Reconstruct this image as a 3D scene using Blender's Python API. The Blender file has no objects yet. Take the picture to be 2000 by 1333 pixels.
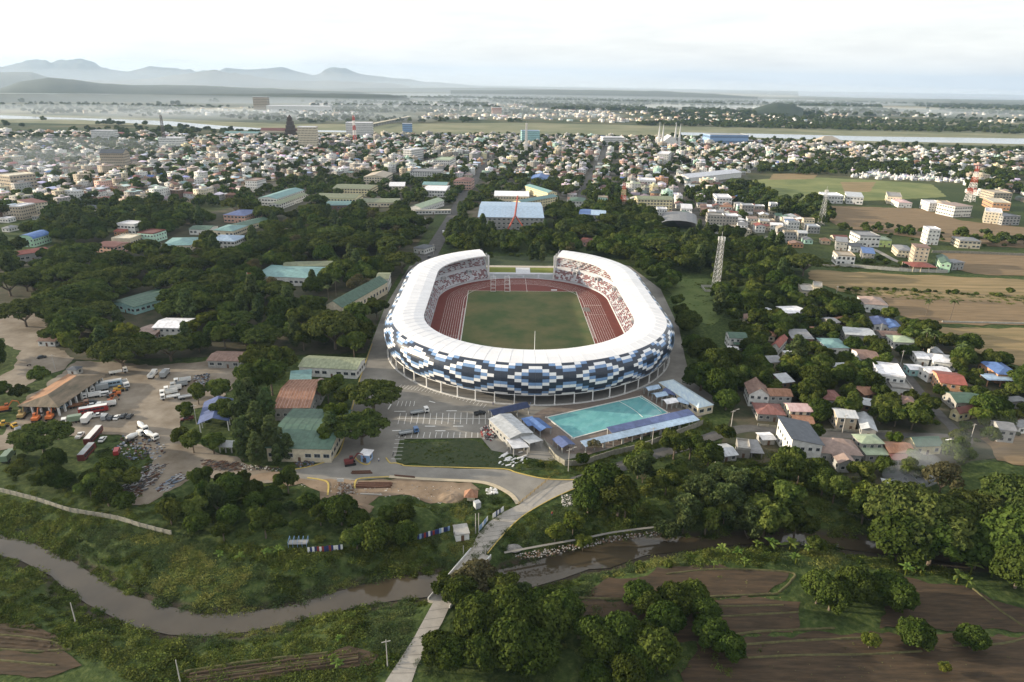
import bpy, bmesh, math, random
import numpy as np
from mathutils import Vector, Matrix
random.seed(7); np.random.seed(7)
sc = bpy.context.scene
# ---------------------------------------------------------------- camera
F, H, PITCH, ROLL = 1333.0, 135.0, math.radians(20.83), math.radians(0.96)
CP, SP, CR, SR = math.cos(PITCH), math.sin(PITCH), math.cos(ROLL), math.sin(ROLL)
cd = bpy.data.cameras.new('camera'); cam = bpy.data.objects.new('camera', cd)
sc.collection.objects.link(cam); sc.camera = cam
cd.sensor_width = 36; cd.lens = 36*F/2000; cd.clip_start = 1; cd.clip_end = 90000
rt, up, bk = Vector((1, 0, 0)), Vector((0, SP, CP)), Vector((0, -CP, SP))
xc = rt*CR + up*SR; yc = up*CR - rt*SR
cam.matrix_world = Matrix(((xc.x, yc.x, bk.x, 0), (xc.y, yc.y, bk.y, 0), (xc.z, yc.z, bk.z, H), (0, 0, 0, 1)))
# ---------------------------------------------------------------- sky and sun
SUN_EL, SUN_AZ = math.radians(11.5), math.radians(-84)      # azimuth from +Y towards +X
W = bpy.data.worlds.new('World'); sc.world = W; W.use_nodes = True
nt = W.node_tree; nt.nodes.clear()
def N(t, typ, **k):
    n = t.nodes.new(typ)
    for a, b in k.items(): setattr(n, a, b)
    return n
o_ = N(nt, 'ShaderNodeOutputWorld'); bg = N(nt, 'ShaderNodeBackground'); bg.inputs[1].default_value = 0.104
sky = N(nt, 'ShaderNodeTexSky', sky_type='NISHITA', sun_disc=False, sun_elevation=SUN_EL, sun_rotation=SUN_AZ, altitude=100)
sky.air_density = 1.0; sky.dust_density = 2.0; sky.ozone_density = 1.0
tc = N(nt, 'ShaderNodeTexCoord'); mp = N(nt, 'ShaderNodeMapping'); mp.inputs['Scale'].default_value = (1.6, 1.6, 11)
nz = N(nt, 'ShaderNodeTexNoise'); nz.inputs['Scale'].default_value = 3.2; nz.inputs['Detail'].default_value = 7; nz.inputs['Roughness'].default_value = .6
cr = N(nt, 'ShaderNodeValToRGB'); cr.color_ramp.elements[0].position = .33; cr.color_ramp.elements[1].position = .55
cr.color_ramp.elements[0].color = (6.0, 6.0, 6.05, 1); cr.color_ramp.elements[1].color = (7.0, 6.95, 6.85, 1)
mx = N(nt, 'ShaderNodeMix', data_type='RGBA'); mx.inputs[0].default_value = .74
L = nt.links.new
L(tc.outputs['Generated'], mp.inputs[0]); L(mp.outputs[0], nz.inputs['Vector']); L(nz.outputs['Fac'], cr.inputs[0])
L(sky.outputs[0], mx.inputs[6]); L(cr.outputs[0], mx.inputs[7]); L(mx.outputs[2], bg.inputs[0]); L(bg.outputs[0], o_.inputs[0])
sl = bpy.data.lights.new('sun', 'SUN'); sun = bpy.data.objects.new('sun', sl); sc.collection.objects.link(sun)
sl.energy = 5.0; sl.angle = math.radians(0.6); sl.color = (1.0, .85, .64)
sd = Vector((math.cos(SUN_EL)*math.sin(SUN_AZ), math.cos(SUN_EL)*math.cos(SUN_AZ), math.sin(SUN_EL)))
sun.rotation_euler = sd.to_track_quat('Z', 'Y').to_euler()
sc.view_settings.view_transform = 'Standard'; sc.view_settings.look = 'None'
sc.view_settings.exposure = 0.88; sc.view_settings.gamma = 1.0; sc.view_settings.use_curve_mapping = False
sc.cycles.max_bounces = 5; sc.cycles.diffuse_bounces = 2; sc.cycles.glossy_bounces = 2; sc.cycles.transmission_bounces = 3
sc.cycles.volume_bounces = 0; sc.cycles.transparent_max_bounces = 8
sc.cycles.use_denoising = True
# ---------------------------------------------------------------- helpers
def G(px, py, z=0.0):
    """where the photograph's ray (2000x1333 pixels) meets height z"""
    u = (np.asarray(px, float)-1000)/F; v = -(np.asarray(py, float)-666.5)/F
    x = u*CR - v*SR; y = u*SR + v*CR
    dz = -SP + y*CP; t = (z-H)/dz
    return x*t, (CP + y*SP)*t
def GP(p, z=0.0):
    x, y = G(p[0], p[1], z); return Vector((float(x), float(y), z))
def PX(x, y, z=0.0):
    """world -> photograph pixels, vectorised"""
    x = np.asarray(x, float); y = np.asarray(y, float); dz = z-H
    yy = y*SP + dz*CP; d = y*CP - dz*SP; d = np.where(d < 1, 1, d)
    a = x/d; b = yy/d
    u = a*CR + b*SR; v = -a*SR + b*CR
    return 1000+u*F, 666.5-v*F
def inpoly(x, y, poly):
    x = np.asarray(x, float); y = np.asarray(y, float); c = np.zeros(np.broadcast(x, y).shape, bool)
    n = len(poly)
    for i in range(n):
        x1, y1 = poly[i]; x2, y2 = poly[(i+1) % n]
        if y1 == y2: continue
        c ^= ((y1 > y) != (y2 > y)) & (x < (x2-x1)*(y-y1)/(y2-y1)+x1)
    return c
def wpoly(pp, z=0.0):
    return [tuple(map(float, G(a, b, z))) for a, b in pp]
def link(o, parent=None):
    sc.collection.objects.link(o)
    if parent is not None: o.parent = parent
    return o
def tag(o, label=None, cat=None, group=None, kind=None):
    if label: o['label'] = label
    if cat: o['category'] = cat
    if group: o['group'] = group
    if kind: o['kind'] = kind
    return o
def thing(name, label, cat, loc=(0, 0, 0), rz=0.0, group=None):
    o = bpy.data.objects.new(name, None); link(o); o.location = loc; o.rotation_euler = (0, 0, rz); o.empty_display_size = .5
    return tag(o, label, cat, group)
def copy_tree(o, parent=None):
    c = o.copy(); link(c, parent)
    for ch in list(KIDS.get(o.name, [])):
        k = copy_tree(ch, c); KIDS.setdefault(c.name, []).append(k)
    return c
KIDS = {}
# ---- materials
_mats = {}
def mat(name, col, rough=.85, var=.18, scale=.35, metal=0.0, col2=None, spec=.3, rand=0.0, bump=0.0, stretch=None, detail=4, local=False, thr=None):
    if name in _mats: return _mats[name]
    m = bpy.data.materials.new(name); m.use_nodes = True; t = m.node_tree; t.nodes.clear()
    out = N(t, 'ShaderNodeOutputMaterial'); b = N(t, 'ShaderNodeBsdfPrincipled')
    b.inputs['Roughness'].default_value = rough; b.inputs['Metallic'].default_value = metal; b.inputs['Specular IOR Level'].default_value = spec
    t.links.new(b.outputs[0], out.inputs[0])
    c1 = tuple(col)+(1,)
    if col2 is None:
        c1 = tuple(min(1, v*(1-var)) for v in col)+(1,); c2 = tuple(min(1, v*(1+var)) for v in col)+(1,)
    else: c2 = tuple(col2)+(1,)
    if local: g = N(t, 'ShaderNodeTexCoord'); src = g.outputs['Object']
    else: g = N(t, 'ShaderNodeNewGeometry'); src = g.outputs['Position']
    if stretch:
        mp = N(t, 'ShaderNodeMapping'); mp.inputs['Scale'].default_value = stretch; t.links.new(src, mp.inputs[0]); src = mp.outputs[0]
    nz = N(t, 'ShaderNodeTexNoise'); nz.inputs['Scale'].default_value = scale; nz.inputs['Detail'].default_value = detail; nz.inputs['Roughness'].default_value = .65
    t.links.new(src, nz.inputs['Vector'])
    rp = N(t, 'ShaderNodeValToRGB'); a_, b_ = thr or (.32, .68)
    rp.color_ramp.elements[0].position = a_; rp.color_ramp.elements[1].position = b_
    rp.color_ramp.elements[0].color = c1; rp.color_ramp.elements[1].color = c2
    t.links.new(nz.outputs['Fac'], rp.inputs[0]); res = rp.outputs[0]
    if rand:
        oi = N(t, 'ShaderNodeObjectInfo'); mr = N(t, 'ShaderNodeMapRange'); mr.inputs[3].default_value = 1-rand; mr.inputs[4].default_value = 1+rand
        t.links.new(oi.outputs['Random'], mr.inputs[0]); hs = N(t, 'ShaderNodeHueSaturation'); t.links.new(mr.outputs[0], hs.inputs['Value']); t.links.new(res, hs.inputs['Color']); res = hs.outputs[0]
    t.links.new(res, b.inputs['Base Color'])
    if bump:
        bp = N(t, 'ShaderNodeBump'); bp.inputs['Strength'].default_value = bump; bp.inputs['Distance'].default_value = .3
        t.links.new(nz.outputs['Fac'], bp.inputs['Height']); t.links.new(bp.outputs[0], b.inputs['Normal'])
    _mats[name] = m; return m
def leafmat(name, c1, c2, trans=.22, rand=.28):
    if name in _mats: return _mats[name]
    m = bpy.data.materials.new(name); m.use_nodes = True; t = m.node_tree; t.nodes.clear()
    out = N(t, 'ShaderNodeOutputMaterial'); d = N(t, 'ShaderNodeBsdfDiffuse'); tr = N(t, 'ShaderNodeBsdfTranslucent'); ms = N(t, 'ShaderNodeMixShader'); ms.inputs[0].default_value = trans
    oi = N(t, 'ShaderNodeObjectInfo'); g = N(t, 'ShaderNodeNewGeometry')
    nz = N(t, 'ShaderNodeTexNoise'); nz.inputs['Scale'].default_value = .28; nz.inputs['Detail'].default_value = 5; t.links.new(g.outputs['Position'], nz.inputs['Vector'])
    rp = N(t, 'ShaderNodeValToRGB'); rp.color_ramp.elements[0].position = .3; rp.color_ramp.elements[1].position = .7
    rp.color_ramp.elements[0].color = tuple(c1)+(1,); rp.color_ramp.elements[1].color = tuple(c2)+(1,); t.links.new(nz.outputs['Fac'], rp.inputs[0])
    mr = N(t, 'ShaderNodeMapRange'); mr.inputs[3].default_value = 1-rand; mr.inputs[4].default_value = 1+rand
    mh = N(t, 'ShaderNodeMapRange'); mh.inputs[3].default_value = .478; mh.inputs[4].default_value = .51
    ml = N(t, 'ShaderNodeMath', operation='MULTIPLY'); ml.inputs[1].default_value = 7.13; fr = N(t, 'ShaderNodeMath', operation='FRACT')
    t.links.new(oi.outputs['Random'], mr.inputs[0]); t.links.new(oi.outputs['Random'], ml.inputs[0]); t.links.new(ml.outputs[0], fr.inputs[0]); t.links.new(fr.outputs[0], mh.inputs[0])
    hs = N(t, 'ShaderNodeHueSaturation'); t.links.new(mr.outputs[0], hs.inputs['Value']); t.links.new(mh.outputs[0], hs.inputs['Hue']); t.links.new(rp.outputs[0], hs.inputs['Color'])
    t.links.new(hs.outputs[0], d.inputs[0]); t.links.new(hs.outputs[0], tr.inputs[0])
    t.links.new(d.outputs[0], ms.inputs[1]); t.links.new(tr.outputs[0], ms.inputs[2]); t.links.new(ms.outputs[0], out.inputs[0])
    _mats[name] = m; return m
# ---- mesh builder
class MB:
    def __init__(s): s.v = []; s.f = []; s.m = []
    def add(s, vs, fs, mi=0):
        k = len(s.v); s.v.extend([tuple(p) for p in vs]); s.f.extend([tuple(i+k for i in f) for f in fs]); s.m.extend([mi]*len(fs)); return s
    def box(s, c, d, rz=0.0, mi=0, taper=1.0):
        """box with base centre c, full dims d"""
        x, y, z = d[0]/2, d[1]/2, d[2]; C_, S_ = math.cos(rz), math.sin(rz); vs = []
        for (a, b, e) in ((-x, -y, 0), (x, -y, 0), (x, y, 0), (-x, y, 0), (-x, -y, z), (x, -y, z), (x, y, z), (-x, y, z)):
            if e: a *= taper; b *= taper
            vs.append((c[0]+a*C_-b*S_, c[1]+a*S_+b*C_, c[2]+e))
        return s.add(vs, [(0, 3, 2, 1), (4, 5, 6, 7), (0, 1, 5, 4), (1, 2, 6, 5), (2, 3, 7, 6), (3, 0, 4, 7)], mi)
    def bar(s, a, b, r, n=4, mi=0, r2=None):
        a = Vector(a); b = Vector(b); d = b-a
        if d.length < 1e-6: return s
        q = d.to_track_quat('Z', 'Y'); r2 = r if r2 is None else r2; vs = []
        for k in range(n):
            w = 2*math.pi*(k+.5)/n; p = Vector((math.cos(w), math.sin(w), 0)); vs.append(a+q@(p*r))
        for k in range(n):
            w = 2*math.pi*(k+.5)/n; p = Vector((math.cos(w), math.sin(w), 0)); vs.append(b+q@(p*r2))
        fs = [(k, (k+1) % n, n+(k+1) % n, n+k) for k in range(n)]+[tuple(range(n))[::-1], tuple(range(n, 2*n))]
        return s.add(vs, fs, mi)
    def quad(s, a, b, c, d, mi=0): return s.add([a, b, c, d], [(0, 1, 2, 3)], mi)
    def slab(s, pts, t, mi=0):
        """polygon extruded down by t"""
        n = len(pts); return s.add([tuple(p) for p in pts]+[(p[0], p[1], p[2]-t) for p in pts], [tuple(range(n)), tuple(range(2*n-1, n-1, -1))]+[(k, n+k, n+(k+1) % n, (k+1) % n) for k in range(n)], mi)
    def mesh(s, name, mats):
        me = bpy.data.meshes.new(name); me.from_pydata(s.v, [], s.f)
        for m in (mats if isinstance(mats, (list, tuple)) else [mats]): me.materials.append(m)
        if len(me.materials) > 1: me.polygons.foreach_set('material_index', s.m)
        me.validate(); me.update(); return me
    def build(s, name, mats, parent=None, kind=None):
        o = bpy.data.objects.new(name, s.mesh(name, mats)); link(o, parent)
        if kind: o['kind'] = kind
        if parent is not None: KIDS.setdefault(parent.name, []).append(o)
        return o
def part(name, me, parent, loc=(0, 0, 0), rz=0.0, kind=None):
    o = bpy.data.objects.new(name, me); link(o, parent); o.location = loc; o.rotation_euler = (0, 0, rz)
    if kind: o['kind'] = kind
    KIDS.setdefault(parent.name, []).append(o); return o
def npmesh(name, V, Fq, mats, mi=None, attrs=None):
    """numpy arrays to mesh: Fq is (n,3) or (n,4)"""
    me = bpy.data.meshes.new(name); V = np.ascontiguousarray(V, np.float32); Fq = np.ascontiguousarray(Fq, np.int32); n, k = Fq.shape
    me.vertices.add(len(V)); me.vertices.foreach_set('co', V.ravel()); me.loops.add(n*k); me.loops.foreach_set('vertex_index', Fq.ravel())
    me.polygons.add(n); me.polygons.foreach_set('loop_start', np.arange(0, n*k, k, dtype=np.int32)); me.polygons.foreach_set('loop_total', np.full(n, k, np.int32))
    for m in (mats if isinstance(mats, (list, tuple)) else [mats]): me.materials.append(m)
    if mi is not None: me.polygons.foreach_set('material_index', np.ascontiguousarray(mi, np.int32))
    me.update(calc_edges=True)
    for an, (dom, typ, arr) in (attrs or {}).items():
        at = me.attributes.new(an, typ, dom); key = 'color' if typ == 'FLOAT_COLOR' else 'value'
        at.data.foreach_set(key, np.ascontiguousarray(arr, np.float32 if typ != 'INT' else np.int32).ravel())
    return me
def rough_edge(pts, step=3.0, amp=.9, seed=1):
    r_ = random.Random(seed); out = []
    for i in range(len(pts)):
        a, b = pts[i], pts[(i+1) % len(pts)]; L_ = math.hypot(b[0]-a[0], b[1]-a[1]); n = max(1, min(40, int(L_/max(step, L_/40)))); nx, ny = (b[1]-a[1])/max(L_, 1e-6), -(b[0]-a[0])/max(L_, 1e-6); am = min(amp*max(1, L_/120), L_*.06)
        w = 0
        for k in range(n):
            f = k/n; w = w*.6+r_.gauss(0, am*.6); out.append((a[0]+(b[0]-a[0])*f+nx*w, a[1]+(b[1]-a[1])*f+ny*w))
    return out
def sheet(name, pp, m, z=.04, kind='structure', world=False, label=None, cat=None, rough=0):
    pts = pp if world else wpoly(pp, 0)
    if rough: pts = rough_edge(pts, 2.2 if rough < 2 else 4, rough, len(pts))
    from mathutils.geometry import tessellate_polygon
    vs = [Vector((p[0], p[1], z)) for p in pts]; tr = tessellate_polygon([vs])
    me = bpy.data.meshes.new(name)
    fs = []
    for a, b, c in tr:
        n = (vs[b]-vs[a]).cross(vs[c]-vs[a]).z; fs.append((a, b, c) if n > 0 else (a, c, b))
    me.from_pydata(vs, [], fs); me.materials.append(m); me.update()
    o = bpy.data.objects.new(name, me); link(o); return tag(o, label, cat, None, kind)
def smooth(pp, n=6):
    """Catmull-Rom through points"""
    P = [Vector(p) for p in pp]; out = []
    for i in range(len(P)-1):
        a = P[i-1] if i else P[i]; b = P[i]; c = P[i+1]; d = P[i+2] if i+2 < len(P) else c
        for k in range(n):
            t = k/n; out.append(.5*((2*b)+(c-a)*t+(2*a-5*b+4*c-d)*t*t+(3*b-3*c+d-a)*t**3))
    out.append(P[-1]); return out
def strip(name, line, w, m, z=.05, world=False, kind='structure', n=6, w2=None):
    pts = [Vector(p) for p in line] if world else [Vector(p) for p in wpoly(line)]
    pts = smooth([(p.x, p.y, 0) for p in [Vector((q[0], q[1], 0)) for q in pts]], n)
    vs = []; fs = []
    for i, p in enumerate(pts):
        a = pts[max(0, i-1)]; b = pts[min(len(pts)-1, i+1)]; d = (b-a).normalized(); nn = Vector((-d.y, d.x, 0)); ww = w+(0 if w2 is None else (w2-w)*i/(len(pts)-1))
        vs += [p+nn*ww/2, p-nn*ww/2]
    for q in vs: q.z = z
    for i in range(len(pts)-1): fs.append((2*i, 2*i+1, 2*i+3, 2*i+2))
    me = bpy.data.meshes.new(name); me.from_pydata(vs, [], fs); me.materials.append(m); me.update()
    o = bpy.data.objects.new(name, me); link(o)
    if kind: o['kind'] = kind
    return o
# ================================================================ ground, water, roads
CREEK_UP = [(-160, 1010), (0, 1045), (60, 1060), (130, 1090), (170, 1115), (250, 1160), (330, 1185), (400, 1200), (480, 1195), (560, 1185), (620, 1165), (700, 1145), (760, 1130), (850, 1122), (900, 1128), (990, 1110), (1050, 1095), (1100, 1080), (1180, 1060), (1280, 1045), (1400, 1050), (1500, 1040), (1600, 1045), (1760, 1065), (1900, 1080), (2000, 1095), (2200, 1130)]
CREEK_LO = [(-160, 1045), (0, 1085), (40, 1095), (100, 1125), (120, 1145), (170, 1180), (260, 1225), (330, 1240), (400, 1243), (480, 1235), (560, 1220), (620, 1205), (700, 1185), (780, 1172), (850, 1165), (950, 1162), (1040, 1147), (1100, 1130), (1150, 1112), (1190, 1110), (1260, 1085), (1340, 1076), (1400, 1067), (1480, 1062), (1600, 1066), (1760, 1088), (1900, 1104), (2000, 1118), (2200, 1155)]
WZ = -3.6
creek_poly = wpoly(CREEK_UP, WZ)+wpoly(CREEK_LO[::-1], WZ)
def seg_dist(x, y, poly):
    d = np.full(x.shape, 1e9); n = len(poly)
    for i in range(n):
        ax, ay = poly[i]; bx, by = poly[(i+1) % n]; ex, ey = bx-ax, by-ay; l2 = ex*ex+ey*ey+1e-9
        t = np.clip(((x-ax)*ex+(y-ay)*ey)/l2, 0, 1); d = np.minimum(d, (x-ax-t*ex)**2+(y-ay-t*ey)**2)
    return np.sqrt(d)
def vnoise(x, y, s, seed=0):
    """smooth value noise, vectorised"""
    x = x/s; y = y/s; xi = np.floor(x).astype(np.int64); yi = np.floor(y).astype(np.int64); fx = x-xi; fy = y-yi
    def h(a, b):
        n = (a*374761393+b*668265263+seed*1442695041) & 0xffffffff; n = ((n ^ (n >> 13))*1274126177) & 0xffffffff
        return ((n ^ (n >> 16)) & 0xffff)/65535.0
    fx = fx*fx*(3-2*fx); fy = fy*fy*(3-2*fy)
    return (h(xi, yi)*(1-fx)+h(xi+1, yi)*fx)*(1-fy)+(h(xi, yi+1)*(1-fx)+h(xi+1, yi+1)*fx)*fy
FLAT = [wpoly(p) for p in (   # roads and yards stay level even beside the creek
    [(909, 1095), (934, 1044), (955, 1020), (1016, 985), (1130, 950), (1077, 974), (1018, 1009), (976, 1051), (951, 1085)],
    [(846, 1177), (808, 1247), (752, 1333), (740, 1360), (810, 1360), (815, 1300), (864, 1216), (888, 1166)])]
def height(x, y):
    x = np.asarray(x, float); y = np.asarray(y, float); z = np.zeros(x.shape)-.05-.22*vnoise(x, y, 9, 3)
    near = (y < 300) & (y > 60) & (np.abs(x) < 380)
    xx, yy = x[near], y[near]; d = seg_dist(xx, yy, creek_poly); ins = inpoly(xx, yy, creek_poly)
    w = 9+8*vnoise(xx, yy, 30, 5)
    t = np.clip(d/w, 0, 1); t = t*t*(3-2*t)
    zb = (WZ-.15)*(1-t)+t*(z[near])+1.5*np.clip(t*4*(1-t), 0, 1)*(vnoise(xx, yy, 5, 8)-.35)*.9
    zb = np.where(ins, WZ-.15-np.minimum(d*.35, 1.4), zb)
    for q in FLAT:
        fi = inpoly(xx, yy, q); fd = seg_dist(xx, yy, q); k = np.where(fi, 1, np.clip(1-fd/4.0, 0, 1)); k *= np.where(ins & ~fi, 0, 1); zb = zb*(1-k)+(-.06)*k
    z[near] = zb; return z
def axis(lo, hi, step, far, g):
    a = list(np.arange(lo, hi, step)); s = step
    while a[-1] < far: s *= g; a.append(a[-1]+s)
    return a
ax_r = axis(0, 300, 2.2, 26000, 1.16); xs = np.array(sorted(set([-v for v in ax_r]+ax_r)))
ys = np.array([-300, -100, 0, 40]+axis(70, 320, 2.2, 21000, 1.09)); ys[-1] = 21500
XX, YY = np.meshgrid(xs, ys); ZZ = height(XX.ravel(), YY.ravel())
nx, ny = len(xs), len(ys); I = np.arange(nx*ny).reshape(ny, nx)
quads = np.stack([I[:-1, :-1], I[:-1, 1:], I[1:, 1:], I[1:, :-1]], -1).reshape(-1, 4)
# regions in photograph pixels
TOWN = [(-400, 262), (120, 262), (400, 268), (560, 268), (760, 266), (1000, 266), (1400, 274), (1700, 290), (2300, 312), (2300, 330), (1900, 335), (1640, 318), (1490, 330), (1440, 345), (1430, 385), (1560, 432), (1480, 455), (1400, 462), (1260, 415), (1110, 405), (1090, 350), (960, 345), (900, 350), (780, 345), (560, 350), (400, 385), (280, 405), (130, 395), (0, 440), (-400, 430)]
px_, py_ = PX(XX.ravel(), YY.ravel(), 0)
urb = inpoly(px_, py_, TOWN).astype(float)
urb += .85*inpoly(px_, py_, [(430, 350), (1120, 345), (1130, 395), (1060, 430), (930, 430), (860, 412), (600, 405), (480, 392)]); urb = np.minimum(urb, 1); urb[(YY.ravel() < 300)] = 0
gm = bpy.data.materials.new('ground_soil_grass'); gm.use_nodes = True; t = gm.node_tree; b = t.nodes['Principled BSDF']; b.inputs['Roughness'].default_value = .95; b.inputs['Specular IOR Level'].default_value = .1
ge = N(t, 'ShaderNodeNewGeometry')
def nzn(sc_, det=5):
    n = N(t, 'ShaderNodeTexNoise'); n.inputs['Scale'].default_value = sc_; n.inputs['Detail'].default_value = det; n.inputs['Roughness'].default_value = .65; t.links.new(ge.outputs['Position'], n.inputs['Vector']); return n
def ramp(src, e):
    r = N(t, 'ShaderNodeValToRGB'); els = r.color_ramp.elements
    els[0].position, els[0].color = e[0][0], tuple(e[0][1])+(1,); els[1].position, els[1].color = e[-1][0], tuple(e[-1][1])+(1,)
    for p, c in e[1:-1]: q = els.new(p); q.color = tuple(c)+(1,)
    t.links.new(src, r.inputs[0]); return r
def mixc(f, a, b2):
    m = N(t, 'ShaderNodeMix', data_type='RGBA')
    if isinstance(f, float): m.inputs[0].default_value = f
    else: t.links.new(f, m.inputs[0])
    t.links.new(a, m.inputs[6]); t.links.new(b2, m.inputs[7]); return m.outputs[2]
fine = ramp(nzn(.45, 6).outputs['Fac'], [(.3, (.022, .034, .010)), (.5, (.045, .068, .020)), (.7, (.095, .115, .038))])
fld = ramp(nzn(.004, 7).outputs['Fac'], [(.36, (.03, .05, .022)), (.47, (.055, .07, .03)), (.56, (.12, .11, .06)), (.64, (.05, .06, .03))])
twn = ramp(nzn(.05, 6).outputs['Fac'], [(.3, (.045, .055, .035)), (.5, (.11, .10, .085)), (.7, (.16, .15, .13))])
sx = N(t, 'ShaderNodeSeparateXYZ'); t.links.new(ge.outputs['Position'], sx.inputs[0])
fr_ = N(t, 'ShaderNodeMapRange'); fr_.inputs[1].default_value = 500; fr_.inputs[2].default_value = 1300; t.links.new(sx.outputs['Y'], fr_.inputs[0])
at = N(t, 'ShaderNodeAttribute', attribute_name='urban')
c = mixc(fr_.outputs[0], fine.outputs[0], fld.outputs[0]); c = mixc(at.outputs['Fac'], c, twn.outputs[0])
mud = ramp(sx.outputs['Z'], [(0, (.05, .042, .03)), (1, (.05, .042, .03))]); mz = N(t, 'ShaderNodeMapRange'); mz.inputs[1].default_value = WZ+.7; mz.inputs[2].default_value = WZ+.1; t.links.new(sx.outputs['Z'], mz.inputs[0])
c = mixc(mz.outputs[0], c, mud.outputs[0]); t.links.new(c, b.inputs['Base Color'])
bp = N(t, 'ShaderNodeBump'); bp.inputs['Strength'].default_value = .6; bp.inputs['Distance'].default_value = .5; t.links.new(nzn(.9, 4).outputs['Fac'], bp.inputs['Height']); t.links.new(bp.outputs[0], b.inputs['Normal'])
gme = npmesh('ground', np.stack([XX.ravel(), YY.ravel(), ZZ], 1), quads, gm, attrs={'urban': ('POINT', 'FLOAT', urb)})
gme.polygons.foreach_set('use_smooth', np.ones(len(quads), bool))
go = link(bpy.data.objects.new('ground', gme)); go['kind'] = 'structure'
# water
wm = mat('murky_creek_water', (.056, .045, .029), .07, .25, .05, spec=.5)
sheet('creek_water', [(p[0], p[1]) for p in creek_poly], wm, WZ, world=True)
# the creek sheet reaches a little under the banks
rw = mat('pale_river_water', (.16, .2, .25), .12, .12, .01, spec=.9)
river = [(-500, 213), (-100, 221), (60, 228), (220, 233), (330, 237), (430, 246), (560, 254), (700, 256), (700, 259), (560, 258), (430, 253), (300, 244), (150, 234), (-500, 226)]
sheet('river', river, rw, .12)
sheet('river', [(1330, 259), (1500, 262), (1700, 267), (2000, 271), (2600, 281), (2600, 295), (2000, 282), (1700, 276), (1500, 270), (1330, 264)], rw, .12)
fbar = mat('river_flat_grass', (.10, .12, .055), .9, .3, .006, col2=(.22, .21, .12))
sheet('river_flat', [(-500, 229), (300, 246), (560, 260), (740, 262), (1000, 262), (1330, 266), (1700, 280), (2600, 300), (2600, 268), (1700, 254), (1330, 247), (1000, 240), (740, 243), (560, 243), (300, 232), (-500, 205)], fbar, .08)
sea_m = mat('sea', (.05, .09, .14), .25, .1, .0006, spec=.5)
c0 = [tuple(map(float, G(a, b, 0))) for a, b in ((1560, 188), (1700, 192), (1850, 194), (2000, 196))]
sheet('sea', c0+[(25500, c0[-1][1]*.82), (25500, 21300), (c0[0][0]*2.0, 21300)], sea_m, .4, world=True)
mist_fields = mat('far_pale_fields', (.16, .16, .09), .95, .3, .002, col2=(.30, .26, .17))
for p in ([(0, 214), (300, 214), (520, 209), (700, 203), (760, 200), (760, 204), (500, 217), (0, 221)], [(1150, 205), (1300, 204), (1700, 206), (2000, 213), (2000, 218), (1600, 211), (1150, 209)], [(1300, 184), (1420, 183), (1560, 187), (1560, 191), (1400, 187)], [(1500, 247), (1800, 240), (2000, 238), (2000, 242), (1800, 246), (1500, 250)]):
    sheet('far_field', p, mist_fields, .2, rough=6)
# ---- roads and paved ground
asph = mat('worn_asphalt', (.085, .082, .078), .9, .25, .25)
conc = mat('weathered_concrete', (.20, .19, .17), .9, .2, .12, detail=8)
conc_road = mat('concrete_road', (.30, .28, .25), .9, .16, .35, detail=8)
dirt = mat('packed_dirt', (.14, .112, .08), .95, .2, .09, col2=(.27, .235, .19), detail=8, bump=.2)
dirt_r = mat('trodden_earth', (.14, .10, .065), .95, .2, .12, col2=(.27, .205, .145), detail=8, bump=.3)
APRON = [(752, 600), (722, 680), (700, 745), (676, 830), (662, 885), (640, 900), (600, 912), (565, 919), (545, 926), (545, 940), (700, 938), (785, 932), (920, 941), (960, 946), (1000, 964), (1016, 985), (1050, 975), (1130, 950), (1125, 938), (1065, 937), (1010, 925), (985, 917), (900, 916), (785, 910), (775, 905), (772, 895), (781, 858), (940, 856), (960, 880), (1060, 900), (1100, 900), (1180, 880), (1380, 810), (1400, 780), (1350, 745), (1338, 700), (1326, 640), (1290, 565), (1230, 520), (1100, 505), (900, 505), (800, 520)]
sheet('apron_pavement', APRON, conc, .03)
sheet('approach_road', [(909, 1092), (934, 1044), (955, 1020), (983, 1001), (1016, 985), (1060, 958), (1124, 938), (1150, 932), (1130, 950), (1077, 974), (1018, 1009), (976, 1051), (951, 1079), (945, 1092)], conc_road, .045)
sheet('bridge_approach_road', [(852, 1165), (846, 1177), (808, 1247), (752, 1333), (738, 1360), (788, 1360), (804, 1333), (815, 1300), (864, 1216), (888, 1163)], conc_road, .05)
sheet('yard_dirt', [(150, 705), (330, 712), (470, 700), (480, 740), (425, 790), (360, 800), (352, 850), (400, 872), (440, 890), (545, 925), (545, 941), (430, 937), (380, 930), (340, 955), (290, 985), (240, 990), (300, 900), (270, 870), (230, 850), (140, 852), (60, 870), (0, 880), (-200, 905), (-200, 880), (0, 850), (60, 800), (40, 790), (130, 720)], dirt, .035, rough=1.2)
sheet('dirt_road', [(-300, 600), (0, 596), (60, 590), (95, 640), (112, 680), (140, 700), (125, 722), (80, 735), (40, 760), (0, 770), (-300, 800), (-300, 740), (0, 735), (30, 720), (35, 690), (0, 660), (-300, 670)], dirt, .036, rough=1.2)
sheet('bare_earth', [(545, 939), (700, 938), (785, 934), (920, 942), (935, 955), (890, 975), (840, 985), (800, 968), (740, 970), (700, 1000), (640, 1000), (625, 960), (590, 945), (560, 950)], dirt_r, .032, rough=1.0)
sheet('bare_earth', [(420, 930), (545, 922), (545, 942), (430, 945)], dirt_r, .038, rough=1.0)
strip('village_street', [(1122, 942), (1200, 916), (1290, 885), (1350, 868), (1400, 850), (1450, 838), (1490, 838), (1560, 846), (1640, 850), (1760, 852), (1860, 855), (1900, 862)], 6, asph, .05)
strip('village_lane', [(1870, 852), (1860, 835), (1840, 815), (1800, 770), (1765, 725), (1740, 700), (1700, 660), (1680, 610), (1660, 590)], 4.5, asph, .056)
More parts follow.
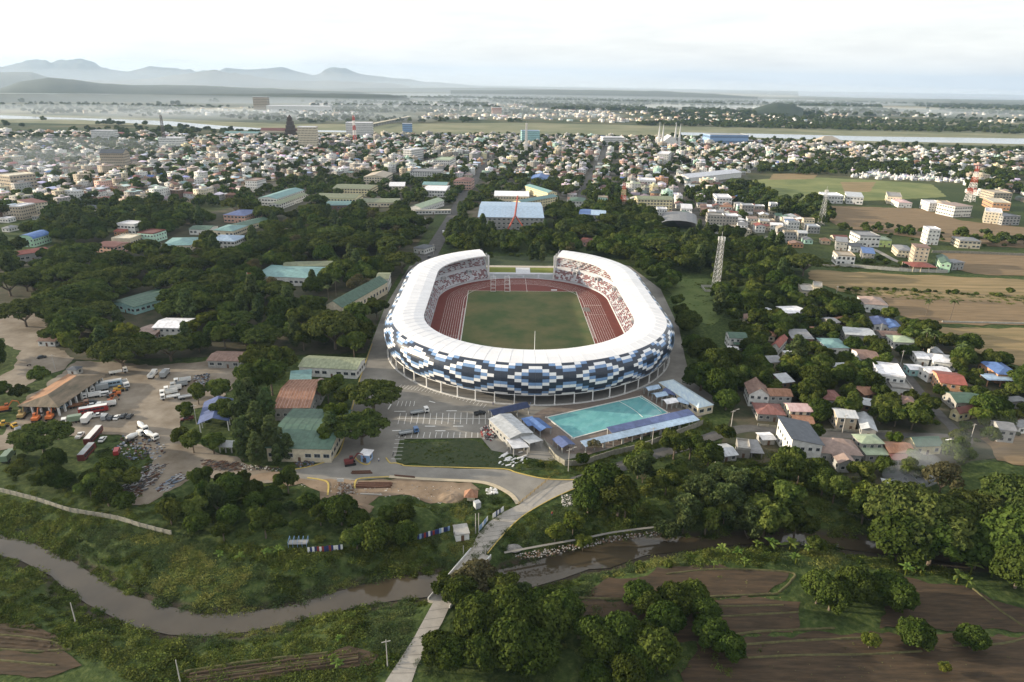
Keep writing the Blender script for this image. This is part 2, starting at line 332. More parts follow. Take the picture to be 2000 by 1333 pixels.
strip('town_road', [(800, 545), (835, 505), (856, 470), (880, 430), (905, 385), (920, 362), (940, 335), (960, 310)], 13, asph, .05)
strip('town_road', [(610, 540), (680, 512), (760, 500), (835, 500), (900, 500)], 8, asph, .055)
strip('town_street', [(1128, 400), (1150, 350), (1175, 310), (1190, 280)], 9, asph, .05)
strip('village_lane', [(1505, 480), (1560, 512), (1600, 518), (1700, 520), (1830, 528)], 6, dirt, .05)
strip('village_lane', [(1640, 470), (1700, 485), (1750, 510), (1780, 520)], 5, conc_road, .055)
strip('far_lane', [(1500, 405), (1560, 405), (1700, 408), (1800, 420), (1900, 425)], 6, asph, .05)
strip('creek_path', [(985, 1080), (1060, 1066), (1140, 1052), (1200, 1040), (1280, 1030), (1320, 1027)], .9, conc, .06)
# ---- fields
vg = mat('village_earth', (.022, .034, .012), .95, .3, .12, col2=(.085, .07, .045), detail=8)
sheet('village_ground', [(1430, 640), (1640, 590), (1800, 640), (1990, 730), (2300, 780), (2300, 860), (1900, 900), (1760, 960), (1600, 930), (1400, 890), (1440, 780)], vg, .012)
sheet('woodland_floor', [(0, 500), (480, 400), (860, 405), (760, 570), (715, 690), (120, 705), (30, 600), (-400, 560)], vg, .008)
f_br = mat('stubble_field', (.12, .085, .045), .95, .3, .3, col2=(.235, .165, .092), stretch=(.15, 1.4, 1), detail=8, bump=.4)
f_or = mat('dry_field', (.13, .105, .045), .95, .3, .16, col2=(.30, .215, .11), stretch=(.12, 1.3, 1), detail=9)
f_gr = mat('green_field', (.085, .12, .035), .95, .3, .02, col2=(.20, .21, .075), detail=9)
f_dk = mat('dark_tilled_field', (.026, .020, .012), .95, .3, .5, col2=(.080, .053, .031), stretch=(.22, 1.5, 1), detail=9, bump=.5)
f_ye = mat('yellow_rice_field', (.33, .28, .08), .95, .2, .05)
lawn = mat('park_lawn', (.06, .095, .02), .95, .25, .12, col2=(.11, .14, .04), detail=8)
_fz = 0
for nme, p, m in (('field', [(1405, 1000+100), (1540, 1118), (1535, 1135), (1500, 1160), (1300, 1175), (1130, 1168), (1180, 1135), (1300, 1110)], f_dk),
    ('field', [(1130, 1175), (1500, 1168), (1560, 1175), (1560, 1235), (1400, 1250), (1130, 1260)], f_dk),
    ('field', [(1360, 1256), (1560, 1240), (1720, 1236), (2000, 1240), (2300, 1420), (1300, 1420)], f_dk),
    ('field', [(1745, 1128), (1900, 1150), (2060, 1220), (2060, 1234), (1720, 1230), (1740, 1180)], f_dk),
    ('field', [(-200, 1180), (0, 1215), (60, 1222), (120, 1245), (130, 1268), (60, 1270), (0, 1262), (-200, 1250)], f_dk),
    ('field', [(-200, 1265), (0, 1272), (130, 1278), (160, 1300), (90, 1325), (0, 1322), (-200, 1310)], f_dk),
    ('field', [(350, 1315), (560, 1285), (700, 1268), (740, 1280), (725, 1300), (560, 1315), (400, 1345)], f_dk),
    ('field', [(1580, 528), (2300, 560), (2300, 610), (1750, 590), (1640, 570), (1580, 545)], f_or),
    ('field', [(1840, 492), (2300, 505), (2300, 555), (1900, 535), (1835, 520)], f_br),
    ('field', [(1720, 578), (2300, 600), (2300, 640), (1800, 632), (1740, 610)], f_br),
    ('field', [(1810, 640), (2300, 645), (2300, 740), (1990, 715), (1880, 680), (1830, 672)], f_or),
    ('field', [(1960, 820), (2300, 830), (2300, 960), (1950, 900), (1925, 860)], f_br),
    ('field', [(1620, 402), (1800, 408), (1880, 432), (2300, 475), (2300, 500), (1900, 480), (1640, 445), (1612, 425)], f_br),
    ('field', [(1470, 352), (1560, 345), (1700, 352), (1820, 360), (1850, 385), (1700, 393), (1500, 395), (1475, 372)], f_gr),
    ('field', [(1510, 340), (1600, 338), (1590, 350), (1500, 352)], f_or),
    ('field', [(1640, 356), (1710, 356), (1700, 375), (1650, 376)], f_or),
    ('field', [(1860, 325), (2300, 338), (2300, 352), (1900, 340)], f_gr),
    ('field', [(240, 407), (283, 406), (285, 420), (245, 418)], f_ye),
    ('grass_clearing', [(1295, 545), (1400, 545), (1430, 600), (1390, 640), (1330, 610)], lawn),
    ('parking_lawn', [(785, 862), (935, 860), (1000, 905), (1060, 918), (1000, 919), (900, 914), (790, 908), (776, 900)], mat('rough_weeds', (.022, .04, .012), .95, .3, .5, col2=(.055, .065, .03), detail=9, bump=.6)),
    ('school_yard', [(765, 430), (830, 425), (835, 438), (765, 442)], conc),
    ('stadium_back_verge', [(950, 500), (1100, 500), (1110, 520), (940, 520)], mat('dark_scrub', (.02, .036, .012), .95, .3, .4, col2=(.05, .065, .025)))):  # verge in the dark green of its own shrubs
    _fz += .004; sheet(nme, p, m, {'field': .02}.get(nme, -.02)+_fz, rough=1.0)
# bunds between the tilled strips: low grassy earth ridges
bund = mat('dry_grass_bund', (.085, .08, .035), .95, .3, .6)
def ridge(name, line, w, h, m, world=False):
    pts = [Vector(p) for p in (line if world else wpoly(line))]; pts = smooth([(p[0], p[1], 0) for p in pts], 8); V = []; Fq = []
    for i, p in enumerate(pts):
        a = pts[max(0, i-1)]; b2 = pts[min(len(pts)-1, i+1)]; d = (b2-a).normalized(); nn = Vector((-d.y, d.x, 0)); hh = h*(.7+.6*random.random()); ww = w*(.8+.4*random.random())
        V += [p+nn*ww/2, p+nn*ww*.2+Vector((0, 0, hh)), p-nn*ww*.2+Vector((0, 0, hh)), p-nn*ww/2]
    for i in range(len(pts)-1):
        for k in range(3): Fq.append((4*i+k, 4*i+k+1, 4*i+k+5, 4*i+k+4))
    me = bpy.data.meshes.new(name); me.from_pydata(V, [], Fq); me.materials.append(m); me.update(); o = link(bpy.data.objects.new(name, me)); o['kind'] = 'structure'; return o
for l in ([(1300, 1122), (1400, 1112), (1540, 1118), (1545, 1135), (1520, 1158)], [(1130, 1168), (1300, 1172), (1400, 1165), (1520, 1160)], [(1400, 1185), (1530, 1182)], [(1400, 1205), (1560, 1196)], [(1360, 1256), (1460, 1236), (1560, 1230), (1630, 1227)], [(1440, 1260), (1560, 1252), (1690, 1246)], [(1460, 1285), (1560, 1280), (1700, 1278), (1800, 1272)], [(1900, 1150), (1950, 1190), (2000, 1225), (2040, 1260)], [(1860, 1262), (1950, 1258), (2010, 1246)], [(0, 1268), (80, 1272), (140, 1268)], [(360, 1312), (500, 1290), (640, 1275)], [(380, 1325), (560, 1300), (700, 1285)], [(1125, 1178), (1130, 1250)], [(0, 1240), (60, 1246), (120, 1258)], [(0, 1290), (60, 1296), (110, 1300)]):
    ridge('earth_bund', l, .75, .28, bund)
# furrow ridges in the tilled plot at lower left
for k in range(5):
    ridge('furrow_ridge', [(-60, 1225+k*9), (20, 1230+k*9), (100, 1240+k*8)], 1.0, .35, f_dk)
for k in range(4):
    ridge('furrow_ridge', [(370, 1318+k*7), (520, 1296+k*7), (700, 1276+k*6)], 1.0, .35, f_dk)
# ---- parking marks
mk = mat('road_paint', (.75, .75, .72), .7, .08, 1); yk = mat("yellow_kerb", (.42, .32, .09), .7, .15, 1)
pm = MB()
def stripe(a, b2, w=.16, z=.062, mb=pm):
    a = Vector(a); b2 = Vector(b2); d = (b2-a).normalized()*1.0; n = Vector((-d.y, d.x, 0))*w/2
    mb.quad(*[(p.x, p.y, z) for p in (a-n, b2-n, b2+n, a+n)])
def px_stripe(a, b2, w=.16): stripe(GP(a), GP(b2), w)
def comb(a0, a1, b0, b1, n, w=.17):
    for k in range(n+1):
        f = k/n; px_stripe((a0[0]+(a1[0]-a0[0])*f, a0[1]+(a1[1]-a0[1])*f), (b0[0]+(b1[0]-b0[0])*f, b0[1]+(b1[1]-b0[1])*f), w)
comb((782, 808), (960, 806), (780, 818), (960, 817), 15); comb((780, 818), (960, 818), (777, 829), (960, 829), 15); px_stripe((776, 818), (960, 818), .2)
comb((783, 845), (945, 845), (779, 856), (945, 855), 14)
comb((779, 784), (810, 784), (775, 794), (808, 794), 4)
for k in range(7): px_stripe((764+k*1.5, 897-k*7.5), (784+k*1.2, 897-k*7.5), .17)
for k in range(26):   # fanned bays beside the facade
    f = k/25; ax, ay = 785+f*165, 752+f*38-6*math.sin(f*3.1); px_stripe((ax, ay), (ax-9+f*3, ay+7), .15)
for a, b2 in (((830, 833), (850, 833)), ((885, 833), (905, 833)), ((850, 842), (870, 842)), ((766, 842), (783, 841)), ((872, 803), (892, 803)), ((838, 784), (850, 787)), ((770, 804), (792, 804)), ((758, 800), (764, 790)), ((749, 835), (754, 826))):
    px_stripe(a, b2, .5)
po = pm.build('parking_lines', mk); po['kind'] = 'structure'
# expansion joints of the concrete road
jm = MB(); jmat = mat('road_joint', (.12, .11, .10), .9, .1, 1)
for k in range(9):
    f = k/9; px_stripe_a = (909+(983-909)*f, 1090-(1090-1001)*f); b2 = (951+(1040-951)*f, 1082-(1082-995)*f); stripe(GP(px_stripe_a), GP(b2), .12, .07, jm)
for k in range(9):
    f = k/9; stripe(GP((846-94*f, 1177+156*f)), GP((886-82*f, 1170+163*f)), .12, .075, jm)
jo = jm.build('road_joints', jmat); jo['kind'] = 'structure'
def kerb(line, m=yk, w=.45, h=.16, name='kerb', world=False, z=.03):
    pts = [Vector((p[0], p[1], 0)) for p in (line if world else wpoly(line))]; pts = smooth(pts, 5); V = []; Fq = []
    for i, p in enumerate(pts):
        a = pts[max(0, i-1)]; b2 = pts[min(len(pts)-1, i+1)]; d = (b2-a).normalized(); n = Vector((-d.y, d.x, 0))*w/2
        V += [(p.x-n.x, p.y-n.y, z), (p.x-n.x, p.y-n.y, z+h), (p.x+n.x, p.y+n.y, z+h), (p.x+n.x, p.y+n.y, z)]
    for i in range(len(pts)-1):
        for k in range(3): Fq.append((4*i+k, 4*i+k+1, 4*i+k+5, 4*i+k+4))
    me = bpy.data.meshes.new(name); me.from_pydata(V, [], Fq); me.materials.append(m); me.update(); o = link(bpy.data.objects.new(name, me)); o['kind'] = 'structure'; return o
kerb([(727, 672), (703, 740), (690, 790), (676, 840), (667, 875), (655, 893), (632, 904), (600, 913), (565, 919)], w=.5)
kerb([(754, 895), (762, 905), (772, 905), (785, 908), (800, 911), (900, 914), (985, 917), (1010, 924), (1065, 936), (1124, 938)], w=.5)
kerb([(694, 895), (702, 903), (714, 908), (722, 905), (722, 895)], w=.5)
kerb([(640, 968), (641, 945), (628, 938), (600, 934)], w=.6); kerb([(693, 955), (694, 942), (705, 935), (760, 932)], w=.6)
kerb([(760, 932), (860, 938), (925, 941), (962, 948), (997, 966), (1012, 985)], mat('pale_kerb', (.42, .36, .26), .9, .1, 1), w=1.6)
kerb([(1132, 951), (1078, 975), (1019, 1010), (977, 1052), (952, 1082)], w=.3, z=.03)
# ---- far hills and mountains: real ridges at their distance
def hills(name, prof, dist, depth, m, rough=.12, seed=1, base=0.0, n=160, ks=10):
    P = np.array(prof, float); bx = np.linspace(P[0, 0], P[-1, 0], n); top = np.interp(bx, P[:, 0], P[:, 1])
    V = []; q = []
    for j in range(ks+1):
        f = j/ks; D = dist+depth*f
        x0, y0 = G(bx, np.full(n, 600.0), 0); dirx = x0/np.hypot(x0, y0); diry = y0/np.hypot(x0, y0)
        # height at the crest distance from the profile row
        Dc = dist+depth*.5; u = (bx-1000)/F; v = -(top-666.5)/F; xr = u*CR-v*SR; yr = u*SR+v*CR
        hz = np.hypot(xr, CP+yr*SP); hc = H+Dc*(-SP+yr*CP)/hz
        dirx, diry = xr/hz, (CP+yr*SP)/hz
        bump = math.sin(math.pi*f)**.8 if 0 < f < 1 else 0
        nzv = vnoise(dirx*9000, diry*9000+f*depth*.35, 420, seed)-.5+.6*(vnoise(dirx*9000, diry*9000+f*depth*.3, 160, seed+1)-.5)+.4*(vnoise(dirx*9000, diry*9000+f*depth*.3, 60, seed+2)-.5)
        z = np.minimum(np.maximum(hc, 0), 470)*bump*(1+rough*2.2*nzv*(1 if j != ks//2 else .18))+base-2
        V.append(np.stack([dirx*D, diry*D, z], 1))
    V = np.concatenate(V); J = np.arange((ks+1)*n).reshape(ks+1, n)
    q = np.stack([J[:-1, :-1], J[:-1, 1:], J[1:, 1:], J[1:, :-1]], -1).reshape(-1, 4)
    me = npmesh(name, V, q, m); me.polygons.foreach_set('use_smooth', np.ones(len(q), bool)); o = link(bpy.data.objects.new(name, me)); o['kind'] = 'structure'
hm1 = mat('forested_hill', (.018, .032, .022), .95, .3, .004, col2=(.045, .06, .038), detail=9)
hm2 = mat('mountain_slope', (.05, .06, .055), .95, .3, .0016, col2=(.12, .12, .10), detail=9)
hills('near_hills', [(-500, 185), (-200, 172), (0, 174), (40, 160), (95, 152), (150, 157), (200, 163), (260, 166), (340, 166), (400, 168), (520, 173), (620, 178), (700, 180), (760, 187)], 5200, 2600, hm1, .10, 3)
hills('near_hills', [(-300, 186), (0, 183), (200, 184), (420, 184), (600, 182), (760, 184), (800, 191)], 4300, 900, hm1, .10, 13)
hills('dark_hill', [(-400, 150), (-100, 142), (0, 141), (60, 140), (85, 148), (120, 157), (170, 166)], 8200, 2600, hm1, .08, 4)
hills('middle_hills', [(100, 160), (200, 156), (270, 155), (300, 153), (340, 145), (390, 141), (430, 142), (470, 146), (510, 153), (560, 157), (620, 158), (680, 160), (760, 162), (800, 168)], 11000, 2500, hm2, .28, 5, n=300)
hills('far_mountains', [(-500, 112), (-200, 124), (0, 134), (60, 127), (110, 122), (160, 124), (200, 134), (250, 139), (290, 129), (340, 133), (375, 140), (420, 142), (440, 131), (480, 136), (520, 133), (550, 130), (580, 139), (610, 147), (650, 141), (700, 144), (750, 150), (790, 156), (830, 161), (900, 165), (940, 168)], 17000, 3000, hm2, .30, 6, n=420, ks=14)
hills('low_hills', [(880, 176), (960, 176), (1080, 175), (1200, 176), (1300, 179), (1400, 184), (1480, 190)], 6200, 1800, hm1, .10, 9)
hills('low_hills', [(1470, 212), (1500, 203), (1520, 200), (1545, 203), (1570, 212)], 3700, 300, hm1, .05, 11, n=40)
hills('low_hills', [(560, 178), (700, 172), (900, 172), (1000, 172), (1100, 176)], 9000, 1500, hm1, .08, 14)
# ================================================================ stadium
SC = Vector((7.9, 388.9, 0)); SROT = math.radians(1.3)
stad = thing('stadium', 'oval stadium with white ring roof and checkered blue, white and navy facade', 'stadium', SC, SROT)
def ring(a, b, Ls, n=None, s=None):
    """closed oval: straights of half-length Ls, elliptical ends; s = arclength fractions starting at the near centre, going to +x"""
    M_ = 900; th = np.linspace(0, np.pi, M_//3)
    # near end ellipse from -x side... build starting at near centre
    q1 = np.linspace(-np.pi/2, 0, 300); x = list(a*np.cos(q1)); y = list(-Ls+b*np.sin(q1))
    q2 = np.linspace(0, np.pi, 600); x += list(a*np.cos(q2)); y += list(Ls+b*np.sin(q2))
    q3 = np.linspace(np.pi, 1.5*np.pi, 300); x += list(a*np.cos(q3)); y += list(-Ls+b*np.sin(q3))
    x = np.array(x); y = np.array(y); d = np.r_[0, np.cumsum(np.hypot(np.diff(x), np.diff(y)))]; d /= d[-1]
    return np.interp(s, d, x), np.interp(s, d, y)
LS = 41.2
OA, OB = 76.4, 74.2           # facade base curve
def perim(a, b, Ls):
    x, y = ring(a, b, Ls, s=np.linspace(0, 1, 2000)); return np.hypot(np.diff(x), np.diff(y)).sum()
NC = 210
S = np.linspace(0, 1, NC*2+1)  # half-cell samples
BX, BY = ring(OA, OB, LS, s=S)
TX = np.gradient(BX); TY = np.gradient(BY); TL = np.hypot(TX, TY); NX, NY = TY/TL, -TX/TL   # outward normal
def off(i, o):  # point at sample i, outward offset o
    return BX[i]+NX[i]*o, BY[i]+NY[i]*o
IA, IB = 56.0, 52.5
IX, IY = ring(IA, IB, LS, s=S)
def prof(v):    # v: 0 bottom .. 1 top ; returns outward offset, z
    p = np.array([(-1.2, 4.8), (1.6, 8.6), (2.2, 16.9), (-3.6, 19.1)]); u = 1-v
    c = u**3*p[0]+3*u*u*v*p[1]+3*u*v*v*p[2]+v**3*p[3]; return c[0], c[1]
# arclength table of the profile
_vs = np.linspace(0, 1, 200); _pp = np.array([prof(v) for v in _vs]); _dl = np.r_[0, np.cumsum(np.hypot(np.diff(_pp[:, 0]), np.diff(_pp[:, 1])))]; _dl /= _dl[-1]
def profs(f): v = np.interp(f, _dl, _vs); return prof(float(v))
W_, B_, D_ = 0, 1, 2
PAT = {'P': [D_, W_, B_, D_, D_, D_, B_, W_, D_, D_, B_], 'A': [D_, D_, W_, B_, D_, B_, W_, D_, D_, B_, W_], 'B': [B_, D_, D_, W_, B_, W_, D_, D_, B_, W_, D_],
       'C': [W_, B_, D_, D_, W_, D_, D_, B_, W_, D_, D_], 'Q': [D_, W_, B_, D_, D_, D_, B_, W_, D_, D_, W_]}
SEQ = 'PABCQQCBAP'
fw = mat('facade_white_panel', (.80, .80, .80), .35, .03, .5, spec=.5); fb = mat('facade_blue_panel', (.165, .275, .47), .3, .06, .5, spec=.5); fd = mat('facade_navy_panel', (.026, .036, .058), .28, .1, .5, spec=.5)
fmats = [fw, fb, fd]; rest = MB(); gap_cols = set()
yth = LS+OB*.9
def col_gap(c):
    i = 2*c+1; return BY[i] > 60 and abs(BX[i]) < 29
parts_n = 0
order = sorted([c for c in range(NC) if not col_gap(c)], key=lambda c: BY[2*c+1]+.25*abs(BX[2*c+1]))
front = set(order[:27])
for c in range(NC):
    if col_gap(c): continue
    pc = PAT[SEQ[c % 10]]
    i0, i1, i2 = 2*c, 2*c+1, 2*c+2
    for r in range(11):
        f1 = 1-r/11; f0 = 1-(r+1)/11
        ga = .03; (oa, za), (ob, zb) = profs(f0+.0022), profs(f1-.0022); (om, zm) = profs((f0+f1)/2)
        vs = []
        for dp in (.0, -.10):
            for (o, z) in ((oa, za), (om, zm), (ob, zb)):
                for (i, s_) in ((i0, 1), (i2, -1)):
                    x, y = off(i, o+dp); j = i1; x2, y2 = off(j, o+dp); k = ga/3.3; vs.append((x+(x2-x)*k*2, y+(y2-y)*k*2, z))
        fs = [(0, 1, 3, 2), (2, 3, 5, 4), (6, 8, 9, 7), (8, 10, 11, 9), (0, 6, 7, 1), (4, 5, 11, 10), (0, 2, 8, 6), (2, 4, 10, 8), (1, 7, 9, 3), (3, 9, 11, 5)]
        if c in front:
            MB().add(vs, fs).build('facade_panel', fmats[pc[r]], stad)
        else: rest.add(vs, fs, pc[r])
rest.build('facade_panel', fmats, stad, kind='stuff')
# backing shell, roof, soffit
bk_ = MB(); shell = mat('facade_backing', (.10, .11, .12), .8, .1, 1)
for c in range(NC):
    if col_gap(c): continue
    for r in range(6):
        (oa, za), (ob, zb) = profs(r/6), profs((r+1)/6); vs = [(*off(2*c, oa-.16), za), (*off(2*c+2, oa-.16), za), (*off(2*c+2, ob-.16), zb), (*off(2*c, ob-.16), zb)]
        bk_.quad(*vs)
bk_.build('facade_frame', shell, stad)
roofm = mat('white_roof_sheet', (.69, .69, .70), .4, .07, .12, spec=.4, rand=.04, detail=8, stretch=(1, 1, 1)); under = mat('roof_underside', (.30, .31, .32), .7, .1, .5)
def roofz(f): return 19.15+.9*math.sin(math.pi*f)*(1-.3*f)-.6*f   # f 0 outer, 1 inner
for k in range(NC//2):
    cs = [2*k, 2*k+1]
    if any(col_gap(c) for c in cs): continue
    m = MB(); i0, i2 = 4*k, 4*k+4
    for f0, f1 in ((0, .34), (.34, .67), (.67, 1.0)):
        for h0, h1 in ((i0, i0+1), (i0+1, i0+2), (i0+2, i0+3), (i0+3, i2)):
            q = []
            for (ff, i) in ((f0, h0), (f0, h1), (f1, h1), (f1, h0)):
                ox, oy = off(i, -3.75); x = ox+(IX[i]-ox)*ff; y = oy+(IY[i]-oy)*ff; g = .05 if i in (i0, i2) else 0
                q.append((x, y, roofz(ff)))
            m.slab(q, .18)
    # standing seam on the joint and across
    for s_i in (i0,):
        ox, oy = off(s_i, -3.75)
        for f0, f1 in ((0, .34), (.34, .67), (.67, 1.0)):
            m.bar((ox+(IX[s_i]-ox)*f0, oy+(IY[s_i]-oy)*f0, roofz(f0)+.03), (ox+(IX[s_i]-ox)*f1, oy+(IY[s_i]-oy)*f1, roofz(f1)+.03), .07, 4)
    m.build('roof_panel', roofm, stad)
ff_ = MB()
for c in range(NC):      # inner fascia and roof trusses
    if col_gap(c): continue
    i0, i2 = 2*c, 2*c+2; ff_.add([(IX[i0], IY[i0], 18.3), (IX[i2], IY[i2], 18.3), (IX[i2], IY[i2], 17.8), (IX[i0], IY[i0], 17.8)], [(0, 1, 2, 3), (3, 2, 1, 0)])
    if c % 3 == 0:
        ox, oy = off(i0, -6); ff_.bar((IX[i0], IY[i0], 17.9), (ox, oy, 16.4), .18); ff_.bar((IX[i0], IY[i0], 17.9), (IX[i0]+(ox-IX[i0])*.5, IY[i0]+(oy-IY[i0])*.5, 18.9), .12)
ff_.build('roof_truss', mat('painted_steel', (.62, .62, .62), .5, .05, 1), stad)
# columns with footings; 1 in 4 cells
colm = mat('white_column', (.66, .66, .65), .7, .06, .6); cme = MB().box((0, 0, .02), (.95, .95, .7), taper=.85).box((0, 0, .7), (.42, .42, 4.9)).mesh('column', colm)
for c in range(0, NC, 3):
    if col_gap(c): continue
    x, y = off(2*c, -.9); part('column', cme, stad, (x, y, 0), math.atan2(NY[2*c], NX[2*c]))
pl = MB(); be = MB(); fl = MB(); wl = MB()
wallc = mat('ground_floor_wall', (.22, .21, .21), .8, .15, .4); slabm = mat('ring_floor', (.19, .185, .175), .8, .12, .5)
for c in range(NC):
    if col_gap(c): continue
    i0, i2 = 2*c, 2*c+2
    a, b2 = off(i0, -.35), off(i2, -.35); a3, b3 = off(i0, -1.0), off(i2, -1.0)
    pl.slab([(*a, .5), (*b2, .5), (*b3, .5), (*a3, .5)], .47)
    be.slab([(*a3, 5.2), (*b3, 5.2), (*off(i2, -1.9), 5.2), (*off(i0, -1.9), 5.2)], .4)
    fl.slab([(*off(i0, -1.0), .45), (*off(i2, -1.0), .45), (*off(i2, -25), .45), (*off(i0, -25), .45)], .43)
    w0, w1 = off(i0, -9.0), off(i2, -9.0)
    if c % 7 != 3: wl.slab([(*w0, 6.0), (*w1, 6.0), (*off(i2, -9.3), 6.0), (*off(i0, -9.3), 6.0)], 5.5)
    fl.slab([(*off(i0, -1.9), 6.2), (*off(i2, -1.9), 6.2), (*off(i2, -14), 6.2), (*off(i0, -14), 6.2)], .25)
pl.build('ring_wall', mat('ring_wall_paint', (.5, .5, .49), .8, .15, .8), stad); be.build('ring_beam', colm, stad); fl.build('ring_floor', slabm, stad); wl.build('inner_wall', wallc, stad)
# windows and shopfronts in the ground floor wall
wglass = mat('dark_window', (.03, .04, .05), .1, .1, 1, spec=.6); wme = MB().box((0, 0, 0), (2.2, .12, 1.5)).mesh('window', wglass)
for c in range(0, NC, 2):
    if col_gap(c) or BY[2*c+1] > 20 or c % 7 == 3: continue
    x, y = off(2*c+1, -8.93); part('window', wme, stad, (x, y, 2.6), math.atan2(TY[2*c+1], TX[2*c+1]))
# ---- stands: swept stepped profile between the track wall and the facade
def stand(n_rows, a0, z0, tread, rise, mb, far_gap=True, wallz=None):
    def P(i, fr): ox, oy = off(i, -5.2); return IX[i]+(ox-IX[i])*fr, IY[i]+(oy-IY[i])*fr
    for c in range(NC):
        if col_gap(c): continue
        for k in range(n_rows):
            f0, f1 = a0+k*tread, a0+(k+1)*tread; z = z0+k*rise; i0, i2 = 2*c, 2*c+2
            p = [P(i0, f0), P(i2, f0), P(i2, f1), P(i0, f1)]
            mb.add([(*p[0], z-rise), (*p[1], z-rise), (*p[1], z), (*p[0], z), (*p[2], z), (*p[3], z)], [(0, 1, 2, 3), (3, 2, 4, 5)])
    return P
stp = mat('stand_concrete', (.50, .51, .54), .8, .1, .5)
lo = MB(); Pst = stand(8, .0, 2.0, .055, .62, lo); lo.build('lower_stand', stp, stad)
upm = MB(); stand(9, .47, 8.4, .057, .88, upm); upm.build('upper_stand', stp, stad)
wals = [MB() for _ in range(4)]
for c in range(NC):
    if col_gap(c): continue
    i0, i2 = 2*c, 2*c+2
    wals[0].slab([(IX[i0], IY[i0], 2.0), (IX[i2], IY[i2], 2.0), (*Pst(i2, .004), 2.0), (*Pst(i0, .004), 2.0)], 1.95)
    wals[1].slab([(*Pst(i0, .44), 6.7), (*Pst(i2, .44), 6.7), (*Pst(i2, .475), 6.7), (*Pst(i0, .475), 6.7)], .2)
    wals[2].slab([(*Pst(i0, .468), 9.1), (*Pst(i2, .468), 9.1), (*Pst(i2, .476), 9.1), (*Pst(i0, .476), 9.1)], 2.6)
    wals[3].slab([(*Pst(i0, .99), 17.3), (*Pst(i2, .99), 17.3), (*Pst(i2, 1.0), 17.3), (*Pst(i0, 1.0), 17.3)], 3)
for nm_w, wm_ in zip(('track_wall', 'concourse', 'tier_wall', 'rear_wall'), wals): wm_.build(nm_w, stp, stad)
# seats: runs of maroon and white seats in blocks, aisles left free
red = mat('maroon_seat', (.17, .032, .032), .5, .15, 1); wht = mat('white_seat', (.62, .62, .64), .5, .05, 1)
rs = random.Random(4)
def seats(rows, a0, z0, tread, rise, nm):
    se = MB()
    for c in range(NC):
        if col_gap(c) or c % 8 == 0: continue
        for k in range(rows):
            z = z0+k*rise; f = a0+(k+.5)*tread; blk = (c//8+k//6) % 3
            for h in range(2):
                i0, i1 = 2*c+h, 2*c+h+1
                if rs.random() < .36: continue
                mi = 0 if rs.random() < .80 else 1
                p0, p1 = Pst(i0, f-tread*.18), Pst(i1, f-tread*.18); q1, q0 = Pst(i1, f+tread*.16), Pst(i0, f+tread*.16)
                se.slab([(*p0, z+.42), (*p1, z+.42), (*q1, z+.62), (*q0, z+.62)], .3, mi)
    se.build('seat', [red, wht], stad, kind='stuff')
seats(8, .0, 2.0, .055, .62, 'lower'); seats(9, .47, 8.4, .057, .88, 'upper')
# entrance boxes and stairs in the stands
eb = mat('entrance_white', (.60, .61, .63), .7, .06, 1)
for c in (38, 62, 70, 80, 88, 112, 120, 130, 138, 160, 45, 155):
    if col_gap(c): continue
    x, y = Pst(2*c, .40); an = math.atan2(NY[2*c], NX[2*c]); m = MB(); m.box((0, 0, 0), (3.6, .3, 3.0)).box((0, 3.2, 0), (3.6, .3, 3.0)).box((0, 1.6, 2.9), (3.8, 3.5, .2)); o = m.build('stand_entrance', eb, stad); o.location = (x, y, 5.0); o.rotation_euler = (0, 0, an)
# roof end frames beside the gap
gx = [c for c in range(NC) if col_gap(c)]
for c, sg in ((gx[0], 1), (gx[-1]+1, -1)):
    i = 2*c; m = MB(); ps = [(IX[i], IY[i]), Pst(i, .18), Pst(i, .5)]
    for (x, y), z in zip(ps, (1.5, 3.5, 9)): m.box((x, y, z), (.7, .7, 18.3-z))
    for z in (7, 11, 15): m.bar((*ps[0], z), (*ps[1], z), .16)
    m.bar((*ps[0], 2), (*ps[1], 18), .12)
    m.build('end_frame', colm, stad)
    e = MB(); o1 = off(i, -1)
    e.slab([(*Pst(i, .0), 2.4), (*Pst(i, .44), 7.5), (*Pst(i, 1.0), 18), (*off(i, -.6), 19.5), (*off(i, 0), 19.0), (*off(i, .6), 12), (*off(i, 0), 1)], .0) if False else None
    sd_ = MB(); poly = [(*Pst(i, 0), 0.5), (*Pst(i, 0), 3.0), (*Pst(i, .44), 7.6), (*Pst(i, .47), 9.6), (*Pst(i, 1.0), 17.4), (*off(i, -1.4), 18.7), (*off(i, 1.0), 13.0), (*off(i, -.6), 5.8), (*off(i, -.6), .5)]
    t_ = (TX[i]/TL[i]*.3, TY[i]/TL[i]*.3); n_ = len(poly); sd_.add(poly+[(p[0]+t_[0], p[1]+t_[1], p[2]) for p in poly], [tuple(range(n_)), tuple(range(2*n_-1, n_-1, -1))]+[(k, (k+1) % n_, n_+(k+1) % n_, n_+k) for k in range(n_)])
    sd_.build('end_wall', stp, stad)
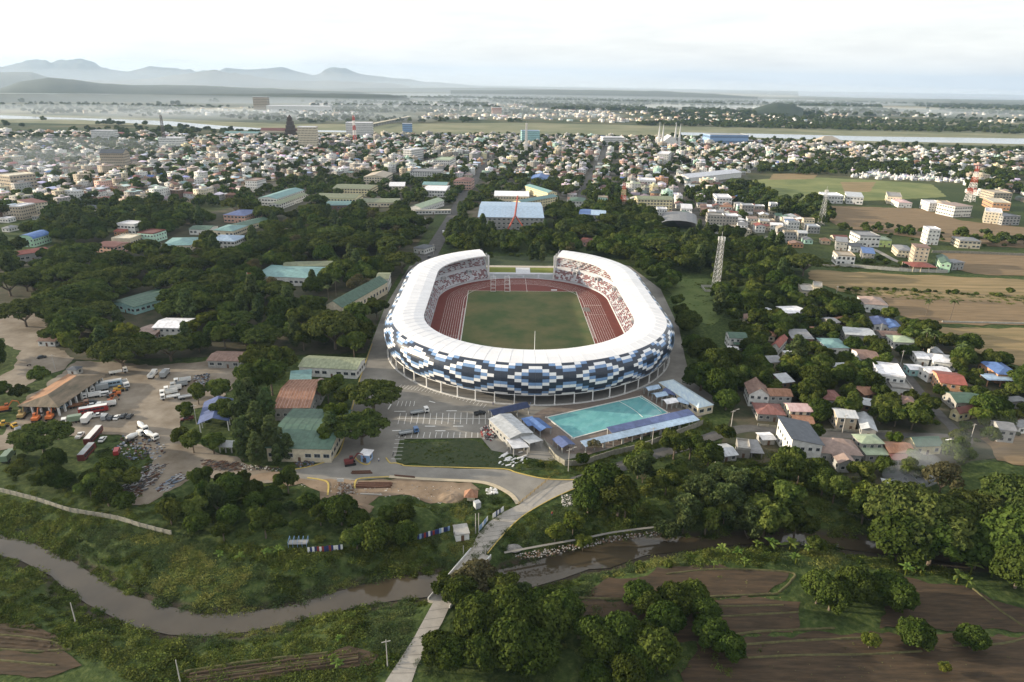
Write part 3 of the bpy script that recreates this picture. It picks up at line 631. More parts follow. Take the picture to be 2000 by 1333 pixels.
# ---- track, lanes, pitch
tm = mat('track_red', (.145, .036, .027), .8, .12, .2, detail=6); s2 = np.linspace(0, 1, 161)[:-1]
tx, ty = ring(IA+.2, IB+.2, LS, s=s2); me = bpy.data.meshes.new('running_track'); me.from_pydata([(a, b2, .5) for a, b2 in zip(tx, ty)], [], [tuple(range(160))]); me.materials.append(tm); part('running_track', me, stad)
ln = MB()
def local_line(pts, w, z=.52, closed=True, mb=ln):
    n = len(pts)
    for k in range(n if closed else n-1):
        a = Vector((*pts[k], 0)); b2 = Vector((*pts[(k+1) % n], 0)); d = (b2-a)
        if d.length < 1e-4: continue
        d.normalize(); q = Vector((-d.y, d.x, 0))*w/2; e = d*w*.2
        mb.quad(*[(p.x, p.y, z) for p in (a-q-e, b2-q+e, b2+q+e, a+q-e)])
for k in range(9):
    a = 38.9+1.38*k; xs_, ys_ = ring(a, a-1.2, LS, s=np.linspace(0, 1, 121)[:-1]); local_line(list(zip(xs_, ys_)), .10, .53)
    if k == 0: local_line(list(zip(xs_, ys_)), .22, .535)
for xx in (-8.2, 3.2): local_line([(xx, 60), (xx, 95)], .16, .54, False)
local_line([(39, 31), (50.4, 31)], .35, .54, False); local_line([(39, 12), (50.4, 12)], .15, .54, False); local_line([(-39, -28), (-50.4, -28)], .15, .54, False)
for s_ in (-1, 1):
    local_line([(s_*(41 if s_ > 0 else 39.5)-(3.4 if s_ > 0 else -1.4), -50), (s_*39.0-(2.2*s_), 18)], .13, .545, False) if False else None
local_line([(-35.6+(-2.9), -42), (-38.5, 22), (-37.4, 22), (-37.4, -42)], .13, .545, False)
local_line([(37.6, -30), (37.6, 8), (38.4, 8), (38.4, -30)], .12, .545, False)
ln.build('lane_line', mk, stad)
turf = mat('stadium_turf', (.055, .084, .027), .95, .3, .045, col2=(.15, .125, .055), detail=10, thr=(.38, .74))
edg = MB(); edg.slab([(-37.15, -62, .51), (37.15, -62, .51), (37.15, 61.4, .51), (-37.15, 61.4, .51)], .1); edg.build('turf_edge', mk, stad)
tf = MB(); tf.slab([(-36.85, -61.7, .53), (36.85, -61.7, .53), (36.85, 61.1, .53), (-36.85, 61.1, .53)], .1); tf.build('turf', turf, stad)
# sand pit and pit box
pit = mat('jump_pit', (.16, .15, .14), .9, .2, .8)
MB().box((39.6, 22, .5), (4.2, 8, .12)).build('jump_pit', pit, stad); MB().box((-38.2, -50, .5), (3.2, 6, .12)).build('jump_pit', pit, stad)
MB().box((22, 64, .5), (4, 1.6, .35)).build('landing_mat', wht, stad)
for k in range(4): MB().box((-39, -38+k*1.2, .5), (1.2, .25, .8)).build('hurdle', wht, stad)
# timing gantry frames beside the far left corner
for x in (-20, -10.5):
    m = MB()
    for a, b2 in ((-1.6, -1.6), (1.6, -1.6), (1.6, 1.6), (-1.6, 1.6)): m.bar((x+a, 62.5+b2*2.2, .5), (x+a, 62.5+b2*2.2, 9.6), .13)
    for z in (.8, 3.6, 6.6, 9.5):
        for a, b2, c_, d_ in ((-1.6, -3.5, 1.6, -3.5), (1.6, -3.5, 1.6, 3.5), (1.6, 3.5, -1.6, 3.5), (-1.6, 3.5, -1.6, -3.5)): m.bar((x+a, 62.5+b2, z), (x+c_, 62.5+d_, z), .11)
    o = m.build('gantry_frame', colm, None); o.matrix_world = Matrix.Translation(SC) @ Matrix.Rotation(SROT, 4, 'Z'); tag(o, 'white steel frame tower %s at the far left corner of the turf' % ('nearer the left stand' if x < -15 else 'nearer the open end'), 'frame tower', 'white frame towers by the turf')
m = MB(); m.bar((0.3, -97, 19.5), (0.3, -97, 29), .14, 6, r2=.08); m.build('flag_pole', mk, stad)
# ---- open far end: terrace, grass banks, stair, back wall
te = MB(); gI = [i for i in range(2*gx[0], 2*gx[-1]+3)]
grey = mat('terrace_bench', (.30, .33, .33), .8, .1, .6)
for k in range(6):
    for i in gI[:-1]:
        f0, f1 = k*.045, (k+1)*.045; z = 1.3+k*.42
        te.add([(*Pst(i, f0), z-.42 if k else .5), (*Pst(i+1, f0), z-.42 if k else .5), (*Pst(i+1, f0), z), (*Pst(i, f0), z), (*Pst(i+1, f1), z), (*Pst(i, f1), z)], [(0, 1, 2, 3), (3, 2, 4, 5)])
te.build('end_terrace', stp, stad); bn = MB()
for k in range(5):
    for i in gI[:-1]:
        if ((i-gI[0]) % 9) in (0,): continue
        z = 1.3+k*.42; f = .02+k*.045; p0, p1, q1, q0 = Pst(i, f), Pst(i+1, f), Pst(i+1, f+.018), Pst(i, f+.018); bn.slab([(*p0, z+.3), (*p1, z+.3), (*q1, z+.3), (*q0, z+.3)], .28)
bn.build('bench', grey, stad, kind='stuff')
yb0 = max(Pst(i, .30)[1] for i in gI)+.3
wlk = MB(); wlk.slab([(-27, yb0-3.5, 3.45), (27, yb0-3.5, 3.45), (27, yb0, 3.45), (-27, yb0, 3.45)], 3); wlk.build('terrace_walk', stp, stad)
lawn2 = mat('bank_turf', (.12, .15, .025), .95, .2, .2, col2=(.17, .18, .04))
for x0, x1 in ((-26, -3.8), (7.2, 26)):
    MB().slab([(x0, yb0, 3.5), (x1, yb0, 3.5), (x1, yb0+11, 4.4), (x0, yb0+11, 4.4)], 3).build('grass_bank', lawn2, stad)
st_ = MB()
for k in range(10): st_.slab([(-3.6, yb0+k*1.1, 3.5+k*.09), (7, yb0+k*1.1, 3.5+k*.09), (7, yb0+(k+1)*1.1, 3.5+k*.09), (-3.6, yb0+(k+1)*1.1, 3.5+k*.09)], .5)
st_.build('entrance_stair', mat('pale_concrete', (.55, .56, .58), .8, .08, .5), stad)
MB().box((0, yb0+13.5, 0), (64, 5, 4.5)).build('back_wall', mat('tan_wall', (.40, .36, .30), .85, .12, .4), stad)
# ================================================================ trees
rng = np.random.default_rng(11)
L_MANGO = leafmat('leaf_mango', (.028, .050, .011), (.068, .096, .022), .18, .25)
L_RAIN = leafmat('leaf_rain_tree', (.030, .050, .014), (.098, .122, .034), .22, .25)
L_BROAD = leafmat('leaf_broad', (.030, .054, .012), (.104, .130, .032), .22, .42)
L_YEL = leafmat('leaf_yellow_green', (.06, .095, .016), (.15, .17, .035), .3, .15)
L_PALE = leafmat('leaf_pale', (.045, .075, .028), (.10, .13, .05), .25, .2)
L_DRY = leafmat('leaf_dry', (.062, .060, .028), (.125, .118, .062), .2, .2)
L_BAN = leafmat('leaf_banana', (.06, .11, .02), (.14, .19, .05), .3, .2)
L_CORE = leafmat('leaf_shaded_core', (.014, .024, .007), (.022, .036, .01), 0, .2)  # shade inside the crowns, put into the colour of the cores
BARK = mat('bark', (.13, .105, .08), .95, .3, 2)
def ico():
    bm = bmesh.new(); bmesh.ops.create_icosphere(bm, subdivisions=1, radius=1); V = np.array([v.co[:] for v in bm.verts]); Fc = np.array([[v.index for v in f.verts] for f in bm.faces]); bm.free(); return V, Fc
ICV, ICF = ico()
def crown_mesh(name, m, seed, R, z0, z1, nl, nleaf, ls, shape='dome', lobe=.42, core=True, flat=1.0, droop=0):
    """leafy crown: lobes spread over a volume; leaves on every lobe; a solid core inside each lobe, crown shade put into its dark colour"""
    r_ = np.random.default_rng(seed); cen = []; rad = []
    for k in range(nl):
        g = (k+.5)/nl; ang = k*2.39996+r_.normal(0, .25)
        if shape == 'dome':
            el = math.asin(min(1, g*1.25-.22)) if g*1.25-.22 < 1 else 1.5; rr = math.cos(el)*.68; zz = .5+.5*math.sin(el)*.9
        elif shape == 'umbrella':
            rr = math.sqrt(g)*.86; zz = .78-.42*rr*rr+r_.normal(0, .06)
        elif shape == 'tall':
            zz = g; rr = .5*math.sin(math.pi*min(1, .12+g*.86))*(.6+.5*r_.random())
        else:
            rr = math.sqrt(r_.random())*.72; zz = .25+.62*(1-rr*rr)*r_.random()**.5+.1
        rl = lobe*R*(.75+.5*r_.random()); cen.append((rr*R*math.cos(ang), rr*R*math.sin(ang), z0+zz*(z1-z0)-rl*.3)); rad.append(rl)
    cen = np.array(cen); rad = np.array(rad)
    pick = r_.choice(nl, nleaf, p=rad**2/(rad**2).sum()); d = r_.normal(size=(nleaf, 3)); d[:, 2] = d[:, 2]*.8+.35; d /= np.linalg.norm(d, axis=1)[:, None]
    sc_ = (.84+.26*r_.random(nleaf))[:, None]; sc_ *= 1+.10*np.sin(7*d[:, :1]+3*d[:, 2:3]+pick[:, None])
    P = cen[pick]+d*rad[pick][:, None]*sc_*np.array([1, 1, flat*.85])
    # drop leaves buried inside other lobes
    dd = np.linalg.norm((P[:, None, :]-cen[None])/np.array([1, 1, flat*.85]), axis=2)/rad[None]; keep = dd.min(1) > .74; P, d = P[keep], d[keep]; n = len(P)
    if droop: d = d*np.array([1, 1, .3])+np.array([0, 0, -droop])
    nn = d+r_.normal(0, .55, (n, 3)); nn /= np.linalg.norm(nn, axis=1)[:, None]
    a = np.cross(nn, r_.normal(size=(n, 3))); a /= np.linalg.norm(a, axis=1)[:, None]; b2 = np.cross(nn, a); s1 = ls*(.6+.8*r_.random(n))[:, None]; s2_ = s1*(.55+.4*r_.random(n))[:, None]
    V = np.stack([P-a*s1, P-b2*s2_+nn*s1*.15, P+a*s1, P+b2*s2_+nn*s1*.15], 1).reshape(-1, 3); Q = np.arange(4*n).reshape(-1, 4)
    mi = np.zeros(n, int)
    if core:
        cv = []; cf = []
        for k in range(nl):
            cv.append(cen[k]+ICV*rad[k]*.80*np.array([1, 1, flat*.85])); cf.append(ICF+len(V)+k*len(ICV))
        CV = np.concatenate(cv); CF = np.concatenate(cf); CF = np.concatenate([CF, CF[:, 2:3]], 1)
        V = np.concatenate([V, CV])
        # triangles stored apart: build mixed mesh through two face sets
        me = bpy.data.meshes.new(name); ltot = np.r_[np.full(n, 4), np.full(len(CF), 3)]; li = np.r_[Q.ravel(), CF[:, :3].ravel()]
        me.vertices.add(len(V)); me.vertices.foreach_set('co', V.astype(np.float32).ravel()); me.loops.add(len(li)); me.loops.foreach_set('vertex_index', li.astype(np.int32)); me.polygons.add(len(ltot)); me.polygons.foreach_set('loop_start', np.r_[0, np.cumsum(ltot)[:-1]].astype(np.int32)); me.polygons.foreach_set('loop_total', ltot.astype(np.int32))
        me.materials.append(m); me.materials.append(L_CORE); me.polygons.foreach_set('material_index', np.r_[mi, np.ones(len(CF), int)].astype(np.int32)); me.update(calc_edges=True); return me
    return npmesh(name, V, Q, m)
def trunk_mesh(name, h, r, limbs, spread, seed, zl=.45):
    r_ = random.Random(seed); m = MB(); m.bar((0, 0, -.4), (0, 0, h*zl), r, 6, r2=r*.75)
    for k in range(limbs):
        an = 6.283*k/limbs+r_.uniform(-.4, .4); q = (spread*.45*math.cos(an), spread*.45*math.sin(an), h*(zl+.2)); e = (spread*math.cos(an), spread*math.sin(an), h*(.8+.1*r_.random()))
        m.bar((0, 0, h*zl*.92), q, r*.5, 5, r2=r*.32); m.bar(q, e, r*.3, 4, r2=r*.1)
    return m.mesh(name, BARK)
SPEC = {}
def spec(key, look, cat, crowns, trunks, R, Hh): SPEC[key] = dict(look=look, cat=cat, crowns=crowns, trunks=trunks, R=R, H=Hh)
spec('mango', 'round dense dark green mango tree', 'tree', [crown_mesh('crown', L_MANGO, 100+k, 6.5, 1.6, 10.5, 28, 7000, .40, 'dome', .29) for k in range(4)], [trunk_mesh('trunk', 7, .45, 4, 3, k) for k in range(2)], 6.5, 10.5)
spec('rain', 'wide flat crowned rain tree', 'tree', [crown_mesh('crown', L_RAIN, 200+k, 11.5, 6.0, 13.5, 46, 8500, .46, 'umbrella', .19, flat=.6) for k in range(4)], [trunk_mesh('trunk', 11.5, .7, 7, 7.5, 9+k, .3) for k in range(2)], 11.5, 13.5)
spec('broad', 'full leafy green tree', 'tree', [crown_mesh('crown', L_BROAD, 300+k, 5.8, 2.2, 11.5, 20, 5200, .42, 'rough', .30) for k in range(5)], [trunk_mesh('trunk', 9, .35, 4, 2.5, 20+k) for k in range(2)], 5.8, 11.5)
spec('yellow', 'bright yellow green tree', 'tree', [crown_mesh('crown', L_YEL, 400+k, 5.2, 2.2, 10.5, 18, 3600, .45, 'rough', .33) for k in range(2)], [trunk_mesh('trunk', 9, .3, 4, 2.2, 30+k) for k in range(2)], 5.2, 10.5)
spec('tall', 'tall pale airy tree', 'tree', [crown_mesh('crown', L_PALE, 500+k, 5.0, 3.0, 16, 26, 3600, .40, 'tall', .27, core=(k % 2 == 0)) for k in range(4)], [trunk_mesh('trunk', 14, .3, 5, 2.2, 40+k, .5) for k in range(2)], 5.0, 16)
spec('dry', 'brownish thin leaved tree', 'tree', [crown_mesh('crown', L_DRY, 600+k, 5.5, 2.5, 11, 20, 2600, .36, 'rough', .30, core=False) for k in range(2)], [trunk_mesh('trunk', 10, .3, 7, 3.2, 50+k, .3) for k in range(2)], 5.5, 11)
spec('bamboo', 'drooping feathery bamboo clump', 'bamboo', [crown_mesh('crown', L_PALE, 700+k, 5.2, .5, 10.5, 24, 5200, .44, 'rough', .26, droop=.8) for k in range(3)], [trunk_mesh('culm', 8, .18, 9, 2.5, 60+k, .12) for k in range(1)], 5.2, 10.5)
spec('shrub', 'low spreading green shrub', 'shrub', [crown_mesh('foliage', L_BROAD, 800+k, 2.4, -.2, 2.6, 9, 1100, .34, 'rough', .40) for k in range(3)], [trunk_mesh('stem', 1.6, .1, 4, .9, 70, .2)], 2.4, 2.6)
def frond_mesh(name, m, n, ln_, z, wid, seed, droop=1.0, banana=False):
    r_ = random.Random(seed); mb = MB()
    for k in range(n):
        an = 6.283*k/n+r_.uniform(-.2, .2); el = r_.uniform(.2, 1.2) if not banana else r_.uniform(.5, 1.3); L_ = ln_*r_.uniform(.75, 1.1); pr = None
        for j in range(6):
            f = j/5; rr = L_*f*math.cos(el)*(1-.15*f); zz = z+L_*f*math.sin(el)-droop*L_*.62*f*f; c = Vector((rr*math.cos(an), rr*math.sin(an), zz)); w = wid*(math.sin(math.pi*(.12+.83*f)))*(1 if banana else .9)
            s_ = Vector((-math.sin(an), math.cos(an), 0))*w; dz = Vector((0, 0, -w*.55)); cur = (c+s_+dz, c, c-s_+dz)
            if pr: mb.quad(pr[0], pr[1], cur[1], cur[0]); mb.quad(pr[1], pr[2], cur[2], cur[1])
            pr = cur
    return mb.mesh(name, m)
spec('palm', 'slender coconut palm', 'palm', [frond_mesh('crown', L_PALE, 16, 4.6, 10.6, .62, k, 1.1) for k in range(2)], [MB().bar((0, 0, -.3), (.5, .2, 10.7), .24, 6, r2=.15).mesh('trunk', BARK)], 4, 12)
spec('banana', 'banana plant with broad arching leaves', 'banana plant', [frond_mesh('leaf_crown', L_BAN, 9, 3.0, 2.2, .42, 5+k, .95, True) for k in range(3)], [MB().bar((0, 0, -.2), (0, 0, 2.4), .2, 6, r2=.13).mesh('stem', L_YEL)], 2.8, 4.2)
# low-detail crowns for trees far off
def lod(m, seed, R, z0, z1, nl, nf, ls): return crown_mesh('far_crown', m, seed, R, z0, z1, nl, nf, ls, 'rough', .42)
FARP = [lod(L_BROAD, 900+k, 5.8, .5, 9.5, 7, 420, .95) for k in range(3)]+[lod(L_MANGO, 910+k, 6.2, .5, 9, 7, 420, .95) for k in range(2)]+[lod(L_PALE, 920, 5, .5, 11, 7, 380, .9)]
TREES = []   # (key, x, y, scale)
def tpx(key, px, py, sc_=1.0, frac=.55):
    s = SPEC[key]; x, y = G(px, py, s['H']*sc_*frac); TREES.append([key, float(x), float(y), sc_, 1])
BLOCK = []   # (x, y, r) areas kept free of scattered trees
ROADS = [(wpoly(l), w) for l, w in (([(800, 545), (835, 505), (856, 470), (880, 430), (905, 385), (920, 362), (960, 310)], 10), ([(1122, 942), (1200, 916), (1290, 885), (1350, 868), (1400, 850), (1450, 838), (1490, 838), (1560, 846), (1640, 850), (1760, 852), (1860, 855)], 5.5), ([(1870, 852), (1840, 815), (1800, 770), (1765, 725), (1740, 700), (1700, 660), (1680, 610)], 5), ([(680, 512), (760, 500), (900, 500)], 7), ([(1505, 480), (1560, 512), (1700, 520), (1830, 528)], 6), ([(1128, 400), (1150, 350), (1190, 280)], 7))]
NOGO = [wpoly(p) for p in (APRON, [(150, 705), (330, 712), (470, 700), (480, 740), (425, 790), (360, 800), (352, 850), (400, 872), (545, 925), (545, 941), (430, 937), (340, 955), (290, 985), (240, 990), (300, 900), (230, 850), (60, 870), (0, 880), (40, 790), (130, 720)], [(0, 596), (60, 590), (95, 640), (112, 680), (140, 700), (125, 722), (40, 760), (0, 770)], [(785, 862), (935, 860), (1000, 905), (1124, 938), (1150, 950), (1078, 975), (1019, 1010), (952, 1082), (909, 1090), (934, 1044), (1012, 985), (925, 941), (700, 935), (700, 1000), (640, 1000), (625, 960), (560, 942)])]
def open_line_dist(x, y, poly):
    d = np.full(x.shape, 1e9)
    for i in range(len(poly)-1):
        ax, ay = poly[i]; bx, by = poly[i+1]; ex, ey = bx-ax, by-ay; t = np.clip(((x-ax)*ex+(y-ay)*ey)/(ex*ex+ey*ey+1e-9), 0, 1); d = np.minimum(d, (x-ax-t*ex)**2+(y-ay-t*ey)**2)
    return np.sqrt(d)
def free(x, y, r=0, roads=True):
    ok = np.ones(x.shape, bool)
    for p in NOGO: ok &= ~inpoly(x, y, p)
    if roads:
        for l, w in ROADS: ok &= open_line_dist(x, y, l) > w/2+r*.5
    for (bx, by, br) in BLOCK: ok &= (x-bx)**2+(y-by)**2 > (br+r*.6)**2
    ok &= ~(inpoly(x, y, creek_poly)); return ok
def scatter(pxpoly, spacing, mix, smin=.7, smax=1.2, frac=1.0, jit=.38, roads=True):
    W_p = wpoly(pxpoly); a = np.array(W_p); x0, y0 = a.min(0); x1, y1 = a.max(0)
    gx_, gy_ = np.meshgrid(np.arange(x0, x1, spacing), np.arange(y0, y1, spacing*.9)); gx_ = gx_+(np.arange(gx_.shape[0]) % 2)[:, None]*spacing/2
    x = gx_.ravel()+rng.normal(0, spacing*jit*.5, gx_.size); y = gy_.ravel()+rng.normal(0, spacing*jit*.5, gx_.size)
    m = inpoly(x, y, W_p) & (rng.random(x.size) < frac); x, y = x[m], y[m]; m = free(x, y, spacing*.45, roads); x, y = x[m], y[m]
    keys = list(mix); pr = np.array([mix[k] for k in keys], float); pr /= pr.sum(); kk = rng.choice(len(keys), len(x), p=pr)
    for a_, b_, k in zip(x, y, kk):
        TREES.append([keys[k], float(a_), float(b_), float(rng.uniform(smin, smax)), 0])
# ================================================================ buildings
WALLS = dict(white=(.62, .62, .60), cream=(.56, .50, .38), yellow=(.62, .55, .34), grey=(.30, .30, .29), pink=(.52, .33, .27), orange=(.46, .26, .15), green=(.36, .55, .40), lime=(.50, .58, .22), blue=(.22, .34, .55), concrete=(.27, .26, .24), tan=(.40, .34, .26), brown=(.16, .10, .07), teal=(.3, .5, .5), mint=(.42, .62, .52), lilac=(.42, .42, .62), darkgrey=(.10, .10, .11))
ROOFS = dict(white=(.66, .66, .68), silver=(.42, .44, .46), grey=(.20, .205, .215), darkgrey=(.075, .085, .10), green=(.065, .115, .085), olive=(.18, .20, .125), teal=(.14, .25, .25), palegreen=(.30, .36, .25), red=(.23, .068, .05), maroon=(.14, .055, .045), rust=(.18, .088, .05), brown=(.14, .085, .065), pinkbrown=(.27, .20, .17), blue=(.085, .155, .34), navy=(.035, .05, .11), purple=(.085, .115, .235), orange=(.42, .17, .08), skyblue=(.30, .40, .52), pink=(.42, .26, .25), concrete=(.30, .29, .27), tan=(.36, .31, .24), cream=(.55, .50, .40))
def wallm(k): return mat('wall_'+k, WALLS[k], .85, .2, .6, rand=.08, detail=7)
def roofm_(k, streak=False):
    if k in ('rust', 'brown', 'pink') or streak: return mat('roof_'+k+('_streaked' if streak else ''), ROOFS[k], .7, .3, .8, col2=tuple(min(.6, v*1.6+.04) for v in ROOFS[k]), stretch=(1, .35, 1), detail=6)
    return mat('roof_'+k, ROOFS[k], .6, .26, .45, spec=.3, rand=.15, detail=7)
glass = mat('window_glass', (.035, .045, .055), .12, .1, 1, spec=.6); frame = mat('window_frame', (.5, .5, .48), .6, .05, 1); door_m = mat('door_paint', (.12, .07, .045), .6, .1, 1)
def pane_mesh(w, h):
    m = MB(); m.box((-w/4, -.045, .12), (w/2-.05, .05, h), mi=0); m.box((w/4, -.045, .12), (w/2-.05, .05, h), mi=0); return m.mesh('pane', [glass])
def wframe_mesh(w, h):
    m = MB(); m.box((0, .02, 0), (w+.24, .10, h+.24)); m.box((0, -.06, -.06), (w+.4, .2, .08)); return m.mesh('window', [frame])
def win_mesh(w, h):
    m = MB(); m.box((0, .02, 0), (w+.24, .10, h+.24), mi=1); m.box((0, -.04, .12), (w/2-.05, .10, h), mi=0) if False else None
    m.box((-w/4, -.045, .12), (w/2-.05, .05, h), mi=0); m.box((w/4, -.045, .12), (w/2-.05, .05, h), mi=0); return m.mesh('window', [glass, frame])
WIN = {k: win_mesh(*k) for k in ((1.3, 1.2), (2.2, 1.4), (1.0, 1.0), (1.8, 2.0))}
PANE = {k: pane_mesh(*k) for k in WIN}; WFR = {k: wframe_mesh(*k) for k in WIN}
def door_mesh():
    m = MB(); m.box((0, -.03, 0), (1.0, .1, 2.05)); return m.mesh('door', door_m)
DOOR = door_mesh()
SHEDS = []
def roof_mb(kind, w, d, h, rise, ov, rm, ribs=False):
    """roof over a w x d plan centred at origin, eave height h; returns list of (name, MB)"""
    x, y = w/2+ov, d/2+ov; t = .14
    out = []
    def slope(pts): m = MB(); m.slab(pts, t); return m
    if kind == 'flat':
        m = MB(); m.slab([(-w/2, -d/2, h+.18), (w/2, -d/2, h+.18), (w/2, d/2, h+.18), (-w/2, d/2, h+.18)], .18)
        for a in ((0, -d/2+.1, w, .2), (0, d/2-.1, w, .2)): m.box((a[0], a[1], h+.18), (a[2], a[3], .75))
        for a in ((-w/2+.1, 0, .2, d-.4), (w/2-.1, 0, .2, d-.4)): m.box((a[0], a[1], h+.18), (a[2], a[3], .75))
        out.append(m)
    elif kind == 'slab': out.append(MB().slab([(-x, -y, h+.25), (x, -y, h+.25), (x, y, h+.25), (-x, y, h+.25)], .25))
    elif kind == 'gx':      # ridge along local x
        out += [slope([(-x, -y, h), (x, -y, h), (x, 0, h+rise), (-x, 0, h+rise)]), slope([(-x, 0, h+rise), (x, 0, h+rise), (x, y, h), (-x, y, h)])]
    elif kind == 'gy':
        out += [slope([(-x, -y, h), (0, -y, h+rise), (0, y, h+rise), (-x, y, h)]), slope([(0, -y, h+rise), (x, -y, h), (x, y, h), (0, y, h+rise)])]
    elif kind == 'shed': out.append(slope([(-x, -y, h), (x, -y, h), (x, y, h+rise), (-x, y, h+rise)]))
    elif kind == 'shedx': out.append(slope([(-x, -y, h+rise), (x, -y, h), (x, y, h), (-x, y, h+rise)]))
    elif kind == 'hip':
        if w >= d: r = max(.2, (x-y)); a, b2 = (-r, 0, h+rise), (r, 0, h+rise); m = MB(); m.add([(-x, -y, h), (x, -y, h), (x, y, h), (-x, y, h), a, b2], [(0, 1, 5, 4), (1, 2, 5), (2, 3, 4, 5), (3, 0, 4), (3, 2, 1, 0)])
        else: r = max(.2, (y-x)); a, b2 = (0, -r, h+rise), (0, r, h+rise); m = MB(); m.add([(-x, -y, h), (x, -y, h), (x, y, h), (-x, y, h), a, b2], [(0, 1, 4), (1, 2, 5, 4), (2, 3, 5), (3, 0, 4, 5), (3, 2, 1, 0)])
        out.append(m)
    elif kind in ('arch', 'archx'):
        m = MB(); n = 8
        for k in range(n):
            a0, a1 = math.pi*k/n, math.pi*(k+1)/n
            if kind == 'arch': q = [(-x*math.cos(a0), -y, h+rise*math.sin(a0)), (-x*math.cos(a1), -y, h+rise*math.sin(a1)), (-x*math.cos(a1), y, h+rise*math.sin(a1)), (-x*math.cos(a0), y, h+rise*math.sin(a0))]
            else: q = [(x, -y*math.cos(a0), h+rise*math.sin(a0)), (x, -y*math.cos(a1), h+rise*math.sin(a1)), (-x, -y*math.cos(a1), h+rise*math.sin(a1)), (-x, -y*math.cos(a0), h+rise*math.sin(a0))]
            m.slab(q, .1)
        out.append(m)
    return out
def body_mb(kind, w, d, h, rise):
    m = MB(); e = .02
    vs = [(-w/2, -d/2, 0), (w/2, -d/2, 0), (w/2, d/2, 0), (-w/2, d/2, 0), (-w/2, -d/2, h-.15), (w/2, -d/2, h-.15), (w/2, d/2, h-.15), (-w/2, d/2, h-.15)]
    m.add(vs, [(0, 3, 2, 1), (4, 5, 6, 7), (0, 1, 5, 4), (1, 2, 6, 5), (2, 3, 7, 6), (3, 0, 4, 7)])
    if kind == 'gx':
        for s in (-1, 1): m.add([(s*w/2, -d/2, h-.15), (s*w/2, d/2, h-.15), (s*w/2, 0, h+rise-.2), (s*(w/2-.15), -d/2, h-.15), (s*(w/2-.15), d/2, h-.15), (s*(w/2-.15), 0, h+rise-.2)], [(0, 1, 2), (5, 4, 3), (0, 2, 5, 3), (1, 4, 5, 2)])
    if kind in ('gy', 'arch'):
        for s in (-1, 1):
            top = [(0, s*d/2, h+rise-.2)] if kind == 'gy' else [(-w/2*math.cos(math.pi*k/6), s*d/2, h-.15+(rise-.1)*math.sin(math.pi*k/6)) for k in range(1, 6)][::1]
            pts = [(-w/2, s*d/2, h-.15)]+top+[(w/2, s*d/2, h-.15)]; n = len(pts); m.add(pts+[(p[0], p[1]-s*.15, p[2]) for p in pts], [tuple(range(n)), tuple(range(2*n-1, n-1, -1))])
    if kind in ('shed', 'shedx'):
        pts = [(-w/2, -d/2, h-.15), (w/2, -d/2, h-.15), (w/2, d/2, h+rise-.15), (-w/2, d/2, h+rise-.15)] if kind == 'shed' else [(-w/2, -d/2, h+rise-.15), (w/2, -d/2, h-.15), (w/2, d/2, h-.15), (-w/2, d/2, h+rise-.15)]
        m.add(vs[4:]+pts, [(4, 5, 6, 7), (0, 1, 5, 4), (1, 2, 6, 5), (2, 3, 7, 6), (3, 0, 4, 7)])
    return m
HERO = []; KEEP = []
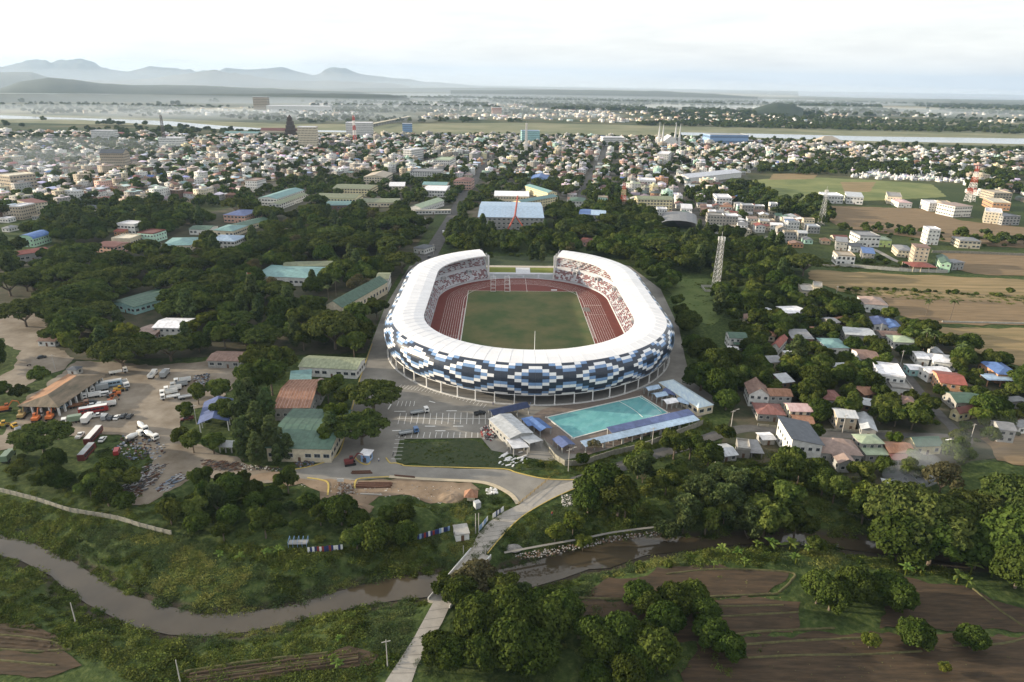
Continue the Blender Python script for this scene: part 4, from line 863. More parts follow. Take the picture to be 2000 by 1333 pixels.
def building(name, label, cat, x, y, rz, w, d, h, wall='white', roof='grey', kind='gx', rise=1.8, ov=.5, storeys=1, win=True, streak=False, group=None, porch=False, nwin=None, doorn=True, winsize=None, openside=False, lod=False, ribs=0):
    t = thing(name, label, cat, (x, y, 0), rz, group)
    if openside:
        m = MB(); n = max(2, int(max(w, d)/5))
        for sx in (-1, 1):
            for k in range(n+1):
                if d > w: m.box((sx*(w/2-.2), -d/2+.2+(d-.4)*k/n, 0), (.35, .35, h))
                else: m.box((-w/2+.2+(w-.4)*k/n, sx*(d/2-.2), 0), (.35, .35, h))
        m.build('pillar', wallm(wall), t, kind='stuff') if n > 40 else [MB().box((0, 0, 0), (.38, .38, h-.1)).build('pillar', wallm(wall), t) and None for _ in ()]
        pm_ = MB().box((0, 0, 0), (.38, .38, h-.12)).mesh('pillar', wallm(wall))
        for sx in (-1, 1):
            for k in range(n+1):
                lx, ly = (sx*(w/2-.2), -d/2+.2+(d-.4)*k/n) if d > w else (-w/2+.2+(w-.4)*k/n, sx*(d/2-.2)); part('pillar', pm_, t, (lx, ly, 0))
        if openside == 'back':
            MB().box((-w/2+.15, 0, 0) if d > w else (0, d/2-.15, 0), (.2, d-.8, h-.3) if d > w else (w-.8, .2, h-.3)).build('back_wall', wallm(wall), t)
    else: body_mb(kind, w, d, h, rise).build('wall', wallm(wall), t)
    rf = roof_mb(kind, w, d, h, rise, ov, roof); rm = roofm_(roof, streak)
    for m in rf:
        ROOF0 = m.build('roof', rm, t)
    if ribs and kind in ('gx', 'gy', 'shed', 'shedx', 'hip'):   # raised standing seams / lifted sheets
        ro = MB(); x_, y_ = w/2+ov, d/2+ov; n = int((2*(y_ if kind in ('gy', 'shedx') else x_))/ribs)
        for k in range(1, n):
            f = -1+2*k/n
            if kind == 'gx': ro.bar((f*x_, -y_, h+.02), (f*x_, 0, h+rise+.02), .06, 3); ro.bar((f*x_, y_, h+.02), (f*x_, 0, h+rise+.02), .06, 3)
            elif kind == 'gy': ro.bar((-x_, f*y_, h+.02), (0, f*y_, h+rise+.02), .06, 3); ro.bar((x_, f*y_, h+.02), (0, f*y_, h+rise+.02), .06, 3)
            elif kind == 'shed': ro.bar((f*x_, -y_, h+.02), (f*x_, y_, h+rise+.02), .06, 3)
        if ro.v: ro.build('roof_seam', roofm_('pink') if (streak and roof == 'rust') else rm, ROOF0, kind='stuff')
    if win and not openside:
        sh = (h-.3)/storeys; ws = winsize or ((1.3, 1.2) if w < 16 else (2.2, 1.4)); gapw = ws[0]+(1.5 if w < 16 else 1.1); me = WIN[ws]
        if lod:
            m = MB()
            for s in range(storeys):
                z = s*sh+sh*.38
                for (L_, a, ox, oy) in ((w, 0, 0, -d/2), (d, -math.pi/2, -w/2, 0), (d, math.pi/2, w/2, 0)):
                    n = max(1, int(L_/2.6))
                    for k in range(n):
                        u = -L_/2+L_*(k+.5)/n; cx, cy = (ox+u, oy-.03) if a == 0 else (ox+(-.03 if a < 0 else .03), u)
                        m.box((cx, cy, z), (1.25, .08, sh*.42) if a == 0 else (.08, 1.25, sh*.42))
            m.build('window', glass, t, kind='stuff' if len(m.f) > 60 else None)
        else:
            for s in range(storeys):
                z = s*sh+sh*.36
                for (L_, a, ox, oy) in ((w, 0, 0, -d/2-.02), (d, -math.pi/2, -w/2-.02, 0), (d, math.pi/2, w/2+.02, 0)):
                    n = nwin if (nwin and a == 0) else max(1, int(L_/gapw)); n = min(n, 14)
                    for k in range(n):
                        u = -L_/2+L_*(k+.5)/n
                        if s == 0 and a == 0 and doorn and k == n//2: part('door', DOOR, t, (ox+u, oy, .02), a); continue
                        cx, cy = (ox+u, oy) if a == 0 else (ox, u)
                        if math.hypot(x, y) < 480: wo = part('window', WFR[ws], t, (cx, cy, z), a); part('pane', PANE[ws], wo)
                        else: part('window', me, t, (cx, cy, z), a)
    if porch: MB().slab([(-w*.3, -d/2-2.4, h*.55), (w*.3, -d/2-2.4, h*.55), (w*.3, -d/2-.03, h*.62), (-w*.3, -d/2-.03, h*.62)], .12).build('porch_roof', rm, t)
    BLOCK.append((x, y, max(w, d)*.42+.12*min(w, d))); HERO.append((x, y, .5*math.hypot(w, d))); KEEP.append((x, y, h, rz, w, d)); return t
def bp3(A, B, C, h, dfix=None):
    a, b2, c = GP(A, h), GP(B, h), GP(C, h); u = (b2-a); w = u.length; u.normalize(); n = Vector((-u.y, u.x, 0)); d = (c-b2).dot(n); d = max(2.5, d) if dfix is None else dfix; ce = (a+b2)/2+n*d/2
    return ce.x, ce.y, math.atan2(u.y, u.x), w, d
def hb(name, label, cat, A, B, C, h, **k):
    dfix = k.pop('dfix', None); dmax = k.pop('dmax', None)
    x, y, rz, w, d = bp3(A, B, C, h, dfix)
    if dmax and d > dmax: d = dmax
    return building(name, label, cat, x, y, rz, w, d, h, **k)
HS = [
# left of the stadium
('warehouse', 'long dull green roofed warehouse beside the parking entrance road', 'warehouse', (520, 874), (645, 877), (624, 800), 6, dict(wall='cream', roof='green', kind='gx', rise=1.6, ribs=2.5)),
('rusty_hall', 'building with rust striped metal roof behind the green warehouse', 'building', (535, 797), (604, 796), (622, 742), 6, dict(wall='grey', roof='rust', kind='gx', rise=2.4, ribs=1.3, streak=True)),
('annex_building', 'small grey annex with gable end at the right of the rust striped roof', 'building', (600, 772), (624, 772), (632, 745), 5, dict(wall='grey', roof='pinkbrown', kind='gy', rise=1.6)),
('long_hall', 'long low hall with patchy olive green roof left of the ring road', 'building', (584, 716), (696, 722), (702, 700), 5, dict(wall='white', roof='olive', kind='gx', rise=1.6, ribs=1.6, streak=True)),
('link_building', 'small teal roofed building between the rust roof and the olive roof', 'building', (567, 745), (606, 742), (616, 724), 4.5, dict(wall='grey', roof='teal', kind='shed', rise=.6)),
('guard_booth', 'small white roofed guard booth on the traffic island', 'booth', (704, 888), (720, 890), (719, 880), 3.2, dict(wall='blue', roof='white', kind='slab', rise=.3)),
('small_house', 'white cottage with dark brown roof beside the dirt road', 'house', (73, 666), (106, 667), (108, 653), 3, dict(wall='white', roof='brown', kind='gx', rise=1.4)),
('gatehouse', 'tiny white gatehouse at the far end of the motor pool shed', 'booth', (131, 722), (149, 723), (149, 716), 3, dict(wall='white', roof='darkgrey', kind='hip', rise=.8)),
('classroom_building', 'long green roofed building half hidden in the trees left of the gym', 'building', (217, 590), (262, 600), (290, 560), 5, dict(wall='teal', roof='green', kind='gy', rise=1.3, ribs=2.5)),
('white_roof_house', 'two storey house with bright white roof among trees above the yard', 'house', (298, 640), (354, 641), (350, 622), 6.5, dict(wall='white', roof='white', kind='gx', rise=1.4, storeys=2, ribs=2)),
('brown_roof_house', 'brown roofed low building left of the white roofed house', 'building', (262, 653), (300, 655), (305, 635), 4.2, dict(wall='brown', roof='pinkbrown', kind='gx', rise=1.2)),
('long_shed', 'long dark brown shed roof in tree shade above the yard', 'shed', (405, 704), (482, 706), (485, 688), 4, dict(wall='grey', roof='brown', kind='gx', rise=1.2)),
('canopy', 'purple and white canopy tent roof beside the pale airy trees', 'canopy', (388, 828), (445, 822), (440, 782), 4.6, dict(wall='white', roof='purple', kind='gy', rise=2.2, openside=True, win=False, dmax=24)),
('small_shed', 'small grey shed with orange drum near the dirt road end', 'shed', (427, 872), (452, 873), (452, 864), 2.8, dict(wall='grey', roof='silver', kind='shed', rise=.5, openside=True, win=False)),
('gymnasium', 'long gymnasium with green gable roof left of the stadium', 'building', (634, 597), (668, 601), (738, 549), 8, dict(wall='cream', roof='green', kind='gy', rise=3.6, ribs=3, winsize=(1.8, 2.0))),
('gymnasium_annex', 'white block at the far end of the green gymnasium', 'building', (735, 545), (758, 545), (757, 533), 9, dict(wall='white', roof='olive', kind='gx', rise=1.4, storeys=2)),
('campus_hall', 'campus building with pale teal roof in front of the olive roofed wing', 'building', (495, 539), (612, 544), (632, 522), 6, dict(wall='white', roof='teal', kind='hip', rise=2.2, ribs=0)),
('campus_wing', 'olive roofed campus wing behind the pale teal roof', 'building', (553, 521), (648, 519), (652, 510), 6.5, dict(wall='cream', roof='olive', kind='gx', rise=1.6)),
('roadside_house', 'small white house beside the road behind the stadium', 'house', (808, 484), (829, 487), (832, 478), 4.5, dict(wall='white', roof='darkgrey', kind='hip', rise=1.4)),
# campus beyond
('school_building', 'yellow three storey school block with olive roof, nearest of the campus', 'school', (616, 386), (694, 388), (690, 379), 9, dict(wall='yellow', roof='olive', kind='gx', rise=2.4, storeys=2)),
('school_building', 'yellow school block with white topped olive roof behind the nearest one', 'school', (650, 368), (722, 370), (716, 361), 9, dict(wall='yellow', roof='olive', kind='gx', rise=2.4, storeys=3)),
('school_building', 'angled white school wing with teal green roof at the campus left', 'school', (540, 389), (594, 371), (585, 362), 8, dict(wall='white', roof='teal', kind='gx', rise=2.2, storeys=2)),
('school_building', 'olive roofed wing joined to the angled white school wing', 'school', (545, 400), (600, 380), (625, 368), 6, dict(wall='white', roof='olive', kind='gx', rise=2.0, storeys=2, dfix=12)),
('school_hall', 'low teal green roofed hall in front of the nearest yellow school block', 'school', (620, 402), (688, 401), (688, 392), 5, dict(wall='brown', roof='teal', kind='gx', rise=1.8)),
('school_hall', 'long low olive roofed building right of the teal roofed school hall', 'school', (695, 396), (779, 396), (778, 388), 5, dict(wall='cream', roof='olive', kind='gx', rise=1.6)),
('chapel', 'white gabled hall with pale green striped roof near the school yard', 'building', (798, 405), (822, 407), (834, 389), 6.5, dict(wall='white', roof='palegreen', kind='gy', rise=3.0)),
('covered_walk', 'long white colonnade beside the school yard wall', 'building', (812, 412), (880, 411), (880, 407), 4, dict(wall='white', roof='cream', kind='slab', rise=.3, dfix=5)),
('school_building', 'white roofed two storey school block behind the dark trees', 'school', (760, 364), (790, 364), (791, 356), 8, dict(wall='cream', roof='white', kind='gx', rise=2.0, storeys=2)),
('school_building', 'white school block with teal rear roof left of the avenue', 'school', (827, 372), (870, 373), (871, 363), 8, dict(wall='white', roof='white', kind='gx', rise=2.0, storeys=2)),
('school_building', 'long teal green roof behind the white block left of the avenue', 'school', (825, 361), (872, 362), (872, 356), 9, dict(wall='cream', roof='teal', kind='gx', rise=2.0, storeys=2)),
('school_building', 'pink walled three storey block beside the top of the avenue', 'school', (886, 354), (920, 355), (918, 349), 11, dict(wall='pink', roof='maroon', kind='gy', rise=2.0, storeys=3)),
('apartment_block', 'four storey cream block with shallow gable front above the school', 'apartment block', (710, 346), (752, 347), (748, 338), 13, dict(wall='cream', roof='tan', kind='gy', rise=3.0, storeys=4)),
('office_block', 'long four storey grey banded block above the white school blocks', 'office block', (801, 336), (862, 337), (862, 331), 12, dict(wall='white', roof='grey', kind='flat', storeys=4)),
('office_block', 'white five storey block with dark central bay in the middle town', 'office block', (846, 313), (878, 314), (881, 308), 15, dict(wall='white', roof='palegreen', kind='flat', storeys=4)),
('tower_block', 'slim white windowless tower in the middle town', 'tower block', (787, 293), (803, 294), (804, 289), 19, dict(wall='white', roof='white', kind='flat', storeys=5)),
('apartment_block', 'white four storey house at the left edge of the campus', 'apartment block', (478, 353), (501, 354), (509, 349), 14, dict(wall='white', roof='pinkbrown', kind='flat', storeys=4)),
('villa', 'pink walled two storey building with pale blue roof above the campus', 'house', (436, 420), (478, 422), (488, 410), 7.5, dict(wall='pink', roof='purple', kind='hip', rise=2, storeys=2)),
('school_building', 'dark green roofed long building behind the bluish white hall', 'school', (446, 440), (474, 443), (498, 426), 5, dict(wall='cream', roof='green', kind='gy', rise=1.8)),
('school_building', 'green roofed low building left of the pale teal hip roof', 'school', (369, 448), (408, 449), (409, 441), 5, dict(wall='white', roof='green', kind='gx', rise=1.6)),
('pavilion', 'pale teal hip roofed pavilion beside the green roofed long building', 'building', (415, 450), (455, 452), (466, 440), 5.5, dict(wall='cream', roof='teal', kind='hip', rise=2.0)),
('hall', 'bluish white hip roofed hall behind the tall pale trees', 'building', (405, 470), (458, 472), (468, 460), 7, dict(wall='white', roof='skyblue', kind='hip', rise=2.6, storeys=2)),
('hall', 'pale teal roofed hall left of the bluish white hall', 'building', (316, 480), (372, 479), (384, 464), 5, dict(wall='cream', roof='teal', kind='hip', rise=2.2)),
('house', 'two storey house with maroon red roof left of the pale teal hall', 'house', (186, 480), (222, 484), (231, 472), 5.5, dict(wall='pink', roof='maroon', kind='gx', rise=1.8, storeys=2)),
('hall', 'flat cream box building left of the mint green house', 'building', (217, 467), (254, 468), (256, 459), 6, dict(wall='cream', roof='cream', kind='flat', win=True)),
('house', 'mint green two storey house in the left woods', 'house', (268, 456), (299, 458), (301, 449), 7.5, dict(wall='mint', roof='maroon', kind='flat', storeys=2)),
('villa', 'pale green villa with blue barrel roof at the left', 'house', (35, 466), (64, 467), (70, 456), 7, dict(wall='green', roof='blue', kind='arch', rise=3.2, storeys=2)),
('barn', 'long grey barn with red edged sloping roof at the left', 'barn', (27, 500), (96, 489), (102, 480), 6, dict(wall='grey', roof='red', kind='gx', rise=1.4)),
('house', 'white three storey house rising above the dark woods at left', 'house', (228, 438), (262, 440), (265, 433), 9, dict(wall='white', roof='white', kind='flat', storeys=2)),
('house', 'small terracotta roofed house below the white house at left', 'house', (222, 452), (240, 453), (240, 447), 4, dict(wall='orange', roof='red', kind='gx', rise=1.2)),
('apartment_block', 'cream stepped building with red brown roof at the left town edge', 'apartment block', (62, 398), (92, 394), (99, 385), 12, dict(wall='cream', roof='maroon', kind='shed', rise=1.2, storeys=4)),
('apartment_block', 'tall beige block at the left edge of the picture', 'apartment block', (-6, 342), (18, 345), (36, 336), 20, dict(wall='tan', roof='cream', kind='flat', storeys=5)),
# behind the stadium
('sports_hall', 'large sports hall with white blue roof behind the stadium', 'sports hall', (934, 424), (1062, 426), (1062, 396), 12, dict(wall='grey', roof='skyblue', kind='gx', rise=3.5, storeys=3, ribs=5, winsize=(2.2, 1.4))),
('school_building', 'white roofed school block behind the large sports hall', 'school', (966, 383), (1033, 384), (1030, 375), 9, dict(wall='cream', roof='white', kind='archx', rise=2, storeys=2)),
('school_building', 'long angled school wing with pale teal roof right of the sports hall', 'school', (1020, 396), (1089, 384), (1080, 377), 9, dict(wall='yellow', roof='teal', kind='gx', rise=2.0, storeys=3, dfix=14)),
('school_building', 'far wing with pale teal roof climbing behind the angled school wing', 'school', (1070, 377), (1088, 376), (1086, 360), 9, dict(wall='yellow', roof='teal', kind='gy', rise=2.0, storeys=3)),
('school_building', 'four storey yellow school with olive roof right of the stadium axis', 'school', (1246, 390), (1314, 391), (1314, 385), 13, dict(wall='yellow', roof='olive', kind='gx', rise=2.6, storeys=4)),
('convention_hall', 'big bright white sloping hall in the right of the town', 'hall', (1317, 344), (1345, 348), (1330, 322), 8, dict(wall='white', roof='white', kind='gy', rise=4, win=False)),
('house', 'small bright blue gabled house in front of the town', 'house', (1037, 349), (1069, 350), (1069, 343), 5, dict(wall='blue', roof='blue', kind='gy', rise=3)),
('house', 'white two storey house with green roof right of the sports hall', 'house', (1113, 393), (1143, 394), (1146, 387), 7.5, dict(wall='white', roof='green', kind='hip', rise=2.2, storeys=2)),
('shop_building', 'building with blue roof and banner between dark tree groups', 'building', (1131, 418), (1153, 419), (1153, 412), 8, dict(wall='white', roof='blue', kind='shed', rise=1.5, storeys=2)),
('shop_building', 'grey three storey block with blue box on top beside the blue roof', 'building', (1155, 420), (1183, 421), (1182, 411), 9, dict(wall='concrete', roof='skyblue', kind='gx', rise=1.8, storeys=3)),
('covered_court', 'dark blue arched roof court among trees right of the stadium', 'covered court', (1292, 437), (1362, 441), (1352, 422), 5, dict(wall='white', roof='grey', kind='arch', rise=4, openside=True, win=False)),
('house', 'white two storey box house right of the yellow school', 'house', (1331, 407), (1352, 408), (1352, 399), 8, dict(wall='white', roof='white', kind='gx', rise=1.8, storeys=2)),
('apartment_block', 'white stepped four storey block above the right woods', 'apartment block', (1400, 387), (1430, 388), (1432, 381), 11, dict(wall='white', roof='white', kind='flat', storeys=3)),
('apartment_block', 'wide white blank block above the yellow school', 'apartment block', (1249, 353), (1281, 354), (1281, 349), 10, dict(wall='white', roof='white', kind='flat', storeys=2)),
('apartment_block', 'white six storey block left of the white sloping hall', 'apartment block', (1284, 301), (1306, 302), (1306, 297), 17, dict(wall='white', roof='white', kind='flat', storeys=5)),
('house', 'low house with red roof between the sports hall and the right woods', 'house', (1132, 472), (1158, 474), (1160, 466), 4, dict(wall='pink', roof='maroon', kind='hip', rise=1.4)),
# right village
('modern_house', 'white modern house with dark grey single slope roof in the village', 'house', (1547, 866), (1607, 869), (1587, 826), 8.5, dict(wall='white', roof='darkgrey', kind='shedx', rise=2.2, storeys=2, ov=.7, ribs=0)),
('bungalow', 'bungalow with pinkish brown hip roof right of the white modern house', 'house', (1604, 884), (1684, 890), (1682, 862), 4.2, dict(wall='grey', roof='pinkbrown', kind='hip', rise=3.6, ribs=0)),
('porch_wing', 'front gable wing of pinkish brown roof with arched window', 'house', (1640, 905), (1672, 906), (1668, 888), 4.0, dict(wall='grey', roof='pinkbrown', kind='gy', rise=2.0)),
('house', 'two storey house with pale green roof behind the pinkish brown bungalow', 'house', (1683, 866), (1726, 866), (1716, 849), 6, dict(wall='concrete', roof='palegreen', kind='hip', rise=1.3, storeys=2)),
('house', 'low lean-to with pale green roof in front of the pale green hip', 'house', (1693, 888), (1735, 888), (1728, 876), 3.5, dict(wall='concrete', roof='palegreen', kind='shed', rise=.7)),
('house', 'house with patchy rust and tan roof right of the pale green roofs', 'house', (1738, 884), (1786, 884), (1772, 864), 4, dict(wall='brown', roof='rust', kind='gx', rise=1.6, streak=True)),
('house', 'maroon roofed low house in front of the patchy rust roof', 'house', (1745, 898), (1775, 898), (1768, 886), 3, dict(wall='brown', roof='maroon', kind='gx', rise=1.0)),
('house', 'green roofed house with yellow gable wall beside the village street', 'house', (1790, 872), (1840, 870), (1832, 853), 4, dict(wall='yellow', roof='green', kind='gx', rise=2.2)),
('shed', 'narrow white metal roof shed at the street corner', 'shed', (1868, 884), (1886, 886), (1866, 862), 3, dict(wall='grey', roof='white', kind='gy', rise=.7)),
('house', 'white gable fronted house with brown roof by the big tree row', 'house', (1464, 770), (1503, 773), (1494, 752), 6, dict(wall='white', roof='brown', kind='gy', rise=3.4, storeys=2)),
('house', 'two storey house with rust orange roof beside the white gable house', 'house', (1504, 773), (1547, 774), (1541, 760), 6, dict(wall='grey', roof='rust', kind='gx', rise=1.6, storeys=2, streak=True)),
('house', 'low house with rusty red hip roof in front of the white gable house', 'house', (1481, 808), (1534, 811), (1523, 790), 3.5, dict(wall='concrete', roof='maroon', kind='hip', rise=2.0, streak=True)),
('house', 'two storey house with faded pink roof beside the rusty red hip', 'house', (1544, 803), (1586, 804), (1578, 789), 5, dict(wall='cream', roof='pink', kind='gx', rise=1.4, storeys=2)),
('shed', 'rusty red lean-to roofs behind the white modern house', 'shed', (1552, 825), (1590, 828), (1584, 812), 3, dict(wall='brown', roof='rust', kind='gx', rise=1.0, streak=True)),
('house', 'two storey wooden house with white striped rusty roof', 'house', (1637, 815), (1675, 817), (1664, 799), 6, dict(wall='tan', roof='silver', kind='gx', rise=1.4, storeys=2, streak=True, ribs=1.4)),
('house', 'grey roofed house right of the white striped roof', 'house', (1684, 838), (1712, 842), (1704, 812), 3.6, dict(wall='grey', roof='silver', kind='gy', rise=1.2)),
('house', 'rust and white patchwork roof house behind the striped roof', 'house', (1610, 781), (1647, 782), (1636, 763), 3.6, dict(wall='grey', roof='maroon', kind='hip', rise=1.8, streak=True, ribs=0)),
('concrete_house', 'large unfinished white concrete house beside the village lane', 'house', (1716, 733), (1769, 739), (1762, 715), 7, dict(wall='white', roof='white', kind='flat', storeys=2)),
('concrete_house', 'lower white stepped block in front of the unfinished concrete house', 'house', (1742, 759), (1784, 763), (1776, 744), 4, dict(wall='white', roof='concrete', kind='flat', storeys=1)),
('house', 'white two storey house with brown roof below the concrete house', 'house', (1762, 788), (1791, 791), (1784, 776), 6, dict(wall='white', roof='brown', kind='hip', rise=1.5, storeys=2)),
('house', 'orange walled two storey house with red roof at the right', 'house', (1838, 747), (1888, 753), (1868, 729), 6, dict(wall='orange', roof='red', kind='gx', rise=1.6, storeys=2)),
('house', 'white roofed house joined behind the orange walled house', 'house', (1815, 729), (1858, 728), (1842, 716), 5, dict(wall='white', roof='white', kind='gx', rise=1.0)),
('house', 'long green roofed house in front of the orange walled house', 'house', (1869, 786), (1922, 788), (1914, 768), 4.5, dict(wall='concrete', roof='green', kind='gx', rise=1.8)),
('house', 'yellow walled house with maroon roof in front of the long green roof', 'house', (1874, 808), (1914, 800), (1905, 791), 4, dict(wall='yellow', roof='maroon', kind='gx', rise=2.0)),
('house', 'orange walled house under bright blue roof at the right edge', 'house', (1950, 731), (1992, 733), (1984, 709), 5, dict(wall='orange', roof='blue', kind='hip', rise=1.8)),
('carport', 'low carport with pale blue roof in front of the bright blue roof', 'carport', (1930, 742), (1983, 744), (1981, 734), 3.6, dict(wall='orange', roof='skyblue', kind='shed', rise=.4, openside=True, win=False)),
('house', 'teal roofed bungalow in the trees of the upper village', 'house', (1616, 679), (1659, 680), (1650, 662), 4, dict(wall='white', roof='teal', kind='hip', rise=1.6)),
('house', 'plain dark grey roofed house left of the teal bungalow', 'house', (1548, 661), (1589, 662), (1581, 647), 5, dict(wall='brown', roof='grey', kind='shed', rise=1.0)),
('house', 'narrow white house with red roof left of the grey roofed house', 'house', (1507, 676), (1521, 679), (1531, 660), 5, dict(wall='white', roof='red', kind='gy', rise=2.0)),
('house', 'white two storey house with green roof beside the wood', 'house', (1426, 660), (1459, 661), (1457, 650), 6.5, dict(wall='white', roof='green', kind='gx', rise=1.6, storeys=2, porch=True)),
('carport', 'small white gabled porch roof below the green roofed house', 'carport', (1423, 690), (1442, 692), (1440, 678), 3, dict(wall='white', roof='white', kind='gx', rise=.8, openside=True, win=False)),
('warehouse', 'grey sheet metal warehouse with wavy pale roof in the upper village', 'warehouse', (1652, 653), (1710, 657), (1711, 643), 6, dict(wall='grey', roof='silver', kind='gx', rise=1.0)),
('house', 'pale blue roofed house left of the bright blue roof in upper village', 'house', (1708, 634), (1738, 637), (1728, 622), 4, dict(wall='white', roof='purple', kind='gy', rise=1.2)),
('house', 'bright blue roofed house in the upper village', 'house', (1738, 641), (1764, 643), (1752, 627), 4, dict(wall='white', roof='blue', kind='gy', rise=1.2)),
('house', 'rust brown roofed house below the bright blue roof', 'house', (1723, 656), (1760, 657), (1756, 647), 3.6, dict(wall='grey', roof='brown', kind='gx', rise=1.2, streak=True)),
('house', 'light green roofed house left of the coconut palms', 'house', (1747, 668), (1792, 670), (1784, 657), 4, dict(wall='white', roof='palegreen', kind='hip', rise=1.6)),
('house', 'white walled house with brown red roof above the concrete house', 'house', (1682, 701), (1719, 703), (1714, 685), 5, dict(wall='white', roof='brown', kind='gx', rise=1.6)),
('house', 'small white roof with teal edge beside the village lane', 'house', (1779, 722), (1805, 723), (1801, 713), 3.6, dict(wall='teal', roof='white', kind='gx', rise=.8)),
('house', 'pair of white metal roofs under the palm trees', 'house', (1793, 700), (1816, 702), (1812, 688), 4, dict(wall='white', roof='white', kind='gx', rise=.9)),
('house', 'wide white and grey roof right of the pair of white roofs', 'house', (1824, 706), (1868, 711), (1858, 695), 4, dict(wall='white', roof='white', kind='hip', rise=1.6)),
('unfinished_house', 'unfinished bare concrete house with stub columns by the street bend', 'house', (1441, 878), (1466, 881), (1462, 862), 3.6, dict(wall='concrete', roof='concrete', kind='flat')),
('shed', 'grey open shed right of the bare concrete house', 'shed', (1468, 884), (1490, 885), (1483, 862), 2.6, dict(wall='concrete', roof='grey', kind='shed', rise=.4, openside=True, win=False)),
('tin_shed', 'shed with shiny patchwork tin roof in front of the creek trees', 'shed', (1399, 893), (1440, 888), (1424, 867), 2.8, dict(wall='grey', roof='silver', kind='gx', rise=1.0, ribs=1.6)),
('shed', 'small white roofed shed beside the dark round bush', 'shed', (1491, 859), (1514, 858), (1506, 845), 2.6, dict(wall='grey', roof='white', kind='gx', rise=.5)),
('tin_shed', 'low smoke veiled shed with long grey roof at the right', 'shed', (1760, 925), (1800, 945), (1790, 910), 3, dict(wall='grey', roof='grey', kind='gy', rise=1.0)),
('tin_shed', 'grey shack in the smoke in front of the giant dark trees', 'shed', (1730, 960), (1752, 964), (1748, 940), 3, dict(wall='grey', roof='silver', kind='gx', rise=.6)),
# right fields
('house', 'cream unfinished house with parapets beside the nearest field', 'house', (1566, 569), (1592, 571), (1600, 559), 7, dict(wall='cream', roof='concrete', kind='flat', storeys=2)),
('house', 'taller cream box joined behind the unfinished cream house', 'house', (1588, 560), (1606, 562), (1612, 554), 9, dict(wall='cream', roof='concrete', kind='flat', storeys=2)),
('workshop', 'low white sheet roofed workshop among the right woods', 'workshop', (1537, 612), (1576, 611), (1562, 598), 4, dict(wall='grey', roof='white', kind='gx', rise=.9)),
('house', 'white house with two brown hip roofs at the field edge', 'house', (1690, 594), (1735, 597), (1728, 582), 5.5, dict(wall='white', roof='pinkbrown', kind='hip', rise=2.4)),
('modern_house', 'white modern house with balcony at the grassy corner', 'house', (1636, 500), (1671, 502), (1671, 494), 8, dict(wall='white', roof='tan', kind='flat', storeys=2, winsize=(1.8, 2.0))),
('modern_house', 'grey and white box house behind the balcony house', 'house', (1634, 472), (1656, 474), (1659, 465), 7.5, dict(wall='grey', roof='grey', kind='slab', storeys=2)),
('modern_house', 'white three level house behind the grey and white box house', 'house', (1680, 462), (1720, 463), (1723, 454), 9.5, dict(wall='white', roof='grey', kind='flat', storeys=2)),
('house', 'low house with dark flat roof right of the grey and white box', 'house', (1662, 482), (1690, 483), (1690, 476), 5, dict(wall='white', roof='darkgrey', kind='slab', storeys=1)),
('house', 'grey walled house with bright blue shed roof', 'house', (1686, 494), (1709, 496), (1709, 487), 6, dict(wall='concrete', roof='blue', kind='shed', rise=.9, storeys=2)),
('house', 'pale lime green house near the lane', 'house', (1718, 470), (1742, 471), (1744, 464), 6, dict(wall='lime', roof='palegreen', kind='flat', storeys=1)),
('house', 'cream house with dark grey hip roof near the lane', 'house', (1755, 489), (1784, 491), (1782, 481), 6, dict(wall='cream', roof='grey', kind='hip', rise=1.6, storeys=2)),
('apartment_block', 'unfinished five level tan block with brown roof in the fields', 'apartment block', (1789, 483), (1817, 485), (1822, 479), 15, dict(wall='tan', roof='brown', kind='slab', storeys=5)),
('pavilion', 'open pavilion with brick red hip roof at the foot of the tan block', 'pavilion', (1784, 522), (1831, 523), (1824, 513), 4, dict(wall='cream', roof='red', kind='hip', rise=1.8, openside=True, win=False)),
('house', 'mint green two storey house with dark green gable roof in the fields', 'house', (1838, 514), (1858, 516), (1862, 503), 7, dict(wall='green', roof='green', kind='gy', rise=2.0, storeys=2)),
('house', 'dark roofed wing right of the mint green field house', 'house', (1862, 514), (1884, 513), (1884, 506), 6, dict(wall='grey', roof='grey', kind='slab', storeys=2)),
('tower_house', 'unfinished white four level tower house in the fields', 'house', (1815, 449), (1838, 450), (1843, 445), 14, dict(wall='white', roof='white', kind='flat', storeys=4)),
('house', 'long cream two storey house right of the white tower house', 'house', (1875, 470), (1917, 472), (1918, 465), 7, dict(wall='cream', roof='grey', kind='hip', rise=1.6, storeys=2)),
('house', 'long white arcaded building beside the white mast', 'building', (1613, 383), (1648, 384), (1647, 378), 9, dict(wall='white', roof='white', kind='flat', storeys=2)),
('house', 'white building with slanted roofs right of the arcaded building', 'building', (1655, 384), (1687, 386), (1687, 379), 9, dict(wall='white', roof='silver', kind='shed', rise=1.5, storeys=2)),
('house', 'unfinished cream block with stub columns beyond the brown field', 'building', (1734, 384), (1762, 386), (1764, 378), 9, dict(wall='cream', roof='concrete', kind='flat', storeys=2)),
('house', 'pink trimmed white house in front of the unfinished cream block', 'house', (1756, 396), (1782, 397), (1782, 390), 6, dict(wall='white', roof='pink', kind='hip', rise=1.3, storeys=1)),
('apartment_block', 'first white block in the row below the red and white mast', 'apartment block', (1816, 398), (1843, 399), (1844, 393), 9, dict(wall='white', roof='white', kind='flat', storeys=3)),
('apartment_block', 'tan middle block in the row below the red and white mast', 'apartment block', (1846, 400), (1866, 401), (1868, 394), 11, dict(wall='tan', roof='tan', kind='flat', storeys=3)),
('apartment_block', 'white walled block with pink roof below the red and white mast', 'apartment block', (1866, 404), (1900, 403), (1896, 395), 12, dict(wall='white', roof='pinkbrown', kind='slab', storeys=3)),
